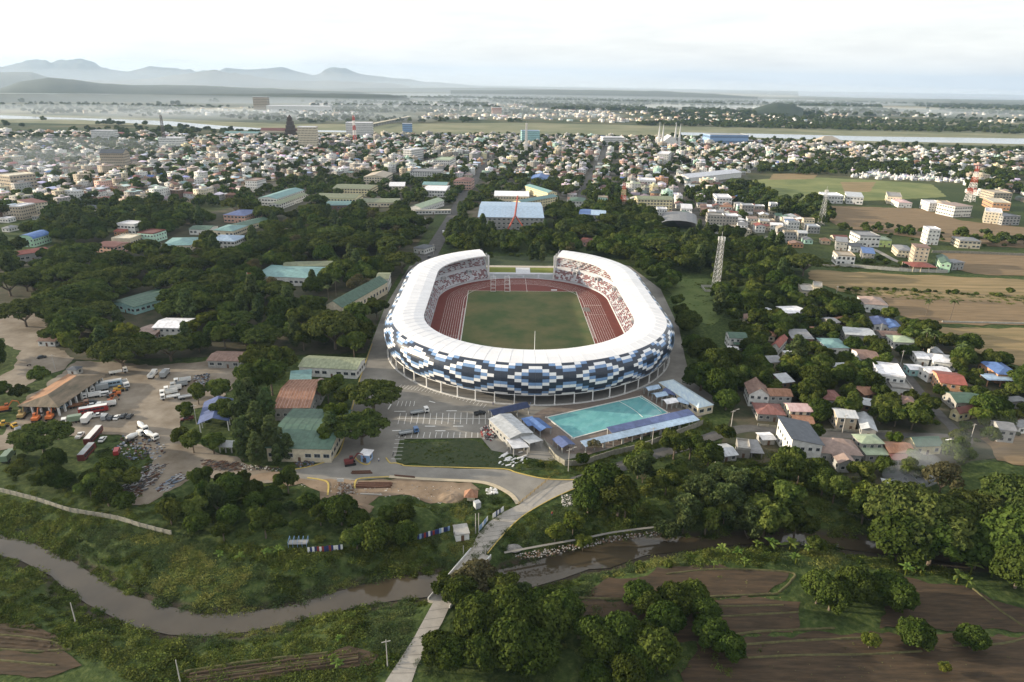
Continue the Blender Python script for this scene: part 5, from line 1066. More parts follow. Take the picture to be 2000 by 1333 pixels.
('apartment_block', 'white four level block nearest the right edge of the brown field', 'apartment block', (1925, 414), (1958, 417), (1962, 410), 12, dict(wall='cream', roof='white', kind='flat', storeys=4)),
('apartment_block', 'grey three level block right of the white four level block', 'apartment block', (1960, 424), (1994, 424), (1996, 417), 9, dict(wall='grey', roof='grey', kind='flat', storeys=3)),
('apartment_block', 'tan three level block behind the right edge row', 'apartment block', (1942, 378), (1978, 379), (1980, 373), 10, dict(wall='tan', roof='tan', kind='flat', storeys=3)),
('house', 'rust orange block right of the row below the mast', 'building', (1940, 396), (1975, 398), (1978, 390), 9, dict(wall='orange', roof='cream', kind='flat', storeys=2)),
]
for (nm_, lab_, cat_, A, B, C, h, kw) in HS: hb(nm_, lab_, cat_, A, B, C, h, **kw)
KEEP_N = len(KEEP)
# two tone roofs and large extras
t = thing('motor_pool_shed', 'long open vehicle shed with rusty grey hip roof and white pillars', 'shed'); x, y, rz, w, d = bp3((40, 792), (113, 794), (197, 734), 4.6); t.location = (x, y, 0); t.rotation_euler = (0, 0, rz)
rm = roofm_('brown', True); x_, y_ = w/2+1, d/2+1
MB().slab([(0, y_-7, 7), (x_, y_, 4.6), (x_, -y_, 4.6), (0, -y_+7, 7)][::-1], .12).build('roof_slope', mat('weathered_roof', (.095, .085, .06), .85, .3, .35, col2=(.22, .17, .12), stretch=(1, .3, 1)), t)
MB().slab([(0, -y_+7, 7), (-x_, -y_, 4.6), (-x_, y_, 4.6), (0, y_-7, 7)][::-1], .12).build('roof_slope', mat('rust_orange_roof', (.17, .10, .06), .8, .3, .35, col2=(.32, .17, .09), stretch=(1, .3, 1)), t)
MB().slab([(-x_, -y_, 4.6), (0, -y_+7, 7), (x_, -y_, 4.6)][::-1], .12).build('roof_hip', mat('weathered_roof', (.1, .1, .1)), t); MB().slab([(x_, y_, 4.6), (0, y_-7, 7), (-x_, y_, 4.6)][::-1], .12).build('roof_hip', mat('weathered_roof', (.1, .1, .1)), t)
pm_ = MB().box((0, 0, 0), (.7, .7, 4.45)).mesh('pillar', wallm('white'))
for k in range(9): part('pillar', pm_, t, (w/2-.5, -d/2+.5+(d-1)*k/8, 0))
for k in range(1, 4): part('pillar', pm_, t, (w/2-.5-(w-1)*k/4, -d/2+.5, 0))
MB().box((-w/2+.3, 0, 0), (.3, d-1, 4.4)).build('back_wall', wallm('grey'), t); BLOCK.append((x, y, max(w, d)*.4)); MB().box((0, d/2-1, 0), (w-2, .3, 4.3)).build('end_wall', wallm('grey'), t)
# red arch of the sports hall
m = MB(); p = [GP(q, z) for q, z in (((1011, 384), 26), ((1009, 400), 22), ((1006, 421), 15.5))]
m.bar(p[0], p[1], .9, 6); m.bar(p[1], p[2], .9, 6); m.bar(p[2], GP((1000, 440), 9)+Vector((-2, -6, 0)), .7, 6); m.bar(p[2], GP((1024, 452), 3)+Vector((2, 0, 0)), .7, 6); m.bar(p[2], GP((990, 452), 3), .7, 6)
o = m.build('arch_mast', mat('red_oxide_steel', (.30, .06, .035), .6, .1, .5)); tag(o, 'rust red forked steel mast standing over the large sports hall', 'mast')
# ---- town landmarks
def tower(name, label, cat, px, py, w, d, h, wall, storeys, **k):
    x, y = G(px, py, 0); return building(name, label, cat, float(x), float(y), k.pop('rz', .1), w, d, h, wall=wall, roof=k.pop('roof', 'white'), kind=k.pop('kind', 'flat'), storeys=storeys, lod=True, **k)
tower('hotel', 'tall white hospital like tower block beside the river bridge', 'tower block', 704, 270, 62, 34, 36, 'white', 9)
tower('office_tower', 'tall beige grey office tower left of the white river tower', 'tower block', 604, 290, 36, 26, 42, 'cream', 9)
tower('hotel', 'pale cyan eight storey hotel left of the town centre axis', 'hotel', 1035, 280, 42, 26, 28, 'teal', 7, roof='skyblue')
tower('mall', 'wide mall with dark blue glass front near the far river', 'mall', 1415, 281, 96, 50, 22, 'blue', 2, roof='silver')
tower('glass_office', 'small blue glass block right of the river bridge end', 'office block', 796, 258, 26, 20, 22, 'skyblue' if 'skyblue' in WALLS else 'blue', 4)
tower('arena', 'grey pyramidal roof arena near the right river', 'arena', 1615, 284, 64, 44, 9, 'concrete', 1, kind='hip', rise=13, roof='tan', win=False)
tower('tower_block', 'tall tan building with brown windows in the left town', 'tower block', 229, 330, 34, 22, 24, 'tan', 6, roof='darkgrey', kind='gx', rise=5)
tower('church_hall', 'long red roofed church beside the dark bell tower', 'church', 553, 266, 100, 24, 13, 'cream', 1, kind='gx', rise=6, roof='maroon')
tower('apartment_block', 'white block with orange stripe on the far left town ridge', 'apartment block', 207, 276, 46, 24, 22, 'white', 5)
tower('apartment_block', 'white five storey block beside the thin town mast', 'apartment block', 339, 292, 42, 26, 22, 'white', 5)
tower('apartment_block', 'white apartment block with red top behind the school', 'apartment block', 1195, 284, 50, 30, 18, 'white', 4)
tower('warehouse', 'green roofed market hall by the left river', 'market hall', 476, 268, 80, 30, 10, 'white', 1, kind='gx', rise=3, roof='teal')
tower('apartment_block', 'isolated tan twin block beyond the river', 'apartment block', 512, 216, 60, 40, 55, 'tan', 8)
tower('apartment_block', 'isolated brown block far beyond the river at the centre', 'apartment block', 970, 226, 40, 30, 32, 'pink', 6)
tower('mall', 'long white mall beyond the river', 'mall', 586, 219, 260, 60, 24, 'white', 1, win=False)
# bell tower
x, y = map(float, G(569, 267)); t = thing('bell_tower', 'dark brick stepped bell tower beside the red roofed church', 'bell tower', (x, y, 0)); bt = mat('dark_brick', (.07, .05, .04), .9, .2, .3)
for k in range(5): MB().box((0, 0, k*9), (26-4*k, 26-4*k, 8.6)).build('tier', bt, t)
for s in (-1, 1):
    MB().box((s*5, -13.1, 3), (3, .5, 4)).build('window', glass, t)
MB().box((0, 0, 45), (8, 8, 6), taper=.05).build('spire', bt, t)
# white church with spires
x, y = map(float, G(1305, 287)); t = thing('white_church', 'white church with thin twin spires in the right of the town', 'church', (x, y, 0)); body_mb('gy', 30, 46, 14, 12).build('wall', wallm('white'), t)
for m in roof_mb('gy', 30, 46, 14, 12, .4, 0): m.build('roof', roofm_('white'), t)
sp = MB().box((0, 0, 0), (4, 4, 24)).box((0, 0, 24), (3.6, 3.6, 30), taper=.03).mesh('spire', wallm('white'))
for a, b2 in ((-19, -22), (19, -22), (-19, 22), (19, 22)): part('spire', sp, t, (a, b2, 0))
BLOCK.append((x, y, 34))
# river bridge
m = MB(); pa, pb = GP((722, 250)), GP((800, 233)); d_ = (pb-pa); n_ = int(d_.length/32); u = d_.normalized(); an = math.atan2(u.y, u.x); t = thing('river_bridge', 'long pale bridge crossing the wide river beyond the town', 'bridge', pa, an)
MB().box((d_.length/2, 0, 9), (d_.length, 12, 1.6)).build('deck', wallm('cream'), t)
pr_ = MB().box((0, 0, 0), (3, 9, 9)).mesh('pier', wallm('grey'))
for k in range(n_): part('pier', pr_, t, (16+k*32, 0, 0))
# ---- town and suburbs: streets give the blocks their direction
TW = wpoly(TOWN); TA = math.radians(-8)
ca, sa = math.cos(TA), math.sin(TA)
SUB = [[(1440, 395), (1560, 430), (1640, 470), (1560, 500), (1440, 470), (1400, 430)], [(0, 400), (130, 400), (250, 405), (60, 440), (0, 470), (-200, 470), (-200, 400)], [(1490, 300), (1700, 300), (2100, 320), (2100, 335), (1850, 330), (1640, 322), (1480, 335)], [(1880, 350), (2100, 360), (2100, 420), (1990, 405), (1900, 385)], [(160, 395), (480, 360), (480, 400), (300, 408)]]
def lots(polys, sx_, sy_, frac, blockx=84, blocky=56, st=9):
    out = []
    for pp in polys:
        Wp = np.array(wpoly(pp)) if not isinstance(pp[0][0], float) else np.array(pp); q = np.stack([Wp[:, 0]*ca+Wp[:, 1]*sa, -Wp[:, 0]*sa+Wp[:, 1]*ca], 1); lo_, hi_ = q.min(0), q.max(0)
        gx_, gy_ = np.meshgrid(np.arange(lo_[0], hi_[0], sx_), np.arange(lo_[1], hi_[1], sy_)); gx_, gy_ = gx_.ravel(), gy_.ravel(); k = (np.mod(gx_, blockx) > st) & (np.mod(gy_, blocky) > st) & (rng.random(gx_.size) < frac); gx_, gy_ = gx_[k], gy_[k]
        gx_ = gx_+rng.normal(0, 1.3, gx_.size); gy_ = gy_+rng.normal(0, 1.3, gx_.size); X, Y = gx_*ca-gy_*sa, gx_*sa+gy_*ca; k = inpoly(X, Y, [tuple(v) for v in Wp]); X, Y = X[k], Y[k]
        pxx, pyy = PX(X, Y); k = (pxx > -120) & (pxx < 2120) & free(X, Y, 8); out.append(np.stack([X[k], Y[k]], 1))
    return np.concatenate(out)
lt = lots([TOWN], 12.8, 13.6, .80); lt2 = lots(SUB, 17, 18, .62); LT = np.concatenate([lt, lt2]); dist = np.hypot(LT[:, 0], LT[:, 1]); LT = LT[np.argsort(dist)]
rb = random.Random(21)
wk = ['white']*12+['cream']*4+['grey']*6+['tan']*5+['pink']+['yellow']+['mint', 'orange']+['concrete']*7+['brown']
rk = ['silver']*6+['grey']*7+['white']*6+['maroon']*5+['red']*2+['rust']*4+['brown']*7+['green']*2+['teal']+['darkgrey']*2+['blue', 'tan', 'tan', 'pinkbrown', 'concrete', 'concrete', 'skyblue', 'palegreen']
VL = lots([[(1420, 640), (1640, 590), (1800, 650), (1990, 730), (2100, 780), (2100, 850), (1880, 870), (1760, 900), (1700, 890), (1580, 850), (1440, 790)]], 11.5, 12, .62, 400, 400, 5)
vb = random.Random(77); VH = []
for (x, y) in VL:
    if len(VH) > 44: break
    if any((x-a)**2+(y-b_)**2 < (r_+6.5)**2 for a, b_, r_ in HERO) or any((x-a)**2+(y-b_)**2 < 150 for a, b_ in VH): continue
    VH.append((x, y))
NI = 300-len([h for h in HERO])-len(VH)
LANDM = []   # filled below
houses = []; far = []
for i, (x, y) in enumerate(LT):
    r = rb.random(); st = 1 if r < .50 else (2 if r < .86 else (3 if r < .965 else 4)); w, d = rb.uniform(7.5, 13), rb.uniform(7, 11.5); kd = 'flat' if st >= 3 or rb.random() < .2 else rb.choice(['gx', 'gy', 'hip', 'gx'])
    if st == 4: w, d = w*1.5, d*1.25
    wl_, rf = rb.choice(wk), rb.choice(rk)
    if kd == 'flat': rf = rb.choice(['concrete', 'white', 'silver', 'tan'])
    rec = (x, y, TA+rb.choice([0, math.pi/2])+rb.uniform(-.08, .08), w, d, 3.1*st+.4, wl_, rf, kd, rb.uniform(1.2, 2.4), st)
    (houses if len(houses) < max(0, NI) else far).append(rec)
KW = {'gx': 'gable', 'gy': 'gable', 'hip': 'hip', 'flat': 'flat'}; STW = {1: 'single storey', 2: 'two storey', 3: 'three storey', 4: 'four storey'}
CW = dict(darkgrey='dark grey', navy='navy', silver='pale metal', grey='grey', white='white', maroon='maroon', red='red', rust='rusty', brown='brown', green='dark green', teal='teal', blue='blue', tan='tan', pinkbrown='pinkish brown', concrete='concrete', skyblue='pale blue', palegreen='pale green', cream='cream')
HOUSE_OBJ = []
VREC = []
for (x, y) in VH:
    st = 1 if vb.random() < .72 else 2; VREC.append((x, y, vb.uniform(-.5, .5)+vb.choice([0, math.pi/2]), vb.uniform(5, 10), vb.uniform(4.5, 8), 2.7*st+.3, vb.choice(['concrete', 'concrete', 'grey', 'white', 'brown', 'tan', 'cream']), vb.choice(['silver', 'silver', 'grey', 'rust', 'brown', 'maroon', 'rust', 'grey', 'silver', 'darkgrey']), vb.choice(['gx', 'gy', 'shed', 'hip', 'gx']), vb.uniform(.7, 1.6), st))
KW_S = dict(shed='single slope')
for (x, y, rz, w, d, h, wl_, rf, kd, rise, st) in VREC+houses:
    t = building('house' if st < 3 else 'apartment_block', None, 'house' if st < 3 else 'apartment block', x, y, rz, w, d, h, wall=wl_, roof=rf, kind=kd, rise=rise, storeys=st, lod=True, ov=.4); t['group'] = 'houses of the town'
    HOUSE_OBJ.append((t, '%s %s %s with %s %s roof' % (STW[st], wl_.replace('mint', 'mint green'), 'house' if st < 3 else 'block', CW[rf], KW.get(kd, 'single slope')), x, y))
# the rest of the town as one mass
def mass(recs, name, label=None):
    V, Fq, C = [], [], []; nv = 0
    for (x, y, rz, w, d, h, wl_, rf, kd, rise, st) in recs:
        c_, s_ = math.cos(rz), math.sin(rz); wc, rc = WALLS[wl_], ROOFS[rf]; j = rb.uniform(.85, 1.12); wc = [min(.8, v*j) for v in wc]; rc = [v*rb.uniform(.8, 1.2) for v in rc]
        def T(p): return (x+p[0]*c_-p[1]*s_, y+p[0]*s_+p[1]*c_, p[2])
        X, Y = w/2, d/2; b_ = [(-X, -Y, -.5), (X, -Y, -.5), (X, Y, -.5), (-X, Y, -.5), (-X, -Y, h), (X, -Y, h), (X, Y, h), (-X, Y, h)]; V += [T(p) for p in b_]
        for f in ((0, 1, 5, 4), (1, 2, 6, 5), (2, 3, 7, 6), (3, 0, 4, 7)): Fq.append([q+nv for q in f]); C.append(wc)
        nv += 8
        if kd == 'flat':
            V += [T(p) for p in ((-X, -Y, h), (X, -Y, h), (X, Y, h), (-X, Y, h), (-X*.4, -Y*.4, h), (X*.3, -Y*.4, h), (X*.3, Y*.3, h), (-X*.4, Y*.3, h), (-X*.4, -Y*.4, h+2.2), (X*.3, -Y*.4, h+2.2), (X*.3, Y*.3, h+2.2), (-X*.4, Y*.3, h+2.2))]
            for f, cc in (((0, 1, 2, 3), rc), ((4, 5, 9, 8), wc), ((5, 6, 10, 9), wc), ((6, 7, 11, 10), wc), ((7, 4, 8, 11), wc), ((8, 9, 10, 11), rc)): Fq.append([q+nv for q in f]); C.append(cc)
            nv += 12
        else:
            o = .5; rx = X*(.45 if kd == 'hip' else 1)+(0 if kd == 'hip' else o); V += [T(p) for p in ((-X-o, -Y-o, h-.1), (X+o, -Y-o, h-.1), (X+o, Y+o, h-.1), (-X-o, Y+o, h-.1), (-rx, 0, h+rise), (rx, 0, h+rise))]
            for f, cc in (((0, 1, 5, 4), rc), ((2, 3, 4, 5), rc), ((1, 2, 5, 5), rc if kd == 'hip' else wc), ((3, 0, 4, 4), rc if kd == 'hip' else wc)): Fq.append([q+nv for q in f]); C.append(cc)
            nv += 6
        if math.hypot(x, y) < 1900:
            for s in range(st):
                z = s*3.1+1.1
                for (ax, ay, L_, dx, dy) in ((0, -Y-.04, w, 1, 0), (-X-.04, 0, d, 0, 1), (X+.04, 0, d, 0, 1)):
                    n = max(1, int(L_/3.2))
                    for k in range(n):
                        u = -L_/2+L_*(k+.5)/n; p0 = (ax+dx*(u-.6), ay+dy*(u-.6)); p1 = (ax+dx*(u+.6), ay+dy*(u+.6)); V += [T((*p0, z)), T((*p1, z)), T((*p1, z+1.2)), T((*p0, z+1.2))]; Fq.append([nv, nv+1, nv+2, nv+3]); C.append((.05, .055, .06)); nv += 4
    Fq = np.array(Fq); m = bpy.data.materials.new(name+'_paint'); m.use_nodes = True; b = m.node_tree.nodes['Principled BSDF']; b.inputs['Roughness'].default_value = .75; a = N(m.node_tree, 'ShaderNodeAttribute', attribute_name='tint'); m.node_tree.links.new(a.outputs['Color'], b.inputs['Base Color'])
    tri = Fq[:, 2] == Fq[:, 3]; Cc = np.c_[np.array(C), np.ones(len(C))]
    me = bpy.data.meshes.new(name); ltot = np.where(tri, 3, 4); li = np.concatenate([f[:3] if t_ else f for f, t_ in zip(Fq, tri)])
    me.vertices.add(nv); me.vertices.foreach_set('co', np.array(V, np.float32).ravel()); me.loops.add(len(li)); me.loops.foreach_set('vertex_index', li.astype(np.int32)); me.polygons.add(len(Fq)); me.polygons.foreach_set('loop_start', np.r_[0, np.cumsum(ltot)[:-1]].astype(np.int32)); me.polygons.foreach_set('loop_total', ltot.astype(np.int32)); me.update(calc_edges=True)
    at = me.attributes.new('tint', 'FLOAT_COLOR', 'FACE'); at.data.foreach_set('color', Cc.astype(np.float32).ravel()); me.materials.append(m); o = link(bpy.data.objects.new(name, me)); o['kind'] = 'stuff'; o['category'] = 'houses'
    if label: o['label'] = label
    return o
# villages beyond the river, built the same way but farther
farv = []
for pp, fr_c, sp_ in (([(60, 218), (500, 210), (900, 200), (1300, 212), (1560, 220), (1990, 232), (1990, 240), (1400, 245), (1000, 234), (640, 236), (300, 226)], .10, 26), ([(500, 205), (800, 200), (1200, 212), (1200, 236), (900, 234), (620, 226)], .22, 26), ([(1250, 205), (2000, 222), (2000, 232), (1250, 222)], .06, 30), ([(1150, 232), (1500, 238), (1500, 242), (1150, 240)], .3, 24), ([(1640, 280), (2050, 296), (2050, 302), (1640, 288)], .5, 18)):
    Wp = np.array(wpoly(pp)); lo_, hi_ = Wp.min(0), Wp.max(0); n = int((hi_[0]-lo_[0])*(hi_[1]-lo_[1])/sp_**2*fr_c); X = rng.uniform(lo_[0], hi_[0], n); Y = rng.uniform(lo_[1], hi_[1], n); k = inpoly(X, Y, [tuple(v) for v in Wp])
    cl = vnoise(X[k], Y[k], 260, 4) > .45
    for x, y in zip(X[k][cl], Y[k][cl]):
        st = rb.choice([1, 1, 2, 2, 3]); farv.append((x, y, rb.uniform(0, 3), rb.uniform(10, 24), rb.uniform(9, 14), 3.1*st+.5, rb.choice(['white', 'white', 'cream', 'tan']), rb.choice(rk), rb.choice(['gx', 'hip', 'flat']), 2, st))
farv = farv[:2600]
mass(far, 'town_houses', 'dense mass of small houses filling the far parts of the town'); mass(farv, 'village_houses', 'scattered pale houses on the plain beyond the river')
# cemetery: countless small white tombs
tb = []
for k in range(700):
    u, v = rb.random(), rb.random(); px = 1665+u*310; py = 326+v*14+u*14+(8 if rb.random() < .4 else 0); 
    x, y = map(float, G(px, py)); tb.append((x, y, rb.uniform(-.3, .3), rb.uniform(3, 6), rb.uniform(3, 6), rb.uniform(1.8, 4.2), 'white', 'white', 'flat' if rb.random() < .5 else 'gx', .9, 1))
mass(tb, 'tombs', 'field of crowded small white tombs in the right distance')
# ================================================================ swimming pool compound
deck = mat('pool_deck_tile', (.16, .13, .11), .85, .2, .5, detail=7)
sheet('pool_deck', [(1025, 822), (1060, 800), (1150, 775), (1262, 762), (1335, 806), (1372, 815), (1145, 890), (1100, 885), (1060, 858)], deck, .05)
t = thing('swimming_pool', 'turquoise rectangular swimming pool with pale rim in front of the stadium', 'pool')
pc = [GP(p) for p in ((1066, 816), (1253, 774), (1307, 808), (1119, 858))]
rimm = mat('pool_rim', (.55, .55, .52), .7, .06, 1); bas = mat('pool_basin_tile', (.10, .42, .42), .5, .08, .25, col2=(.13, .50, .49))
wat = bpy.data.materials.new('pool_water'); wat.use_nodes = True; b = wat.node_tree.nodes['Principled BSDF']; tt_ = wat.node_tree
b.inputs['Roughness'].default_value = .07; b.inputs['Specular IOR Level'].default_value = .35
ge2 = N(tt_, 'ShaderNodeNewGeometry'); vo = N(tt_, 'ShaderNodeTexBrick'); mp2 = N(tt_, 'ShaderNodeMapping'); mp2.inputs['Rotation'].default_value = (0, 0, math.radians(-63)); tt_.links.new(ge2.outputs['Position'], mp2.inputs[0]); tt_.links.new(mp2.outputs[0], vo.inputs['Vector'])
vo.inputs['Scale'].default_value = 1; vo.inputs['Brick Width'].default_value = 3.0; vo.inputs['Row Height'].default_value = 1.7; vo.inputs['Mortar Size'].default_value = 0; vo.inputs['Color1'].default_value = (.12, .315, .33, 1); vo.inputs['Color2'].default_value = (.155, .385, .39, 1); vo.inputs['Bias'].default_value = -.1
tt_.links.new(vo.outputs['Color'], b.inputs['Base Color']); bpn = N(tt_, 'ShaderNodeBump'); bpn.inputs['Strength'].default_value = .12; nn2 = N(tt_, 'ShaderNodeTexNoise'); nn2.inputs['Scale'].default_value = 1.2; tt_.links.new(ge2.outputs['Position'], nn2.inputs['Vector']); tt_.links.new(nn2.outputs['Fac'], bpn.inputs['Height']); tt_.links.new(bpn.outputs[0], b.inputs['Normal'])
ce = sum(pc, Vector())/4
MB().slab([(p.x, p.y, .16) for p in pc], .1).build('water', wat, t)
for k in range(4):
    a, b2 = pc[k], pc[(k+1) % 4]; d = (b2-a).normalized(); n = Vector((d.y, -d.x, 0))*.55; MB().slab([(*(a-d*.5).xy, .34), (*(b2+d*.5).xy, .34), (*(b2+n+d*.5).xy, .34), (*(a+n-d*.5).xy, .34)][::-1 if False else 1], .3).build('rim', rimm, t)
lm = MB()
for (a, b2) in (((1207, 784), (1255, 816)), ((1246, 775), (1292, 807))):
    pa, pb = GP(a), GP(b2); pv = None
    for k in range(13):
        f = k/12; q = pa.lerp(pb, f)+Vector((math.sin(f*3.1)*1.0, 0, .2))
        if pv: lm.bar(pv, q, .09, 4)
        pv = q
lm.build('lane_rope', mk, t)
def strip_roof(name, label, P, h, roof, wall='grey', kind='shed', rise=.5, cat='canopy', group=None, openside=True, **k):
    x, y, rz, w, d = bp3(P[0], P[1], P[2], h); return building(name, label, cat, x, y, rz, w, max(d, 2.5), h, wall=wall, roof=roof, kind=kind, rise=rise, openside=openside, win=not openside, group=group, ov=.3, **k)
strip_roof('poolside_shelter', 'long low navy roofed shelter between the parking lot and the pool', ((964, 811), (1034, 795), (1023, 786)), 3.6, 'navy', kind='gx', rise=1.2)
strip_roof('shed_hall', 'shed with corrugated translucent white roof left of the pool', ((996, 856), (1040, 845), (1001, 808)), 4.6, 'silver', wall='grey', kind='gy', rise=1.1, cat='building', openside=False, ribs=1.6)
strip_roof('shed_annex', 'small white roof annex below the translucent roofed shed', ((1003, 878), (1032, 873), (1014, 857)), 3.4, 'white', kind='shedx', rise=.6)
strip_roof('shed_annex', 'half stripped tin roof between the annex and the pool wall', ((1034, 868), (1058, 860), (1040, 842)), 3.6, 'silver', kind='shedx', rise=.5)
strip_roof('poolside_canopy', 'small blue gabled canopy at the far left pool corner', ((1055, 842), (1077, 836), (1060, 815)), 3, 'blue', kind='gy', rise=.9)
strip_roof('poolside_canopy', 'blue sheet roof next to the small blue gabled canopy', ((1032, 832), (1052, 828), (1042, 815)), 3, 'blue', kind='shed', rise=.4)
strip_roof('poolside_canopy', 'purplish blue gabled canopy at the near left pool corner', ((1098, 874), (1122, 868), (1106, 852)), 3, 'purple', kind='gy', rise=.9)
for k in range(6):
    f0, f1 = k/6, (k+1)/6-.004; a, b2 = (1196+160*f0, 845-36*f0), (1196+160*f1, 845-36*f1); c = (b2[0]-9, b2[1]-8)
    MBt = strip_roof('grandstand_roof', 'blue roof section of the long poolside shelter, %s from the left' % ['first', 'second', 'third', 'fourth', 'fifth', 'sixth'][k], (a, b2, c), 3.6, 'purple', kind='shed', rise=.5, group='blue shelter sections')
for k in range(6):
    f0, f1 = k/6, (k+1)/6-.004; a, b2 = (1144+222*f0, 872-52*f0), (1144+222*f1, 872-52*f1); c = (b2[0]-8, b2[1]-8)
    strip_roof('grandstand_roof', 'pale metal roof section in front of the blue poolside roofs, %s from the left' % ['first', 'second', 'third', 'fourth', 'fifth', 'sixth'][k], (a, b2, c), 3.0, 'skyblue', kind='shed', rise=.5, group='pale shelter sections')
strip_roof('bath_house', 'long bath house with weathered pale blue hip roof right of the pool', ((1287, 747), (1364, 797), (1392, 790)), 4, 'skyblue', wall='cream', kind='hip', rise=2.2, cat='building', openside=False, streak=True)
for k, (P, rf, lb) in enumerate(((((1267, 763), (1290, 758), (1300, 748)), 'skyblue', 'pale canopy nearest the stadium beside the pool'), (((1283, 776), (1304, 772), (1312, 762)), 'skyblue', 'second pale canopy beside the pool'), (((1303, 789), (1324, 785), (1333, 774)), 'white', 'third pale canopy beside the pool'), (((1294, 766), (1318, 772), (1324, 764)), 'purple', 'purplish canopy between the pale ones and the bath house'), (((1321, 783), (1344, 790), (1350, 783)), 'skyblue', 'fourth pale canopy against the bath house'))):
    strip_roof('shade_canopy', lb, P, 3.2, rf, kind='gx', rise=.9, group='canopies beside the pool')
# ================================================================ planting
for q in ((1340, 590, 14),): BLOCK.append((*map(float, G(q[0], q[1])), q[2]))
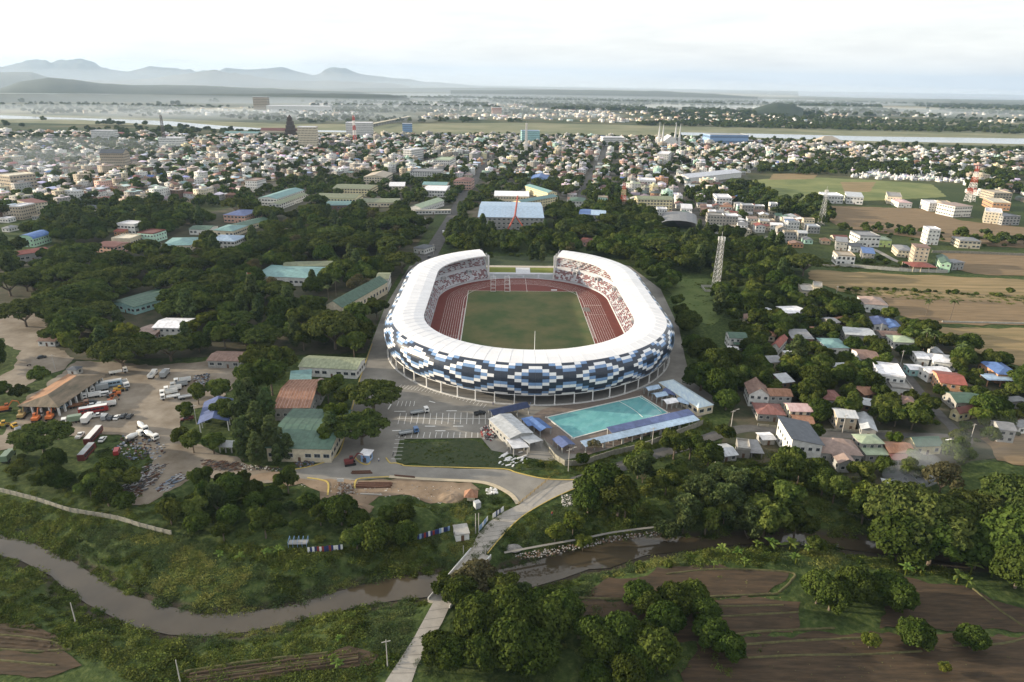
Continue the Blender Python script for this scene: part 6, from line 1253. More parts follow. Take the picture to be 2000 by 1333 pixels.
# hero trees, placed by the place of their crowns
for a in (('rain', 728, 770, 1.12), ('rain', 705, 838, .95), ('rain', 785, 512, 1.15), ('rain', 235, 690, 1.25), ('rain', 330, 680, .95), ('rain', 80, 858, .95), ('rain', 45, 612, 1.1), ('rain', 100, 605, 1.15), ('rain', 150, 570, 1.0), ('rain', 60, 540, 1.3), ('rain', 120, 650, .9), ('rain', 15, 555, 1.1), ('rain', 190, 585, 1.0), ('rain', 130, 525, 1.0), ('broad', 690, 672, 1.3), ('broad', 735, 600, 1.3), ('broad', 700, 610, 1.3),
    ('broad', 528, 735, 1.5), ('broad', 490, 740, 1.4), ('broad', 545, 700, 1.3), ('broad', 500, 700, 1.3), ('tall', 470, 790, 1.1), ('tall', 500, 830, 1.15), ('tall', 530, 850, 1.1), ('tall', 470, 860, 1.0), ('tall', 500, 880, .8), ('tall', 560, 870, .75), ('tall', 540, 888, .6), ('tall', 645, 830, 1.0), ('yellow', 655, 810, 1.0), ('broad', 640, 845, 1.0), ('tall', 478, 838, .9), ('broad', 440, 800, 1.0), ('tall', 485, 770, 1.1), ('tall', 520, 790, 1.0),
    ('broad', 640, 765, .9), ('broad', 655, 745, .9), ('broad', 670, 775, .8), ('broad', 385, 770, .8), ('broad', 365, 800, .8), ('broad', 425, 760, 1.0), ('broad', 375, 862, .8), ('broad', 415, 864, .8), ('broad', 352, 852, .7),
    # big tree row right of the stadium
    ('mango', 1372, 690, 1.25), ('mango', 1395, 715, 1.35), ('mango', 1372, 735, 1.3), ('mango', 1405, 750, 1.3), ('mango', 1425, 700, 1.1), ('mango', 1355, 670, 1.0), ('mango', 1420, 780, .9),
    # giant trees lower right
    ('rain', 1800, 1000, 1.35), ('mango', 1770, 1030, 1.5), ('mango', 1830, 1045, 1.4), ('rain', 1935, 1000, 1.3), ('mango', 1985, 1050, 1.7), ('mango', 1920, 1050, 1.4), ('mango', 1995, 1110, 1.2), ('mango', 1880, 1010, 1.3), ('rain', 1990, 985, 1.1), ('dry', 1842, 935, 1.2),
    # centre right by the road
    ('mango', 1175, 940, 1.35), ('broad', 1210, 965, 1.2), ('mango', 1150, 975, .9), ('yellow', 1085, 1030, .6), ('yellow', 1120, 1015, .7), ('yellow', 1140, 1040, .6), ('broad', 1248, 905, 1.0), ('broad', 1255, 885, .8), ('broad', 1318, 872, .9), ('broad', 1350, 870, 1.0), ('broad', 1385, 890, 1.0), ('bamboo', 1340, 990, 1.2), ('bamboo', 1370, 960, 1.1), ('bamboo', 1420, 975, 1.3), ('bamboo', 1440, 940, 1.2), ('bamboo', 1400, 925, 1.1), ('bamboo', 1470, 1000, 1.2), ('broad', 1500, 990, 1.3), ('broad', 1530, 960, 1.2), ('broad', 1480, 940, 1.1), ('broad', 1560, 1000, 1.1), ('bamboo', 1310, 1010, 1.0), ('broad', 1530, 920, 1.1), ('broad', 1545, 900, .9), ('mango', 1610, 940, 1.0), ('mango', 1595, 925, .9), ('broad', 1632, 955, .9), ('yellow', 1680, 965, 1.0), ('yellow', 1690, 985, .8), ('broad', 1780, 915, .9), ('broad', 1870, 885, 1.0),
    # orchard lower centre
    ('mango', 858, 1264, .8), ('mango', 885, 1275, .75), ('mango', 928, 1226, .95), ('mango', 935, 1195, .9), ('mango', 985, 1185, .95), ('mango', 1010, 1210, 1.05), ('mango', 1000, 1255, 1.15), ('mango', 1040, 1270, 1.0), ('mango', 940, 1280, .8), ('mango', 1075, 1205, .95), ('mango', 1100, 1190, .85), ('mango', 1050, 1180, .8), ('broad', 900, 1160, .9), ('broad', 985, 1145, .8), ('dry', 925, 1120, 1.1), ('dry', 940, 1100, .9), ('broad', 868, 1132, .7), ('broad', 905, 1135, .65), ('bamboo', 1020, 1160, .7),
    ('mango', 1180, 1270, .85), ('mango', 1160, 1240, .8), ('mango', 1210, 1240, .9), ('mango', 1250, 1165, .75), ('mango', 1265, 1180, .7), ('mango', 1260, 1250, .95), ('mango', 1285, 1275, .9), ('mango', 1240, 1290, .8), ('mango', 1320, 1170, .8), ('mango', 1355, 1165, .75), ('mango', 1375, 1190, .7), ('mango', 1390, 1235, .8), ('mango', 1425, 1260, .7), ('mango', 1300, 1215, .8), ('mango', 1225, 1315, .7), ('mango', 1165, 1320, .6),
    ('mango', 1600, 1150, .85), ('mango', 1625, 1165, .8), ('mango', 1668, 1145, .85), ('mango', 1700, 1150, .75), ('mango', 1735, 1145, .9), ('mango', 1755, 1165, .8), ('mango', 1790, 1235, .75), ('mango', 1900, 1245, .6), ('yellow', 1700, 1250, .45), ('yellow', 1845, 1305, .3),
    ('yellow', 1660, 300, 1.0), ('dry', 700, 560, 1.3), ('dry', 530, 565, 1.2), ('tall', 610, 545, .9), ('tall', 625, 550, .8), ('dry', 380, 515, 1.2), ('dry', 350, 520, 1.1), ('dry', 440, 515, 1.1), ('yellow', 400, 625, 1.0), ('yellow', 375, 640, .9), ('tall', 1050, 490, 1.0), ('tall', 1038, 492, .9), ('tall', 1060, 494, .9), ('dry', 1115, 486, 1.0), ('dry', 1160, 870, .5),
    ('palm', 1808, 665, 1.0), ('palm', 1822, 668, 1.0), ('palm', 1878, 690, 1.0), ('palm', 1812, 600, .95), ('palm', 1860, 605, 1.1), ('palm', 655, 560, 1.0), ('palm', 640, 570, .9), ('palm', 590, 480, 1.0), ('palm', 78, 440, 1.0), ('palm', 940, 1120, .0001)):
    if a[3] > .01: tpx(*a)
for px, py, s in ((1410, 1075, .9), (1440, 1085, .9), (1395, 1105, .6), (1455, 1100, .8), (1480, 1060, .9), (1505, 1060, 1.0), (1545, 1060, 1.1), (1515, 1065, .9), (1555, 1095, .9), (1580, 1075, .8), (1790, 1100, 1.0), (1770, 1115, .9), (1800, 1112, .8), (1900, 1105, 1.1), (1940, 1115, 1.1), (1870, 1130, 1.0), (1890, 1140, .9), (1990, 1130, .9), (665, 1252, .6), (650, 1290, .7), (660, 1300, .7), (520, 1085, .8), (545, 1080, .9), (470, 1090, .7), (430, 1085, .7), (1850, 1305, .5), (905, 1235, .8), (1740, 1085, .7)):
    x, y = G(px, py, 1.5*s); TREES.append(['banana', float(x), float(y), s*1.3, 1])
# woods and groves
NH = len(TREES)
scatter([(0, 500), (200, 495), (400, 485), (480, 405), (640, 408), (780, 400), (855, 415), (835, 470), (775, 500), (765, 560), (735, 610), (715, 690), (500, 695), (330, 705), (130, 705), (100, 640), (30, 560), (-60, 560), (-200, 500)], 12.5, dict(broad=5, rain=2.2, mango=3, tall=1.2, yellow=.7, dry=.35), .8, 1.4, .88)
scatter([(40, 450), (130, 410), (300, 398), (400, 425), (420, 440), (330, 470), (200, 475), (60, 480)], 13, dict(broad=5, mango=3, tall=1), .9, 1.3, .85)
scatter([(870, 430), (940, 430), (1060, 452), (1090, 470), (1100, 492), (900, 492), (865, 475)], 11, dict(broad=5, tall=1.5, mango=2), .8, 1.2, .9)
scatter([(905, 385), (935, 385), (930, 430), (890, 430)], 12, dict(broad=5, tall=2), .8, 1.1, .8)
scatter([(820, 400), (880, 360), (915, 360), (870, 430), (850, 440), (820, 430)], 12, dict(broad=5, mango=2), .8, 1.1, .7)
scatter([(1070, 420), (1110, 395), (1240, 400), (1300, 440), (1420, 462), (1520, 490), (1575, 540), (1500, 560), (1400, 540), (1290, 530), (1240, 500), (1110, 480), (1080, 450)], 12.5, dict(broad=5, mango=4, rain=1, tall=.9, yellow=.4), .85, 1.4, .92)
scatter([(1240, 505), (1310, 530), (1300, 560), (1330, 620), (1350, 650), (1330, 660), (1290, 580), (1250, 530)], 12, dict(mango=4, broad=3), .9, 1.2, .9)
scatter([(1400, 540), (1510, 545), (1580, 590), (1640, 620), (1620, 680), (1560, 700), (1590, 760), (1600, 840), (1560, 800), (1440, 770), (1430, 640), (1400, 620)], 12.5, dict(broad=5, mango=4, yellow=.6, tall=.6), .75, 1.25, .82)
scatter([(1560, 690), (1640, 690), (1700, 700), (1740, 760), (1800, 800), (1860, 840), (1700, 840), (1600, 830)], 10, dict(broad=5, mango=3, yellow=.8, shrub=2), .6, 1.1, .8)
scatter([(1760, 690), (1850, 700), (1960, 740), (2050, 760), (2050, 850), (1920, 860), (1880, 830), (1800, 740)], 10.5, dict(broad=5, mango=3, yellow=.6, shrub=1.5), .6, 1.1, .75)
scatter([(1620, 580), (1690, 600), (1800, 640), (1830, 670), (1760, 660), (1680, 640), (1600, 640)], 10.5, dict(broad=4, mango=2, shrub=1), .6, 1.1, .7)
scatter([(1260, 860), (1390, 860), (1500, 880), (1560, 930), (1600, 1030), (1400, 1040), (1290, 1035), (1180, 1010), (1250, 960)], 11, dict(broad=4, bamboo=2.5, shrub=2), .7, 1.1, .7)
scatter([(1580, 920), (1720, 950), (1740, 1060), (1600, 1045)], 12, dict(broad=4, bamboo=1, shrub=2), .7, 1.1, .5)
scatter([(120, 905), (240, 915), (290, 990), (420, 945), (560, 960), (640, 1005), (780, 1015), (830, 1050), (780, 1075), (600, 1070), (420, 1060), (300, 1010), (150, 975), (60, 940)], 6.8, dict(broad=4, mango=3, shrub=2.5, bamboo=.8), .45, .9, .95)
scatter([(1290, 552), (1318, 560), (1345, 640), (1350, 672), (1330, 655), (1300, 600)], 9, dict(mango=3, broad=4), .8, 1.15, 1); scatter([(872, 470), (950, 486), (950, 500), (885, 506)], 10, dict(broad=4, tall=1), .9, 1.2, 1); scatter([(1085, 480), (1230, 495), (1290, 545), (1262, 535), (1190, 506), (1095, 498)], 10, dict(broad=4, mango=3), .9, 1.2, 1)
scatter([(1420, 640), (1640, 590), (1800, 650), (1990, 730), (2100, 780), (2100, 850), (1880, 870), (1760, 930), (1640, 930), (1560, 850), (1440, 790)], 6.5, dict(broad=6, mango=3, shrub=2, yellow=.8), .5, .98, .85)
scatter([(850, 1090), (900, 1100), (1000, 1100), (1100, 1070), (1300, 1035), (1500, 1030), (1500, 1045), (1280, 1048), (1100, 1075), (980, 1105), (870, 1112)], 7, dict(shrub=5, broad=1.5), .5, 1.0, .75, roads=False)
scatter([(1180, 1110), (1260, 1090), (1400, 1072), (1560, 1068), (1720, 1080), (1900, 1110), (1900, 1120), (1600, 1090), (1400, 1095), (1200, 1130)], 7.5, dict(shrub=5, broad=1), .5, .9, .6)
scatter([(1100, 900), (1240, 870), (1380, 825), (1395, 840), (1290, 880), (1200, 912), (1130, 930), (1000, 915), (1010, 890)], 8, dict(broad=3, shrub=4), .5, .85, .7)
scatter([(560, 352), (880, 350), (890, 392), (800, 400), (600, 402), (520, 392)], 13, dict(broad=4, mango=3), .8, 1.15, .6); scatter([(935, 345), (1110, 350), (1115, 400), (1065, 425), (935, 425)], 13, dict(broad=4, mango=3), .8, 1.15, .65)
scatter([(1650, 500), (1900, 525), (1900, 532), (1640, 512)], 6, dict(shrub=5), .7, 1.3, .7); scatter([(1640, 445), (1900, 458), (2100, 480), (2100, 492), (1860, 478), (1640, 455)], 11, dict(broad=4, shrub=3), .6, 1.0, .7)
scatter([(1640, 562), (1760, 566), (2100, 582), (2100, 586), (1760, 571), (1640, 568)], 5, dict(shrub=6, broad=.3), .5, 1.0, .7)
scatter([(1500, 395), (1620, 395), (1620, 440), (1560, 440)], 14, dict(broad=4, mango=3), .9, 1.3, .8)
scatter([(250, 900), (300, 905), (260, 990), (120, 980)], 11, dict(broad=3, shrub=3), .5, .9, .4)
scatter([(0, 770), (60, 740), (120, 735), (100, 760), (30, 800), (-60, 850), (-60, 790)], 9, dict(broad=4, shrub=2, yellow=.4), .6, .9, .8); scatter([(0, 680), (28, 690), (30, 715), (-40, 730)], 10, dict(mango=3), .9, 1.1, .9)
scatter([(-60, 895), (60, 880), (120, 905), (60, 940), (-60, 930)], 9, dict(broad=3, shrub=3), .5, .9, .5)
scatter([(180, 1010), (330, 1010), (600, 1075), (840, 1075), (840, 1110), (600, 1110), (400, 1090), (250, 1040)], 9, dict(shrub=6), .4, .8, .35)
scatter([(955, 488), (1095, 488), (1110, 503), (945, 503)], 8, dict(shrub=3, broad=3), .6, 1.0, .8)
NEARN = len(TREES)
# trees in the town and on the plain (far)
scatter(TOWN, 21, dict(broad=5, mango=3), .8, 1.3, .52, roads=True)
for p, s_, f in (([(1420, 340), (1560, 310), (1700, 318), (1900, 338), (2100, 345), (2100, 400), (1900, 372), (1850, 350), (1640, 345), (1500, 338)], 15, .55), ([(0, 268), (300, 270), (300, 300), (100, 310), (0, 330)], 15, .6), ([(1350, 395), (1440, 350), (1500, 380), (1560, 430), (1460, 440)], 14, .7), ([(1560, 296), (1980, 312), (1980, 330), (1560, 310)], 17, .6), ([(1100, 400), (1090, 350), (1180, 360), (1240, 400)], 15, .7), ([(0, 380), (200, 400), (420, 380), (420, 405), (200, 420), (0, 430)], 15, .6), ([(430, 380), (560, 372), (530, 400), (480, 400)], 14, .7), ([(720, 345), (900, 350), (900, 400), (720, 400)], 16, .45)):
    scatter(p, s_, dict(broad=5, mango=3), .85, 1.35, f)
# scattered trees that would hide a building the photograph shows are left out
KEEP = [k for k in KEEP[:KEEP_N+25] if math.hypot(k[0], k[1]) < 900]+[(*map(float, G(a, b_)), 2, 0, 16, 3) for a, b_ in ((640, 1076), (845, 1046), (583, 1060), (900, 1050), (665, 950))]
kx, ky = PX(np.array([k[0] for k in KEEP]), np.array([k[1] for k in KEEP]), np.array([k[2]*.85 for k in KEEP]))
kr = np.array([.36*max(k[4], k[5])+.1*min(k[4], k[5]) for k in KEEP])*F/np.array([k[1] for k in KEEP]); kyw = np.array([k[1] for k in KEEP]); keep_t = []
for tr in TREES:
    if tr[4]: keep_t.append(tr); continue
    s_ = SPEC[tr[0]]; a, b_ = PX(tr[1], tr[2], s_['H']*tr[3]*.6); r_t = s_['R']*tr[3]*F/tr[2]
    hid = (np.hypot(kx-a, (ky-b_)*1.5) < kr*.72+r_t*.55) & (kyw > tr[2]-4)
    if not hid.any(): keep_t.append(tr)
print('kept', len(keep_t), 'of', len(TREES)); TREES = keep_t
# choose the 300 that show largest
def app(tr): s = SPEC[tr[0]]; return s['R']*tr[3]/math.hypot(tr[1], tr[2])*(1.25 if tr[4] else 1)
vis = []
for tr in TREES:
    px, py = PX(tr[1], tr[2], 3); vis.append(-40 < px < 2040 and py < 1400)
TREES = [t_ for t_, v in zip(TREES, vis) if v]
cnt = {'tree': 0, 'shrub': 0, 'bamboo': 0, 'palm': 0, 'banana plant': 0}; ind = []; restt = []
for tr in sorted(TREES, key=app, reverse=True):
    c = SPEC[tr[0]]['cat']; (ind if cnt[c] < 300 and math.hypot(tr[1], tr[2]) < 900 else restt).append(tr)
    cnt[c] += 1
TREE_OBJ = []; rt_ = random.Random(5)
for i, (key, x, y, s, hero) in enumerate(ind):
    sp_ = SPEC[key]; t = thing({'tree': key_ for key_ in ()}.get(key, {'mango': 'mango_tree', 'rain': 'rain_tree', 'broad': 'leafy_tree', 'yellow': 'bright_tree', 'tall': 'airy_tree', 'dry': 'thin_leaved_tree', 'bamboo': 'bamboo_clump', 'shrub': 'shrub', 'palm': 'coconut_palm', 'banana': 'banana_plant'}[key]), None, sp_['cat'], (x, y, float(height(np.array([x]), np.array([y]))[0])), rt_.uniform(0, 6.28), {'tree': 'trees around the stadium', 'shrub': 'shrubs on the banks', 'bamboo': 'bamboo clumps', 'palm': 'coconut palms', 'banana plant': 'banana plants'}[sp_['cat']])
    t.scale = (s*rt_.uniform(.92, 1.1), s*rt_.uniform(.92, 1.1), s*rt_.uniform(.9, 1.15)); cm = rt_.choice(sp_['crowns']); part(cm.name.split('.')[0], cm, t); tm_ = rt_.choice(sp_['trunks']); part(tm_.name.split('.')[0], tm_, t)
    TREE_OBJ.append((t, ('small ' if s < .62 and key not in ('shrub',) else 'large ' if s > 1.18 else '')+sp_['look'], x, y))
# instanced masses
def scatter_stuff(name, pts, scl, idx, protos, label=None, cat=None, tilt=0.0, zs=None):
    col = bpy.data.collections.new(name+'_kinds')
    for k, m in enumerate(protos):
        o = bpy.data.objects.new('%s_kind_%02d' % (name, k), m); col.objects.link(o)
    me = bpy.data.meshes.new(name); n = len(pts); me.vertices.add(n); me.vertices.foreach_set('co', np.ascontiguousarray(pts, np.float32).ravel())
    for an, arr, ty in (('scl', scl, 'FLOAT'), ('rot', rng.uniform(0, 6.28, n), 'FLOAT'), ('idx', idx, 'INT')):
        a = me.attributes.new(an, ty, 'POINT'); a.data.foreach_set('value', np.ascontiguousarray(arr, np.float32 if ty == 'FLOAT' else np.int32))
    o = link(bpy.data.objects.new(name, me)); ng = bpy.data.node_groups.new(name, 'GeometryNodeTree'); ng.interface.new_socket('Geometry', in_out='INPUT', socket_type='NodeSocketGeometry'); ng.interface.new_socket('Geometry', in_out='OUTPUT', socket_type='NodeSocketGeometry')
    gi, go_ = N(ng, 'NodeGroupInput'), N(ng, 'NodeGroupOutput'); mp_ = N(ng, 'GeometryNodeMeshToPoints'); ci = N(ng, 'GeometryNodeCollectionInfo'); ci.inputs['Collection'].default_value = col; ci.inputs['Separate Children'].default_value = True; ci.inputs['Reset Children'].default_value = True
    ip = N(ng, 'GeometryNodeInstanceOnPoints'); ip.inputs['Pick Instance'].default_value = True
    def na(nm, ty):
        a = N(ng, 'GeometryNodeInputNamedAttribute', data_type=ty); a.inputs['Name'].default_value = nm; return [s for s in a.outputs if s.enabled and s.name == 'Attribute'][0]
    cx = N(ng, 'ShaderNodeCombineXYZ'); K = ng.links.new; K(na('rot', 'FLOAT'), cx.inputs[2]); K(gi.outputs[0], mp_.inputs['Mesh']); K(mp_.outputs[0], ip.inputs['Points']); K(ci.outputs[0], ip.inputs['Instance']); K(na('idx', 'INT'), ip.inputs['Instance Index']); K(cx.outputs[0], ip.inputs['Rotation']); K(na('scl', 'FLOAT'), ip.inputs['Scale']); K(ip.outputs[0], go_.inputs[0])
    md = o.modifiers.new('scatter', 'NODES'); md.node_group = ng; o['kind'] = 'stuff'
    if label: o['label'] = label
    if cat: o['category'] = cat
    return o
rp = [(t_, math.hypot(t_[1], t_[2])) for t_ in restt]
near_r = [t_ for t_, d in rp if d < 750]; far_r = [t_ for t_, d in rp if d >= 750]
keyl = ['mango', 'rain', 'broad', 'yellow', 'tall', 'dry', 'bamboo', 'shrub']; prot = []; kidx = {}
for k in keyl: kidx[k] = len(prot); prot.append(SPEC[k]['crowns'][0])
kidx['palm'] = kidx['banana'] = kidx['broad']
if near_r: scatter_stuff('woodland', np.array([(a, b2, -.1) for _, a, b2, _, _ in near_r]), np.array([t_[3] for t_ in near_r]), np.array([kidx[t_[0]] for t_ in near_r]), prot, 'mass of woodland crowns between the single trees around the stadium', 'woodland')
print('TREES individual', len(ind), 'near rest', len(near_r), 'far', len(far_r), 'houses', len(houses), len(far), len(farv))
pts = [(a, b2, -.2) for _, a, b2, _, _ in far_r]; sc_ = [t_[3] for t_ in far_r]
# tree belts beyond the river
for pp, sp_, fr_c, thr_ in (([(-200, 222), (60, 216), (500, 212), (900, 204), (1400, 218), (2200, 242), (2200, 258), (1400, 246), (1000, 238), (620, 242), (300, 230)], 34, .75, .42), ([(900, 232), (1250, 236), (1600, 246), (2200, 262), (2200, 268), (1600, 254), (1250, 246), (900, 240)], 20, .7, .3), ([(-300, 196), (300, 200), (800, 190), (1400, 196), (2300, 215), (2300, 240), (1400, 218), (900, 204), (500, 212), (-300, 216)], 48, .8, .40), ([(0, 232), (240, 240), (420, 256), (560, 262), (400, 266), (100, 262), (0, 250)], 22, .5, .45), ([(1300, 268), (1700, 284), (2000, 295), (2000, 300), (1700, 290), (1300, 274)], 20, .5, .3)):
    Wp = np.array(wpoly(pp)); lo_, hi_ = Wp.min(0), Wp.max(0); n = int((hi_[0]-lo_[0])*(hi_[1]-lo_[1])/sp_**2*fr_c); X = rng.uniform(lo_[0], hi_[0], n); Y = rng.uniform(lo_[1], hi_[1], n); pxx, _ = PX(X, Y); k = inpoly(X, Y, [tuple(v) for v in Wp]) & (pxx > -30) & (pxx < 2030) & (vnoise(X, Y, 420, 17)+.35*(vnoise(X, Y*1.0, 120, 18)-.5) > thr_); X, Y = X[k], Y[k]
    for a, b2 in zip(X, Y): pts.append((a, b2, -.2)); sc_.append(rng.uniform(.9, 1.5)*(1 if b2 < 3500 else 1.6))
pts = np.array(pts); sc_ = np.array(sc_); print('far tree points', len(pts))
scatter_stuff('distant_trees', pts, sc_, rng.integers(0, len(FARP), len(pts)), FARP, 'countless small dark trees spread over the town and plain', 'trees')
# undergrowth: leaf tufts on the creek banks and the rough plots
L_BANK = leafmat('bank_weed', (.058, .088, .020), (.145, .175, .046), .25, .3); L_BANK2 = leafmat('bank_weed_light', (.09, .12, .03), (.19, .20, .062), .25, .3)  # greens brightened to stand in for sunlit highlights on the bank
tuft = []
for k, (m_, ls_) in enumerate(((L_BANK, .30), (L_PALE, .26), (L_BANK2, .24), (L_BROAD, .32))):
    r_ = np.random.default_rng(40+k); n = 170; P = r_.normal(size=(n, 3))*np.array([.85, .85, .28]); P[:, 2] = np.abs(P[:, 2])*(1.15-.3*np.hypot(P[:, 0], P[:, 1])); a = r_.normal(size=(n, 3)); a[:, 2] *= .5; a /= np.linalg.norm(a, axis=1)[:, None]; b_ = np.cross(a, r_.normal(size=(n, 3))); b_ /= np.linalg.norm(b_, axis=1)[:, None]; s_ = ls_*(.5+.8*r_.random(n))[:, None]
    tuft.append(npmesh('tuft', np.stack([P-a*s_, P-b_*s_*.45, P+a*s_, P+b_*s_*.45], 1).reshape(-1, 3), np.arange(4*n).reshape(-1, 4), m_))
up_, us, ui = [], [], []
for pp, sp_, fr_c, smax in (([(-200, 965), (0, 970), (180, 1010), (330, 1045), (560, 1075), (840, 1050), (905, 1095), (850, 1140), (760, 1150), (700, 1165), (620, 1185), (560, 1205), (400, 1220), (330, 1205), (250, 1180), (130, 1110), (0, 1067), (-200, 1030)], 1.55, .9, 1.1),
    ([(-200, 1045), (0, 1066), (120, 1122), (260, 1203), (400, 1222), (560, 1200), (780, 1152), (850, 1150), (750, 1333), (640, 1345), (300, 1345), (160, 1270), (0, 1225), (-200, 1180)], 1.5, .85, 1.0),
    ([(905, 1100), (960, 1060), (1020, 1012), (1140, 955), (1230, 950), (1330, 1025), (1500, 1030), (1280, 1048), (1050, 1098), (900, 1130)], 1.6, .8, 1.0), ([(1040, 1132), (1190, 1096), (1400, 1056), (1600, 1058), (1900, 1110), (1900, 1130), (1560, 1105), (1300, 1105), (1180, 1130), (1130, 1175), (1000, 1180)], 1.6, .85, 1.0),
    ([(700, 1000), (800, 970), (840, 988), (890, 978), (935, 958), (925, 945), (1000, 965), (1012, 985), (940, 1045), (905, 1095), (830, 1060), (640, 1010)], 1.8, .75, .9), ([(150, 850), (260, 860), (300, 900), (240, 990), (120, 910), (0, 900), (0, 960), (180, 1005), (330, 1040), (560, 1060), (640, 1005), (560, 945), (430, 940), (300, 985)], 2.2, .5, .9), ([(785, 864), (935, 862), (1000, 905), (1050, 915), (900, 912), (790, 906)], 1.3, .75, .55),
    ([(1000, 880), (1100, 905), (1240, 870), (1380, 815), (1400, 840), (1290, 880), (1200, 910), (1130, 932), (1060, 933), (1000, 918)], 1.9, .7, .9), ([(1250, 950), (1290, 890), (1400, 860), (1560, 900), (1720, 940), (1740, 1060), (1560, 1050), (1320, 1030)], 2.6, .7, 1.3), ([(800, 1260), (900, 1200), (1120, 1170), (1420, 1250), (1460, 1333), (820, 1345)], 2.6, .45, .8), ([(1295, 548), (1400, 548), (1430, 600), (1390, 640), (1330, 610)], 2.8, .5, .8), ([(1600, 505), (1830, 524), (1830, 530), (1600, 522)], 3.0, .6, 1.2), ([(1130, 1175), (1400, 1110), (1560, 1130), (1560, 1235), (1400, 1250), (2000, 1240), (2000, 1333), (1400, 1333)], 3.2, .22, .5), ([(1760, 1130), (1900, 1150), (2000, 1210), (2000, 1235), (1740, 1225)], 3.2, .25, .5), ([(1640, 560), (1760, 566), (2100, 585), (2100, 600), (1660, 580)], 2.6, .6, 1.2)):
    Wp = np.array(wpoly(pp)); lo_, hi_ = Wp.min(0), Wp.max(0); n = int((hi_[0]-lo_[0])*(hi_[1]-lo_[1])/sp_**2*fr_c); X = rng.uniform(lo_[0], hi_[0], n); Y = rng.uniform(lo_[1], hi_[1], n); k = inpoly(X, Y, [tuple(v) for v in Wp]) & ~inpoly(X, Y, creek_poly); X, Y = X[k], Y[k]
    for l_, w_ in ROADS[1:3]: k = open_line_dist(X, Y, l_) > w_/2+.8; X, Y = X[k], Y[k]
    for q in NOGO[:1]: k = ~inpoly(X, Y, q); X, Y = X[k], Y[k]
    Z = height(X, Y); cl = vnoise(X, Y, 7, 31); up_.append(np.stack([X, Y, Z-.05], 1)); us.append((.45+.9*cl*rng.random(len(X))+.2)*smax); t2 = vnoise(X, Y, 16, 55); ui.append(np.where(t2 < .42, 0, np.where(t2 < .58, 3, np.where(t2 < .78, 1, 2))))
up_ = np.concatenate(up_); us = np.concatenate(us); ui = np.concatenate(ui); print('tufts', len(up_))
scatter_stuff('undergrowth', up_, us, ui, tuft, 'tangled green weeds covering the creek banks and rough plots', 'weeds')
# ================================================================ walls, fences, poles, masts
def wallrun(name, label, line, h, w, m, cat='wall', step=3.0, pillar=True):
    pts = [GP(p) for p in line]; pts = smooth(pts, 3); t = thing(name, label, cat, pts[0])
    tot = [0]; 
    for a, b2 in zip(pts[:-1], pts[1:]): tot.append(tot[-1]+(b2-a).length)
    n = max(2, int(tot[-1]/step)); o0 = pts[0]; Q = []
    for k in range(n+1):
        s = tot[-1]*k/n; i = max(0, min(len(pts)-2, next((j for j in range(len(tot)-1) if tot[j+1] >= s), len(pts)-2))); f = (s-tot[i])/max(1e-6, tot[i+1]-tot[i]); q = pts[i].lerp(pts[i+1], f); q.z = float(height(np.array([q.x]), np.array([q.y]))[0])-.1; Q.append(q-o0)
    for k in range(n):
        a, b2 = Q[k], Q[k+1]; d = (b2-a); an = math.atan2(d.y, d.x); L_ = math.hypot(d.x, d.y); me_ = MB().box((0, 0, 0), (L_-.26, w, h)); o = me_.build('wall_panel', m, t); o.location = (a+b2)/2; o.rotation_euler = (0, 0, an)
    pmx = MB().box((0, 0, 0), (.24, w+.1, h+.15)).mesh('post', m)
    for q in Q: part('post', pmx, t, q)
    return t
cw = mat('old_concrete_wall', (.24, .23, .19), .95, .3, .8, detail=8)
wallrun('boundary_wall', 'long mossy concrete wall above the left creek bank', [(-60, 948), (0, 960), (87, 983), (135, 999), (224, 1014), (270, 1028), (335, 1044)], 1.7, .22, cw)
wallrun('compound_wall', 'grey compound wall below the pool shelters', [(1062, 866), (1106, 911), (1200, 888), (1262, 872), (1372, 830)], 2.4, .25, cw)
wallrun('field_wall', 'pale hollow block wall along the edge of the right field', [(1640, 520), (1760, 530), (1850, 533)], 2.6, .3, mat('block_wall', (.38, .37, .33), .9, .2, .6), step=6)
wallrun('field_wall', 'long low grey wall across the fields to the right edge', [(1820, 494), (1900, 496), (2050, 502)], 2.4, .3, cw, step=8)
wallrun('low_wall', 'low dusty wall between the brown fields at the right edge', [(1840, 630), (1940, 632), (2050, 634)], 1.2, .4, mat('block_wall', (.4, .4, .4)), step=8)
wallrun('village_wall', 'low wall with white post caps along the village street', [(1480, 832), (1560, 840), (1640, 843), (1740, 846)], 1.3, .2, cw, step=4)
# coloured sheet fences
shc = [mat('sheet_white', (.7, .7, .7), .5, .05, 1), mat('sheet_navy', (.03, .045, .14), .5, .1, 1), mat('sheet_red', (.24, .04, .035), .5, .1, 1), mat('sheet_blue', (.25, .36, .52), .5, .1, 1)]
def sheetfence(label, a, b2, n, pat, h=2.1):
    A, B = GP(a), GP(b2); d = B-A; an = math.atan2(d.y, d.x); t = thing('sheet_metal_fence', label, 'fence', (A.x, A.y, float(height(np.array([A.x]), np.array([A.y]))[0])), an); L_ = d.length; rf = random.Random(n)
    for k in range(n):
        o = MB().box((0, 0, 0), (L_/n-.03, .06, h*rf.uniform(.92, 1.05))).build('sheet', shc[pat[k % len(pat)]], t); o.location = (L_*(k+.5)/n, rf.uniform(-.05, .05), -.1)
sheetfence('fence of navy, white and red metal sheets beside the bridge road', (806, 1056), (879, 1036), 17, [0, 1, 1, 3, 1, 2, 1, 0, 1, 2, 1, 1, 3])
sheetfence('fence of white, navy and red sheets in the bushes by the creek', (601, 1080), (670, 1074), 15, [0, 1, 0, 1, 2, 0, 2, 1, 1, 2, 1, 0])
sheetfence('pale blue sheet fence between the shack and the road', (936, 1038), (953, 1017), 6, [3, 3, 0])
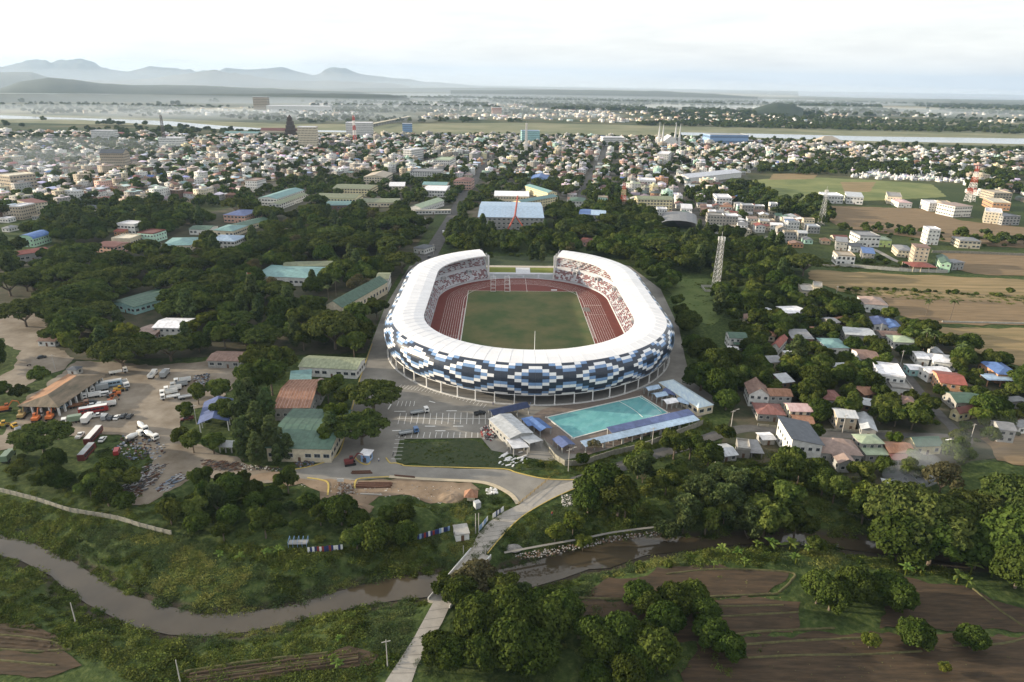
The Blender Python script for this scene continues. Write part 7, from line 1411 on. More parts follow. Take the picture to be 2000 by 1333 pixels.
sheetfence('white and navy sheet fence near the road fork', (962, 1013), (984, 998), 7, [0, 0, 1, 0, 1])
def simple(name, label, cat, px, py, mb, m, rz=0.0, group=None, z=None):
    x, y = map(float, G(px, py)); zz = float(height(np.array([x]), np.array([y]))[0]) if z is None else z
    o = mb.build(name, m); o.location = (x, y, zz); o.rotation_euler = (0, 0, rz); tag(o, label, cat, group); return o
# shack with gravel roof
x, y = map(float, G(900, 1055)); building('shack', 'little white shack with grey gravel roof beside the bridge road', 'shack', x, y+2, .25, 4.2, 5, 2.4, wall='white', roof='concrete', kind='slab', ov=.2)
x, y = map(float, G(583, 1066)); t = thing('frame_shed', 'shed of blue grey frames in the bushes by the creek', 'shed', (x, y, 0), .05)
for k in range(5):
    MB().bar((-2.8+k*1.4, -1, 0), (-2.8+k*1.4, -1, 2), .07).bar((-2.8+k*1.4, -1, 2), (-2.8+k*1.4, 1.4, 2.6), .07).bar((-2.8+k*1.4, 1.4, 0), (-2.8+k*1.4, 1.4, 2.6), .07).build('frame', wallm('blue'), t)
MB().slab([(-2.9, -.9, 1.2), (2.9, -.9, 1.2), (2.9, 1.3, 1.2), (-2.9, 1.3, 1.2)], .1).build('rack', wallm('grey'), t)
x, y = map(float, G(920, 975)); t = thing('hut', 'small hut with rust red pointed roof on the building plot', 'hut', (x, y, 0)); MB().box((0, 0, 0), (2.6, 2.6, 2)).build('wall', wallm('cream'), t); MB().add([(-2.4, -2.2, 1.9), (2.4, -2.2, 1.9), (2.4, 2.2, 1.9), (-2.4, 2.2, 1.9), (0, 0, 4.2)], [(0, 1, 4), (1, 2, 4), (2, 3, 4), (3, 0, 4), (3, 2, 1, 0)]).build('roof', roofm_('rust'), t)
simple('water_tank', 'square silver tank right of the pointed roof hut', 'tank', 932, 992, MB().box((0, 0, .6), (2, 2, 2)).box((0, 0, 0), (1.4, 1.4, .6)), roofm_('silver'), .5)
t = thing('sign_board', 'white board on a thin post at the building plot', 'sign', GP((666, 950))); MB().box((0, 0, 0), (.15, .15, 3.2)).build('post', wallm('grey'), t); MB().box((0, -.1, 1.9), (2.3, .08, 1.3)).build('board', wallm('white'), t)
# dish on a post
t = thing('dish_antenna', 'round mesh dish on a post beside the dirt road', 'antenna', GP((402, 938))); MB().bar((0, 0, 0), (0, 0, 2.4), .1).build('post', wallm('grey'), t); m = MB()
for k in range(12):
    a = k*math.pi/6; m.bar((0, 0, 2.4), (1.7*math.cos(a), -.6+.0, 2.4+1.7*math.sin(a)), .04, 3); b2 = a+math.pi/6; m.bar((1.7*math.cos(a), -.6, 2.4+1.7*math.sin(a)), (1.7*math.cos(b2), -.6, 2.4+1.7*math.sin(b2)), .05, 3); m.bar((.9*math.cos(a), -.3, 2.4+.9*math.sin(a)), (.9*math.cos(b2), -.3, 2.4+.9*math.sin(b2)), .04, 3)
m.build('dish', mat('pale_mesh', (.4, .38, .3), .7, .1, 1), t)
# utility poles
polem = mat('concrete_pole', (.42, .40, .37), .85, .12, 1)
def pole(px, py, h, label, lamp=False, arms=1, r=.17, wires=None):
    g = GP((px, py)); g.z = float(height(np.array([g.x]), np.array([g.y]))[0]); t = thing('utility_pole', label, 'utility pole', g, .3, 'utility poles'); MB().bar((0, 0, -.3), (0, 0, h), r, 6, r2=r*.65).build('pole', polem, t)
    for k in range(arms): MB().box((0, 0, h-.6-k*.7), (2.2, .14, .14)).build('crossarm', polem, t)
    if lamp: MB().bar((0, 0, h-.3), (2.2, 0, h+.35), .07).box((2.4, 0, h+.25), (.9, .3, .14)).build('lamp_arm', polem, t)
    return t
for a in ((1110, 920, 9.5, 'concrete lamp pole at the lower left pool corner', True), (1273, 874, 9, 'concrete pole in front of the pale pool shelters', False), (1427, 839, 9, 'lamp pole beside the big trees at the street bend', True), (1645, 845, 8.5, 'wooden coloured pole in front of the striped rusty roof', False), (1893, 868, 9.5, 'tall pole with transformer at the street crossing', False), (757, 1302, 8.5, 'slim pole beside the bridge road at the bottom', False), (929, 1042, 7.5, 'left one of two thin poles by the gravel roof shack', False), (935, 1041, 7.5, 'right one of two thin poles by the gravel roof shack', False), (384, 828, 9, 'pole next to the purple canopy', False), (108, 722, 8, 'pole beside the motor pool gatehouse', False), (1632, 583, 9, 'white pole beside the unfinished cream house', False), (1548, 522, 8, 'pole at the lane corner near the woods', False), (1717, 660, 9, 'pole beside the village lane', False), (1759, 712, 8, 'thin pole left of the village lane', False), (847, 498, 9, 'pole beside the road behind the stadium', False), (656, 488, 9, 'white pole among the woods left of the stadium', False), (1288, 690, 0.1, '', False), (146, 1210, 7, 'bare leaning pole on the lower left bank', False), (352, 1333, 7, 'dark pole at the bottom left field', False), (905, 1078, 3, 'short white post at the left bridge head', False), (948, 1086, 3, 'short white post at the right bridge head', False)):
    if a[2] > 1: pole(*a, arms=0 if a[2] < 8 else 1)
t = thing('flag_pole', 'white pole with red and blue flag in the left woods', 'flagpole', GP((489, 588))); MB().bar((0, 0, 0), (0, 0, 19), .16, 6, r2=.09).build('pole', wallm('white'), t); MB().slab([(0, .02, 18.8), (2.6, .3, 18.4), (2.5, .3, 16.9), (0, .02, 17.3)], .04).build('flag', shc[2], t)
def lattice(name, label, px, py, h, wb, wt, mats, bands=1, ant=True, n=None, r=.14, cat='lattice tower'):
    g = GP((px, py)); t = thing(name, label, cat, g, .4); n = n or int(h/3.2)
    secs = [MB() for _ in range(max(1, bands))]
    for k in range(n):
        z0, z1 = h*k/n, h*(k+1)/n; w0, w1 = (wb+(wt-wb)*k/n)/2, (wb+(wt-wb)*(k+1)/n)/2; m = secs[min(len(secs)-1, k*len(secs)//n)]; c0 = [(-w0, -w0, z0), (w0, -w0, z0), (w0, w0, z0), (-w0, w0, z0)]; c1 = [(-w1, -w1, z1), (w1, -w1, z1), (w1, w1, z1), (-w1, w1, z1)]
        for j in range(4): m.bar(c0[j], c1[j], r, 4); m.bar(c0[j], c1[(j+1) % 4], r*.6, 3); m.bar(c1[j], c0[(j+1) % 4], r*.6, 3); m.bar(c1[j], c1[(j+1) % 4], r*.6, 3)
    for k, m in enumerate(secs): m.build('mast_section', mats[k % len(mats)], t)
    if ant:
        for k in range(6): a = k*math.pi/3; o = MB().box((0, 0, 0), (.5, .3, 2.6)).build('antenna', wallm('white'), t); o.location = (wt*.9*math.cos(a), wt*.9*math.sin(a), h-2.5)
    MB().bar((0, 0, h), (0, 0, h+4), .08, 4).build('rod', mats[0], t); return t
galv = mat('galvanised_steel', (.50, .50, .50), .5, .08, 1, metal=.2); rdm = mat('mast_red', (.38, .06, .04), .6, .1, 1); whm = mat('mast_white', (.7, .68, .66), .6, .05, 1)
lattice('lattice_tower', 'tall pale lattice tower in the grass clearing right of the stadium', 1397, 568, 38, 4.2, 2.6, [galv], ant=True, r=.17)
simple('tower_fence', 'low pale enclosure at the foot of the tall lattice tower', 'fence', 1390, 566, MB().box((0, -6, 0), (12, .2, 1.8)).box((0, 6, 0), (12, .2, 1.8)).box((-6, 0, 0), (.2, 11.8, 1.8)).box((6, 0, 0), (.2, 11.8, 1.8)).box((1, 3, 0), (2, 1.4, 2)), mat('block_wall', (.4, .4, .4)))
lattice('lattice_tower', 'red and white banded mast at the right edge of the town', 1893, 394, 44, 9, 2.6, [whm, rdm], bands=6, r=.3)
lattice('lattice_tower', 'white tapering lattice mast beside the brown field', 1603, 440, 36, 5, 1.8, [galv], r=.13)
lattice('lattice_tower', 'tan and red lattice mast left of the yellow school', 1216, 411, 30, 6, 2.2, [mat('mast_tan', (.45, .36, .25), .7, .1, 1), rdm], bands=4, r=.2)
lattice('lattice_tower', 'thin pale mast in the middle of the town', 1027, 304, 60, 5, 2, [galv], r=.3)
lattice('lattice_tower', 'red and white mast in front of the white river tower', 694, 286, 62, 7, 3, [whm, rdm], bands=6, r=.45)
lattice('lattice_tower', 'dark thin mast in the left of the town', 324, 292, 64, 7, 3, [mat('dark_steel', (.08, .07, .07), .6, .1, 1)], r=.45)
# ---- bridge over the creek
A, B = GP((930, 1092)), GP((868, 1167)); d = B-A; an = math.atan2(d.y, d.x); L_ = d.length+6; t = thing('creek_bridge', 'concrete road bridge with white parapets over the creek', 'bridge', (A+B)/2, an)
MB().box((0, 0, -.75), (L_, 7.2, .85)).build('deck', conc_road, t)
for s in (-1, 1):
    MB().box((0, s*3.45, .11), (L_, .22, .7)).build('parapet', wallm('white'), t)
for s in (-1, 0, 1): MB().box((s*L_*.3, 0, -5), (.8, 6, 4.3)).build('pier', polem, t)
# gate posts across the road fork
m = MB(); pa, pb = GP((1013, 987)), GP((1072, 938)); m.bar(pa+Vector((0, 0, 1)), pb+Vector((0, 0, 1)), .08); m.bar(pa+Vector((0, 0, .5)), pb+Vector((0, 0, .5)), .06)
for k in range(9): q = pa.lerp(pb, k/8); m.bar(q, q+Vector((0, 0, 1.3)), .09)
tag(m.build('pipe_barrier', mat('rusty_yellow', (.35, .24, .08), .7, .2, 1)), 'rusty yellow pipe barrier across the road fork', 'barrier')
# ---- vehicles
def BODY(t):
    for o in KIDS.get(t.name, []):
        if o.name.split('.')[0] in ('cab', 'body'): b_ = o
    return b_
tyre = mat('tyre', (.02, .02, .02), .9, .1, 1); vglass = mat('vehicle_glass', (.03, .04, .05), .1, .05, 1, spec=.7); lampm = mat('headlamp_glass', (.7, .7, .65), .2, .03, 1)
VC = {k: mat('paint_'+k, c, .35, .06, .8, spec=.5) for k, c in dict(white=(.68, .68, .66), grey=(.28, .30, .31), dark=(.035, .037, .04), red=(.30, .03, .03), maroon=(.13, .03, .03), blue=(.08, .16, .32), skyblue=(.28, .38, .46), yellow=(.50, .30, .03), orange=(.50, .14, .04), tan=(.34, .24, .10), green=(.16, .22, .15), rust=(.18, .08, .04), silver=(.45, .46, .47)).items()}
VC['tan'] = mat('paint_tan', (.3, .3, .3))
def wheel_me(r, w):
    m = MB(); m.bar((0, -w/2, 0), (0, w/2, 0), r, 12); return m.mesh('wheel', tyre)
WH = {r: wheel_me(r, w) for r, w in ((.34, .24), (.5, .34), (.62, .5))}
def wheels(t, xs_, half, r):
    for x in xs_:
        for s in (-1, 1): part('wheel', WH[r], t, (x, s*half, r))
def lamps(t, x, half, z):
    for s in (-1, 1): MB().box((x, s*half, z), (.08, .32, .18)).build('headlight', lampm, BODY(t))
def bodyprof(pts, w, mi=0, m=None):
    m = m or MB(); n = len(pts); m.add([(x, -w/2, z) for x, z in pts]+[(x, w/2, z) for x, z in pts], [tuple(range(n))[::-1], tuple(range(n, 2*n))]+[(k, (k+1) % n, n+(k+1) % n, n+k) for k in range(n)], mi); return m
def v_car(t, c):
    bodyprof([(-2.1, .35), (2.1, .35), (2.15, .75), (1.2, .95), (-1.9, 1.0), (-2.15, .8)], 1.72).build('body', VC[c], t); bodyprof([(-1.75, .98), (1.05, .93), (.45, 1.40), (-1.25, 1.44)], 1.5).build('window', vglass, BODY(t)); bodyprof([(.42, 1.42), (-1.2, 1.46), (-1.2, 1.52), (.35, 1.48)], 1.42).build('roof', VC[c], t); wheels(t, (-1.3, 1.3), .8, .34); lamps(t, 2.12, .6, .6)
def v_van(t, c):
    bodyprof([(-2.4, .4), (2.3, .4), (2.35, 1.0), (1.9, 1.15), (1.3, 1.95), (-2.3, 2.0), (-2.4, 1.2)], 1.75).build('body', VC[c], t); bodyprof([(1.93, 1.16), (1.38, 1.86), (1.30, 1.86), (1.85, 1.14)], 1.6).build('windscreen', vglass, BODY(t))
    for s in (-1, 1): MB().box((-.4, s*.88, 1.15), (3.2, .03, .55)).build('window', vglass, BODY(t))
    wheels(t, (-1.5, 1.5), .82, .34); lamps(t, 2.33, .6, .65)
def v_pickup(t, c):
    bodyprof([(-2.6, .5), (2.5, .5), (2.55, 1.0), (1.5, 1.15), (.2, 1.15), (.2, .95), (-2.6, .95)], 1.8).build('body', VC[c], t); bodyprof([(-.3, 1.1), (1.5, 1.12), (.95, 1.65), (-.2, 1.68)], 1.6).build('window', vglass, BODY(t)); MB().box((.35, 0, 1.66), (1.25, 1.55, .07)).build('roof', VC[c], t)
    b_ = MB()
    for s in (-1, 1): b_.box((-1.5, s*.86, .95), (2.1, .08, .35))
    b_.box((-2.55, 0, .95), (.08, 1.7, .35)); b_.build('cargo_bed', VC[c], t); wheels(t, (-1.6, 1.6), .85, .34); lamps(t, 2.53, .65, .75)
def v_cab(t, c, x, w=2.3, h=2.6):
    bodyprof([(x-1.0, .7), (x+.95, .7), (x+1.0, 1.5), (x+.75, h), (x-1.0, h)], w).build('cab', VC[c], t); bodyprof([(x+1.02, 1.5), (x+.80, h-.25), (x+.74, h-.25), (x+.96, 1.5)], w-.3).build('windscreen', vglass, BODY(t))
    for s in (-1, 1): MB().box((x-.05, s*(w/2+.005), 1.55), (1.1, .03, .7)).build('window', vglass, BODY(t))
    lamps(t, x+1.02, w/2-.35, .95)
def v_truck(t, c, L_=7.0, kind='dump', c2=None):
    c2 = c2 or c; v_cab(t, c, L_/2-1.0); MB().box((-.8, 0, .6), (L_-1, .9, .3)).build('chassis', VC['dark'], t); bl = L_-2.4; bx = -L_/2+bl/2
    if kind == 'dump':
        m = MB()
        for s in (-1, 1): m.box((bx, s*1.15, 1.0), (bl, .12, 1.25))
        m.box((bx-bl/2+.06, 0, 1.0), (.12, 2.18, 1.1)).box((bx+bl/2-.06, 0, 1.0), (.12, 2.18, 1.5)); m.build('tipper_body', VC[c2], t); MB().box((bx, 0, .95), (bl-.26, 2.16, .5)).build('tipper_floor', VC['grey'], t)
    elif kind == 'box': MB().box((bx, 0, .95), (bl, 2.35, 2.2)).build('cargo_box', VC[c2], t)
    elif kind == 'flat':
        m = MB().box((bx, 0, .95), (bl, 2.3, .16))
        for s in (-1, 1): m.box((bx, s*1.12, 1.11), (bl, .06, .4))
        m.build('flatbed', VC[c2], t)
    elif kind == 'mixer':
        MB().bar((bx-bl/2+.2, 0, 2.3), (bx, 0, 1.95), .55, 10, r2=1.15).bar((bx, 0, 1.95), (bx+bl/2, 0, 1.8), 1.15, 10, r2=.7).build('drum', VC[c2], t); MB().box((bx-bl/2+.1, 0, 1.0), (.8, 1.2, 1)).build('chute', VC['dark'], t)
    wheels(t, (-L_/2+1.0, -L_/2+2.1, L_/2-1.2), 1.0, .5)
def v_bus(t, c, c2='white', L_=11):
    bodyprof([(-L_/2, .5), (L_/2, .5), (L_/2+.05, 1.5), (L_/2-.2, 2.9), (-L_/2, 2.9)], 2.45).build('body', VC[c], t); MB().box((0, 0, 2.9), (L_-.6, 2.25, .12)).build('roof', VC[c2], t)
    for s in (-1, 1):
        for k in range(int(L_/1.5)-1): MB().box((-L_/2+1.3+k*1.5, s*1.235, 1.5), (1.3, .03, .85)).build('window', vglass, BODY(t))
    bodyprof([(L_/2+.07, 1.5), (L_/2-.14, 2.7), (L_/2-.2, 2.7), (L_/2+.01, 1.5)], 2.2).build('windscreen', vglass, BODY(t)); wheels(t, (-L_/2+2.2, L_/2-2.2), 1.05, .5); lamps(t, L_/2+.05, .9, .9)
def v_excavator(t, c):
    for s in (-1, 1): bodyprof([(-1.9, .1), (1.9, .1), (2.1, .5), (1.8, .85), (-1.8, .85), (-2.1, .5)], .5).build('track', tyre, t).location = (0, s*1.1, 0)
    MB().box((-.5, 0, .95), (3.2, 2.4, 1.1)).build('body', VC[c], t); MB().box((.6, .65, 2.0), (1.4, 1.0, 1.2), taper=.9).build('cab', VC[c], t); MB().box((.65, .65, 2.3), (1.44, 1.04, .55), taper=.95).build('window', vglass, BODY(t))
    m = MB().bar((1.0, -.1, 1.8), (3.0, -.1, 4.3), .3, 4, r2=.25).bar((3.0, -.1, 4.3), (4.8, -.1, 3.6), .25, 4, r2=.2); m.build('boom', VC[c], t); MB().bar((4.8, -.1, 3.6), (5.3, -.1, 1.4), .2, 4, r2=.14).build('arm', VC[c], t); MB().box((5.2, -.1, .5), (.9, 1.0, .9), taper=1.2).build('bucket', VC['dark'], t)
def v_loader(t, c, roller=False):
    MB().box((-1.0, 0, .8), (2.6, 1.7, 1.1)).build('body', VC[c], t); MB().box((.2, 0, 1.3), (1.3, 1.5, 1.5), taper=.9).build('cab', VC[c], t); MB().box((.2, 0, 1.8), (1.32, 1.52, .7), taper=.92).build('window', vglass, BODY(t))
    if roller: MB().bar((2.0, -1.0, .75), (2.0, 1.0, .75), .75, 14).build('drum', VC['grey'], t); MB().box((1.2, 0, .7), (1.6, .3, .3)).build('yoke', VC[c], t); wheels(t, (-1.2,), .9, .62)
    else:
        wheels(t, (-1.3, 1.3), .95, .62)
        for s in (-1, 1): MB().bar((.8, s*.6, 1.4), (2.6, s*.6, .7), .12).build('lift_arm', VC[c], t)
        MB().box((3.0, 0, .2), (.9, 2.3, .9), taper=1.15).build('bucket', VC['dark'], t)
def v_moto(t, c):
    wheels_ = MB(); 
    for x in (-.65, .65): o = MB().bar((0, -.06, 0), (0, .06, 0), .3, 10).build('wheel', tyre, t); o.location = (x, 0, .3)
    bodyprof([(-.6, .5), (.5, .5), (.7, .95), (.3, .85), (-.7, .8)], .26).build('frame', VC[c], t); MB().bar((.6, -.3, 1.0), (.6, .3, 1.0), .03).build('handlebar', tyre, t)
VK = {'car': v_car, 'van': v_van, 'pickup': v_pickup, 'dump': lambda t, c, **k: v_truck(t, c, 7.4, 'dump', **k), 'box': lambda t, c, **k: v_truck(t, c, 7.4, 'box', **k), 'flat': lambda t, c, **k: v_truck(t, c, 8, 'flat', **k), 'mixer': lambda t, c, **k: v_truck(t, c, 7.4, 'mixer', **k), 'bus': v_bus, 'excavator': v_excavator, 'loader': v_loader, 'roller': lambda t, c: v_loader(t, c, True), 'moto': v_moto}
VN = dict(car='parked_car', van='parked_van', pickup='pickup_truck', dump='dump_truck', box='box_truck', flat='flatbed_truck', mixer='mixer_truck', bus='parked_bus', excavator='excavator', loader='wheel_loader', roller='road_roller', moto='motorcycle')
CT = dict(car='car', van='van', pickup='pickup truck', dump='dump truck', box='truck', flat='truck', mixer='mixer truck', bus='bus', excavator='excavator', loader='loader', roller='road roller', moto='motorcycle')
R_ = (12, -2); Lf = (-12, 2); UR = (8, -9); U_ = (3, -9)
for kind, c, px, py, dv, lab, kw in (
    ('flat', 'white', 232, 730, R_, 'white flatbed truck parked alone at the far edge of the yard', {}), ('dump', 'white', 299, 736, UR, 'white dump truck left of the grey container truck', {}), ('box', 'silver', 323, 735, UR, 'truck with long grey container box at the back of the yard', {'c2': 'grey'}),
    ('bus', 'skyblue', 219, 755, R_, 'pale blue and white bus in the far yard row', {'L_': 9}), ('dump', 'white', 246, 754, (5, 9), 'small white truck facing the camera at the right of the blue bus', {}), ('box', 'white', 195, 764, Lf, 'white cab truck with big grey box in the yard', {'c2': 'grey'}),
    ('loader', 'yellow', 234, 765, R_, 'yellow road grader behind the white van', {}), ('loader', 'orange', 226, 774, Lf, 'small orange tractor right of the white van', {}), ('dump', 'white', 180, 777, Lf, 'white dump truck with full load below the grey box truck', {}), ('van', 'white', 207, 773, R_, 'white van touching the rear of the white dump truck', {}),
    ('dump', 'white', 209, 795, Lf, 'white dump truck directly behind the red bus', {}), ('excavator', 'orange', 217, 785, R_, 'small orange excavator behind the dump truck', {}), ('car', 'dark', 181, 788, R_, 'dark car between the two white dump trucks', {}), ('car', 'silver', 182, 794, R_, 'silver car in front of the dark car', {}), ('flat', 'rust', 155, 795, R_, 'rusty brown flatbed next to the shed pillars', {}), ('van', 'skyblue', 126, 797, R_, 'pale blue van half under the motor pool shed', {}),
    ('bus', 'red', 184, 806, R_, 'long red bus with white roof across the yard row', {}), ('box', 'white', 141, 826, Lf, 'white roofed truck with greenish sides at the row end', {'c2': 'green'}), ('box', 'white', 172, 823, UR, 'white rounded box truck parked diagonally', {}), ('pickup', 'white', 190, 815, R_, 'white pickup in front of the red bus', {}), ('van', 'grey', 206, 818, UR, 'grey minivan between pickup and jeep', {}), ('car', 'dark', 217, 819, UR, 'dark jeep beside the grey minivan', {}), ('car', 'white', 229, 818, UR, 'white car first of three parked side by side', {}), ('car', 'dark', 242, 815, UR, 'dark blue car in the middle of three side by side', {}), ('car', 'dark', 254, 816, UR, 'black car at the right end of the parked row', {}),
    ('excavator', 'tan', 44, 816, UR, 'tan excavator with raised boom, left of the orange ones', {}), ('excavator', 'orange', 72, 822, UR, 'orange excavator in the middle of the three', {}), ('excavator', 'orange', 99, 819, UR, 'orange excavator nearest the shed pillars', {}), ('roller', 'yellow', 31, 838, (8, 5), 'yellow road roller in front of the excavators', {}), ('loader', 'yellow', 8, 834, R_, 'yellow wheel loader at the left edge', {}), ('excavator', 'orange', 12, 803, R_, 'half hidden orange excavator at the far left edge', {}),
    ('pickup', 'white', 157, 854, UR, 'white pickup left of the long derelict red bus', {}), ('bus', 'maroon', 184, 857, UR, 'long derelict maroon bus lying diagonally in the grass', {'L_': 12}), ('car', 'white', 201, 861, UR, 'white car wreck beside the derelict maroon bus', {}), ('bus', 'maroon', 171, 890, UR, 'shorter derelict maroon bus nearest the bushes', {'L_': 10, 'c2': 'grey'}), ('van', 'red', 229, 886, U_, 'bright red van standing in the grass', {}), ('mixer', 'white', 279, 840, (6, 5), 'white concrete mixer truck nearest the yard row', {}), ('mixer', 'white', 296, 857, (7, 3), 'white mixer truck nearest the dirt road', {}), ('mixer', 'white', 264, 858, (8, -4), 'dismantled white mixer in the scrap', {}),
    ('dump', 'white', 357, 748, Lf, 'cream dump truck at the back of the right hand group', {}), ('dump', 'grey', 350, 756, Lf, 'grey dump truck second from the back of the right group', {}), ('dump', 'white', 338, 764, Lf, 'white dump truck in the middle of the right group', {}), ('dump', 'white', 330, 771, Lf, 'white dump truck in front of the middle one', {}), ('flat', 'white', 333, 779, Lf, 'white flatbed in the front of the right group', {}), ('flat', 'silver', 368, 778, R_, 'silver flatbed beside the tree at the right group', {}), ('pickup', 'maroon', 366, 821, Lf, 'maroon pickup near the purple canopy', {}), ('box', 'green', 18, 897, UR, 'pale green truck under the tree at the left edge', {}), ('car', 'dark', 82, 700, R_, 'dark car by the dirt road cottage', {}), ('moto', 'dark', 57, 715, R_, 'motorcycle riding on the pale dirt road', {}),
    ('flat', 'white', 820, 808, R_, 'white cab flatbed truck parked in the stadium lot', {'c2': 'grey'}), ('pickup', 'dark', 937, 810, R_, 'black pickup near the right end of the stadium lot', {}), ('flat', 'blue', 799, 848, R_, 'blue cab flatbed truck in the front parking row', {'c2': 'grey'}), ('box', 'white', 694, 732, U_, 'white truck parked beside the olive roofed hall', {}), ('moto', 'dark', 768, 890, U_, 'dark motorcycle parked at the lot entrance', {}), ('excavator', 'maroon', 684, 908, R_, 'dark red drilling machine on the site entrance', {}), ('car', 'dark', 838, 503, UR, 'dark car on the road behind the stadium', {}), ('car', 'dark', 849, 488, UR, 'dark car further along the avenue behind the stadium', {}), ('van', 'white', 685, 497, R_, 'white van among the trees left of the avenue', {}), ('car', 'white', 1560, 500, R_, 'white car parked below the trees near the field houses', {}), ('van', 'white', 866, 455, U_, 'white van on the town avenue', {}), ('car', 'white', 1660, 835, R_, 'white car in front of the striped rusty roof', {})):
    if kind == 'excavator' and lab.startswith('small'): pass
    a = GP((px, py)); b2 = GP((px+dv[0], py+dv[1])); d = b2-a; t = thing(VN[kind], lab, CT[kind], (a.x, a.y, .05), math.atan2(d.y, d.x), 'vehicles of the yard' if px < 400 and py > 700 else None); VK[kind](t, c, **kw)
    if kind == 'excavator' and 'small' in lab: t.scale = (.6, .6, .6)
# ---- steel beams, scrap, rubble
def beams(label, px, py, n, L_, m, group=None, rz=.1, w=.35):
    t = thing('beam_stack', label, 'steel beams', GP((px, py)), rz, group); rf = random.Random(px)
    for k in range(n): o = MB().box((0, 0, 0), (L_*rf.uniform(.8, 1), w, w)).build('beam', m, t); o.location = (rf.uniform(-.5, .5), k*w*1.5-n*w*.7, .03); o.rotation_euler = (0, 0, rf.uniform(-.04, .04))
rusty = mat('rusty_steel', (.09, .045, .03), .9, .3, 2)
beams('stack of dark rusty beams in front of the drilling machine', 706, 923, 4, 8, rusty); beams('long rusty beams along the kerb of the building plot', 730, 948, 7, 14, rusty, rz=.02); beams('single pair of dark beams right of the beam stack', 790, 931, 2, 8, rusty, rz=-.12); beams('pale concrete beam lying on the building plot', 726, 966, 1, 9, polem, rz=-.08)
def pile(name, label, poly, n, smin, smax, mats, cat, hump=.8, long=False):
    m = MB(); rf = random.Random(len(label)); Wp = np.array(wpoly(poly)); lo_, hi_ = Wp.min(0), Wp.max(0); k = 0; ce = Wp.mean(0); R_q = np.hypot(*(Wp-ce).T).mean()
    while k < n:
        x, y = rf.uniform(lo_[0], hi_[0]), rf.uniform(lo_[1], hi_[1])
        if not inpoly(np.array([x]), np.array([y]), [tuple(v) for v in Wp])[0]: continue
        s = rf.uniform(smin, smax); z = max(0, hump*(1-math.hypot(x-ce[0], y-ce[1])/(R_q*1.2)))*rf.random(); m.box((x, y, z-.15), (s*(rf.uniform(2, 5) if long else 1), s, s*rf.uniform(.2, .8)), rf.uniform(0, 3.1) if not long else rf.uniform(.4, 1.2), rf.randrange(len(mats)), taper=rf.uniform(.5, 1)); k += 1
    o = m.build(name, mats); tag(o, label, cat, None, 'stuff'); return o
rub = [mat('rubble_white', (.5, .49, .46), .9, .2, 1), mat('rubble_grey', (.22, .21, .2), .9, .3, 1), mat('rubble_brown', (.12, .08, .055), .95, .3, 1)]
scm = [mat('scrap_pale', (.30, .30, .30), .5, .2, 1), mat('scrap_dark', (.06, .06, .065), .7, .3, 1), rusty, mat('scrap_blue', (.14, .18, .24), .6, .2, 1)]
pile('rubble', 'heap of broken white and grey rubble on the building plot', [(636, 978), (668, 975), (676, 1002), (640, 1004)], 420, .25, .9, rub, 'rubble'); pile('rubble', 'small grey rubble heap below the sign board', [(660, 945), (690, 945), (690, 965), (658, 966)], 260, .2, .7, rub[1:], 'rubble'); pile('rubble', 'brown stones scattered over the bare plot', [(570, 945), (700, 975), (780, 968), (860, 985), (930, 955), (880, 945), (760, 950)], 500, .12, .4, rub, 'stones', .1)
pile('scrap', 'heap of pale and dark scrap metal sheets beside the dirt road', [(230, 960), (300, 895), (330, 905), (300, 950), (250, 985), (225, 980)], 420, .2, .5, scm[:3], 'scrap', 1.3, True); pile('scrap', 'strips of scrap steel near the dish antenna', [(300, 955), (350, 925), (370, 930), (320, 962)], 120, .25, .6, scm, 'scrap', .6, True); pile('scrap', 'scattered car scrap in the rough yard corner', [(240, 850), (320, 865), (330, 890), (260, 900), (220, 880)], 220, .3, .9, scm, 'scrap', .8); pile('scrap', 'dark scrap parts behind the right dump trucks', [(375, 735), (410, 730), (415, 755), (385, 765)], 180, .3, .9, scm, 'scrap', .9)
pile('scrap', 'colourful junk pile beside the translucent roofed shed', [(938, 838), (955, 830), (972, 850), (960, 862), (942, 856)], 220, .3, .9, [scm[0], shc[2], rub[0], scm[1]], 'junk', 1.2); pile('scrap', 'white boards dumped on the rough grass near the kerb', [(980, 885), (1030, 880), (1040, 905), (1000, 912), (970, 905)], 26, .5, .8, [shc[0]], 'boards', .1, True); pile('rubble', 'white rubbish patch on the plot near the road fork', [(948, 955), (968, 952), (972, 964), (952, 967)], 120, .2, .6, [shc[0], rub[0]], 'rubbish', .4); pile('rubble', 'rubbish under the big round tree by the road', [(1095, 968), (1135, 962), (1135, 985), (1100, 990)], 160, .15, .5, [rub[0], rub[1]], 'rubbish', .2)
pile('scrap', 'dark pipe and lumber heaps along the dirt road edge', [(392, 898), (470, 905), (480, 922), (400, 918)], 260, .2, .45, [scm[1], rub[2], rusty], 'lumber', .9, True); pile('scrap', 'blue drums and refuse beside the road kerb', [(575, 900), (615, 895), (615, 910), (580, 915)], 120, .3, .8, [scm[3], scm[1], rub[2]], 'refuse', .8); pile('rubble', 'refuse line at the left road shoulder', [(460, 905), (560, 915), (560, 922), (470, 918)], 160, .2, .6, [rub[0], scm[1], rub[2]], 'refuse', .3)
pile('revetment_stone', 'grey stones of the creek revetment under the footpath', [(1000, 1084), (1060, 1074), (1200, 1047), (1320, 1033), (1320, 1040), (1200, 1057), (1060, 1088), (1020, 1092)], 420, .2, .5, [rub[1], rub[2]], 'stones', .1)
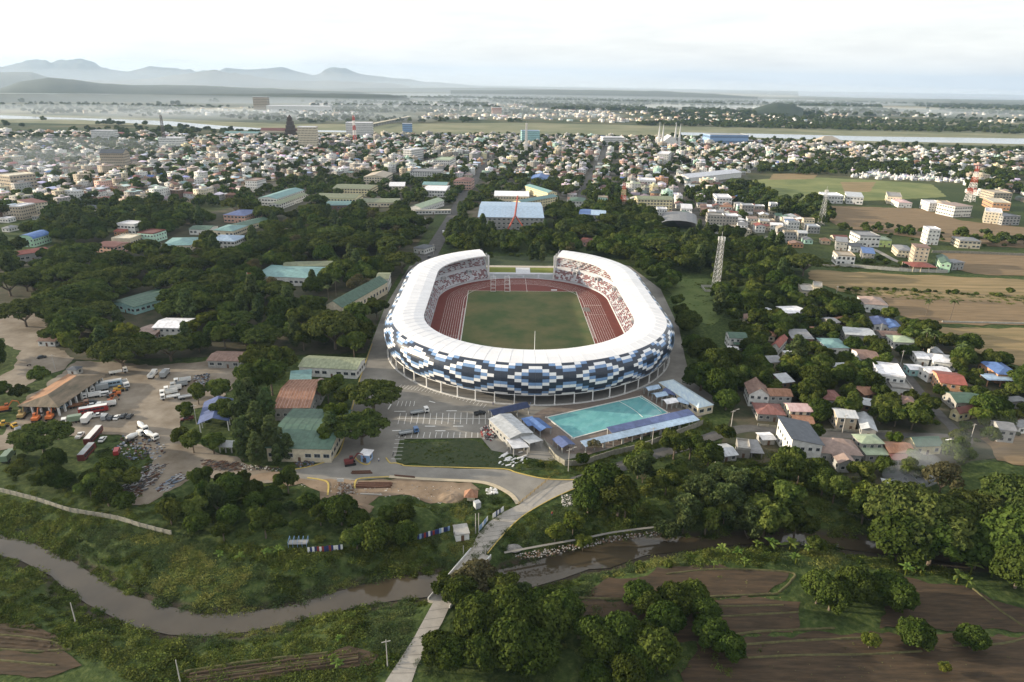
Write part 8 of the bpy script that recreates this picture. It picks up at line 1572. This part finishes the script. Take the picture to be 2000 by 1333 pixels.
pile('earth_clod', 'brown clods over the tilled right field', [(1300, 1300), (1500, 1270), (1900, 1280), (2000, 1333), (1300, 1340)], 500, .12, .35, [f_dk, bund], 'clods', .05); pile('straw', 'pale straw bits over the tilled fields', [(1140, 1180), (1500, 1120), (1560, 1235), (1400, 1250)], 300, .08, .3, [bund, f_br], 'straw', .02)
# earth mounds
for lab, px, py, r, h in (('low brown earth mound beside the white rubble', 700, 995, 5.5, 1.8), ('weedy green mound in the middle of the plot', 790, 1015, 12, 3.2), ('grey gravel heap beside the bridge road', 1002, 1062, 3.2, 1.3), ('bare earth mound right of the building plot', 880, 972, 6, 1.2)):
    m = MB(); n = 14; rf = random.Random(px); ring0 = []
    for j in range(4):
        for k in range(n): a = 6.283*k/n; q = r*(1-j/3.6)*rf.uniform(.88, 1.1); m.v.append((q*math.cos(a), q*.7*math.sin(a), h*(j/3.4)**.8+rf.uniform(-.1, .1)*h-.1))
    for j in range(3):
        for k in range(n): m.f.append((j*n+k, j*n+(k+1) % n, (j+1)*n+(k+1) % n, (j+1)*n+k)); m.m.append(0)
    m.v.append((0, 0, h)); m.f += [(3*n+k, 3*n+(k+1) % n, 4*n) for k in range(n)]; m.m += [0]*n
    simple('earth_mound', lab, 'mound', px, py, m, {'w': go.data.materials[0], 'g': rub[1], 'b': dirt_r}['w' if 'weedy' in lab else 'g' if 'gravel' in lab else 'b'])
# people on the track and in the lot, tiny but standing
skinm = mat('skin', (.25, .14, .09), .7, .1, 1)
def person(px, py, lab, c, z=0.05, rz=0.0):
    g = GP((px, py)); t = thing('person', lab, 'person', (g.x, g.y, z), rz); m = MB(); m.bar((0, 0, 1.4), (0, 0, 1.56), .05, 6); m.bar((0, 0, 1.54), (0, 0, 1.76), .10, 7, r2=.08)
    m.bar((-.09, 0, 0), (-.09, 0, .85), .07, 5, r2=.10).bar((.09, .1, 0), (.09, 0, .85), .07, 5, r2=.10).bar((0, 0, .8), (0, 0, 1.42), .16, 7, r2=.2).bar((-.22, 0, 1.38), (-.28, .05, .8), .06, 4, r2=.04).bar((.22, 0, 1.38), (.28, -.05, .8), .06, 4, r2=.04); m.build('body', skinm, t)
    MB().bar((0, 0, .82), (0, 0, 1.43), .19, 7, r2=.23).build('shirt', shc[c], t); MB().bar((-.09, 0, .1), (-.09, 0, .84), .09, 5, r2=.12).bar((.09, .09, .1), (.09, 0, .84), .09, 5, r2=.12).build('trousers', shc[1], t)
person(1036, 792, 'person walking past a column at the stadium front', 3); person(963, 792, 'person standing near the pool end of the lot', 1); person(1078, 1008, 'person walking on the concrete road fork', 2, .1); person(740, 902, 'person standing at the parking entrance', 0)
# ---- labels for the many trees and houses, by the nearest thing one can find
LMK = [('the round white ring roof stadium', 1040, 600, 1), ('the turquoise pool', 1185, 815, 1), ('the green roofed warehouse', 580, 850, 1), ('the rust striped roof', 580, 770, 1), ('the green gymnasium', 690, 565, 1), ('the motor pool shed', 115, 770, 1), ('the dirt truck yard', 290, 790, 1), ('the purple canopy', 415, 810, 1), ('the pale teal campus roofs', 570, 535, 1), ('the dirt road cottage', 90, 665, 1), ('the blue barrel roofed villa', 55, 465, 1), ('the mint green house', 285, 455, 1), ('the bluish white hall', 430, 468, 1), ('the nearest yellow school block', 655, 385, 1), ('the school yard', 800, 435, 1), ('the large sports hall', 1000, 425, 1), ('the four storey yellow school', 1280, 390, 1), ('the tall pale lattice tower', 1397, 566, 1), ('the dark blue arched court', 1325, 435, 1), ('the white balcony house', 1655, 500, 1), ('the unfinished cream house', 1580, 570, 1), ('the modern white house with grey roof', 1575, 850, 1), ('the orange walled house', 1865, 745, 1), ('the teal bungalow', 1638, 675, 1), ('the unfinished concrete house', 1745, 735, 1), ('the bright blue roof at right', 1970, 730, 1), ('the smoke plume', 1800, 940, 1), ('the banana row', 1540, 1060, 1), ('the creek bridge', 895, 1130, 1), ('the road fork', 1090, 950, 1), ('the building plot', 760, 955, 1), ('the scrap heap', 275, 950, 1), ('the frame shed by the creek', 583, 1060, 1), ('the mossy boundary wall', 150, 1000, 1), ('the lower bridge road', 790, 1290, 1), ('the tilled field terraces', 1460, 1200, 1), ('the lone round field trees', 1790, 1240, 1), ('the lower right corner', 1960, 1290, 1), ('the lower left corner', 60, 1300, 1), ('the river bend bank', 420, 1190, 1), ('the white gable fronted house', 1480, 760, 1), ('the open far end of the stadium', 1020, 500, 1), ('the red and white right mast', 1893, 394, 1), ('the white tapering mast', 1603, 440, 1), ('the brown unfinished tan block', 1803, 500, 1), ('the white sloping hall', 1330, 340, 1), ('the small bright blue house', 1052, 352, 1), ('the tan brown windowed tower', 229, 330, 1), ('the cream stepped building', 80, 395, 1), ('the beige left edge block', 15, 345, 1), ('the yellow rice patch', 262, 412, 1), ('the white four storey campus house', 490, 362, 1), ('the cream gabled apartment block', 731, 350, 1), ('the white five storey town block', 862, 318, 1), ('the avenue top', 915, 365, 1), ('the white stepped right block', 1415, 386, 1), ('the lime green house', 1730, 470, 1), ('the brown field', 1740, 430, 1), ('the palm trees', 1820, 670, 1), ('the footpath by the creek', 1200, 1045, 1), ('the concrete road kerb', 900, 925, 1)]
LX = np.array([G(a, b_, 0) for _, a, b_, _ in LMK]).reshape(-1, 2)
ORD = ['nearest', 'second nearest', 'third nearest', 'fourth nearest', 'fifth nearest', 'sixth nearest', 'seventh nearest', 'eighth nearest', 'ninth nearest', 'tenth nearest']+['%s nearest' % w for w in 'eleventh twelfth thirteenth fourteenth fifteenth sixteenth seventeenth eighteenth nineteenth twentieth'.split()]
def autolabel(objs):
    buckets = {}
    for o, look, x, y in objs:
        d = np.hypot(LX[:, 0]-x, LX[:, 1]-y)/np.maximum(60, LX[:, 1]); k = int(d.argmin()); dx, dy = x-LX[k, 0], y-LX[k, 1]
        side = ('left of' if dx < 0 else 'right of') if abs(dx) > abs(dy) else ('behind' if dy > 0 else 'in front of'); buckets.setdefault((look, side, k), []).append((math.hypot(dx, dy), o))
    for (look, side, k), L2 in buckets.items():
        L2.sort(key=lambda e: e[0])
        for i, (_, o) in enumerate(L2):
            if len(L2) == 1: o['label'] = '%s %s %s' % (look, side, LMK[k][0])
            else: o['label'] = '%s, %s %s %s' % (look, ORD[min(i, 19)], side, LMK[k][0])
            w_ = o['label'].split()
            if len(w_) > 16: o['label'] = ' '.join(w_[:16])
autolabel(TREE_OBJ); autolabel(HOUSE_OBJ)
# ================================================================ haze, one closed box round everything
hz = MB(); hz.box((0, 9000, -6), (60000, 30000, 506)); ho = hz.build('haze', mat('haze_tmp', (.8, .8, .8)))
hm = bpy.data.materials.new('haze_air'); hm.use_nodes = True; t = hm.node_tree; t.nodes.clear(); out = N(t, 'ShaderNodeOutputMaterial'); pv = N(t, 'ShaderNodeVolumePrincipled')
pv.inputs['Density'].default_value = 0.000038; pv.inputs['Color'].default_value = (.50, .72, 1.0, 1); pv.inputs['Anisotropy'].default_value = .2
t.links.new(pv.outputs[0], out.inputs['Volume']); ho.data.materials.clear(); ho.data.materials.append(hm); ho['kind'] = 'stuff'; ho.display_type = 'WIRE'
# low mist banks over the river plain and the smoke of a fire: closed lens shaped bodies of thicker air
def vol(name, px, py, rx, ry, rz_, dens, col, z=0.0, label=None):
    bm = bmesh.new(); bmesh.ops.create_icosphere(bm, subdivisions=3, radius=1); me = bpy.data.meshes.new(name); bm.to_mesh(me); bm.free(); x, y = map(float, G(px, py))
    o = link(bpy.data.objects.new(name, me)); o.location = (x, y, z); o.scale = (rx, ry, rz_); m = bpy.data.materials.new(name+'_air'); m.use_nodes = True; t = m.node_tree; t.nodes.clear(); out = N(t, 'ShaderNodeOutputMaterial'); pv = N(t, 'ShaderNodeVolumePrincipled'); pv.inputs['Density'].default_value = dens; pv.inputs['Color'].default_value = tuple(col)+(1,); t.links.new(pv.outputs[0], out.inputs['Volume']); me.materials.append(m); o['kind'] = 'stuff'
    if label: o['label'] = label
for a in ((150, 224, 800, 420, 26, .0009), (520, 232, 620, 300, 22, .0008), (820, 222, 900, 500, 24, .0006), (300, 200, 1800, 700, 30, .0006), (950, 205, 2400, 800, 26, .0005), (1200, 196, 2600, 900, 28, .0006), (1750, 222, 1700, 600, 24, .0006), (60, 330, 160, 160, 18, .0012), (90, 300, 260, 180, 20, .0009), (700, 181, 9000, 3200, 190, .00005), (1500, 184, 9000, 3000, 150, .00006), (100, 176, 8000, 2600, 260, .00007)):
    vol('mist', a[0], a[1], a[2], a[3], a[4], a[5], (.80, .90, 1.0), 6)
for k_, (px, py, r1, r2, r3, d, z) in enumerate(((1762, 948, 8, 5, 3.4, .05, 4), (1782, 934, 9, 6, 3.8, .036, 7), (1812, 922, 13, 7, 4, .010, 9), (1860, 918, 19, 9, 5, .0026, 10), (1925, 908, 26, 12, 7, .0012, 11), (1748, 962, 5, 4, 2.4, .03, 3), (1985, 910, 28, 12, 8, .0008, 12), (1692, 1008, 8, 4, 2.4, .014, 2), (1722, 1000, 5, 3, 3, .014, 4))):
    vol('smoke', px, py, r1, r2, r3, d, (.88, .93, 1.0), z)
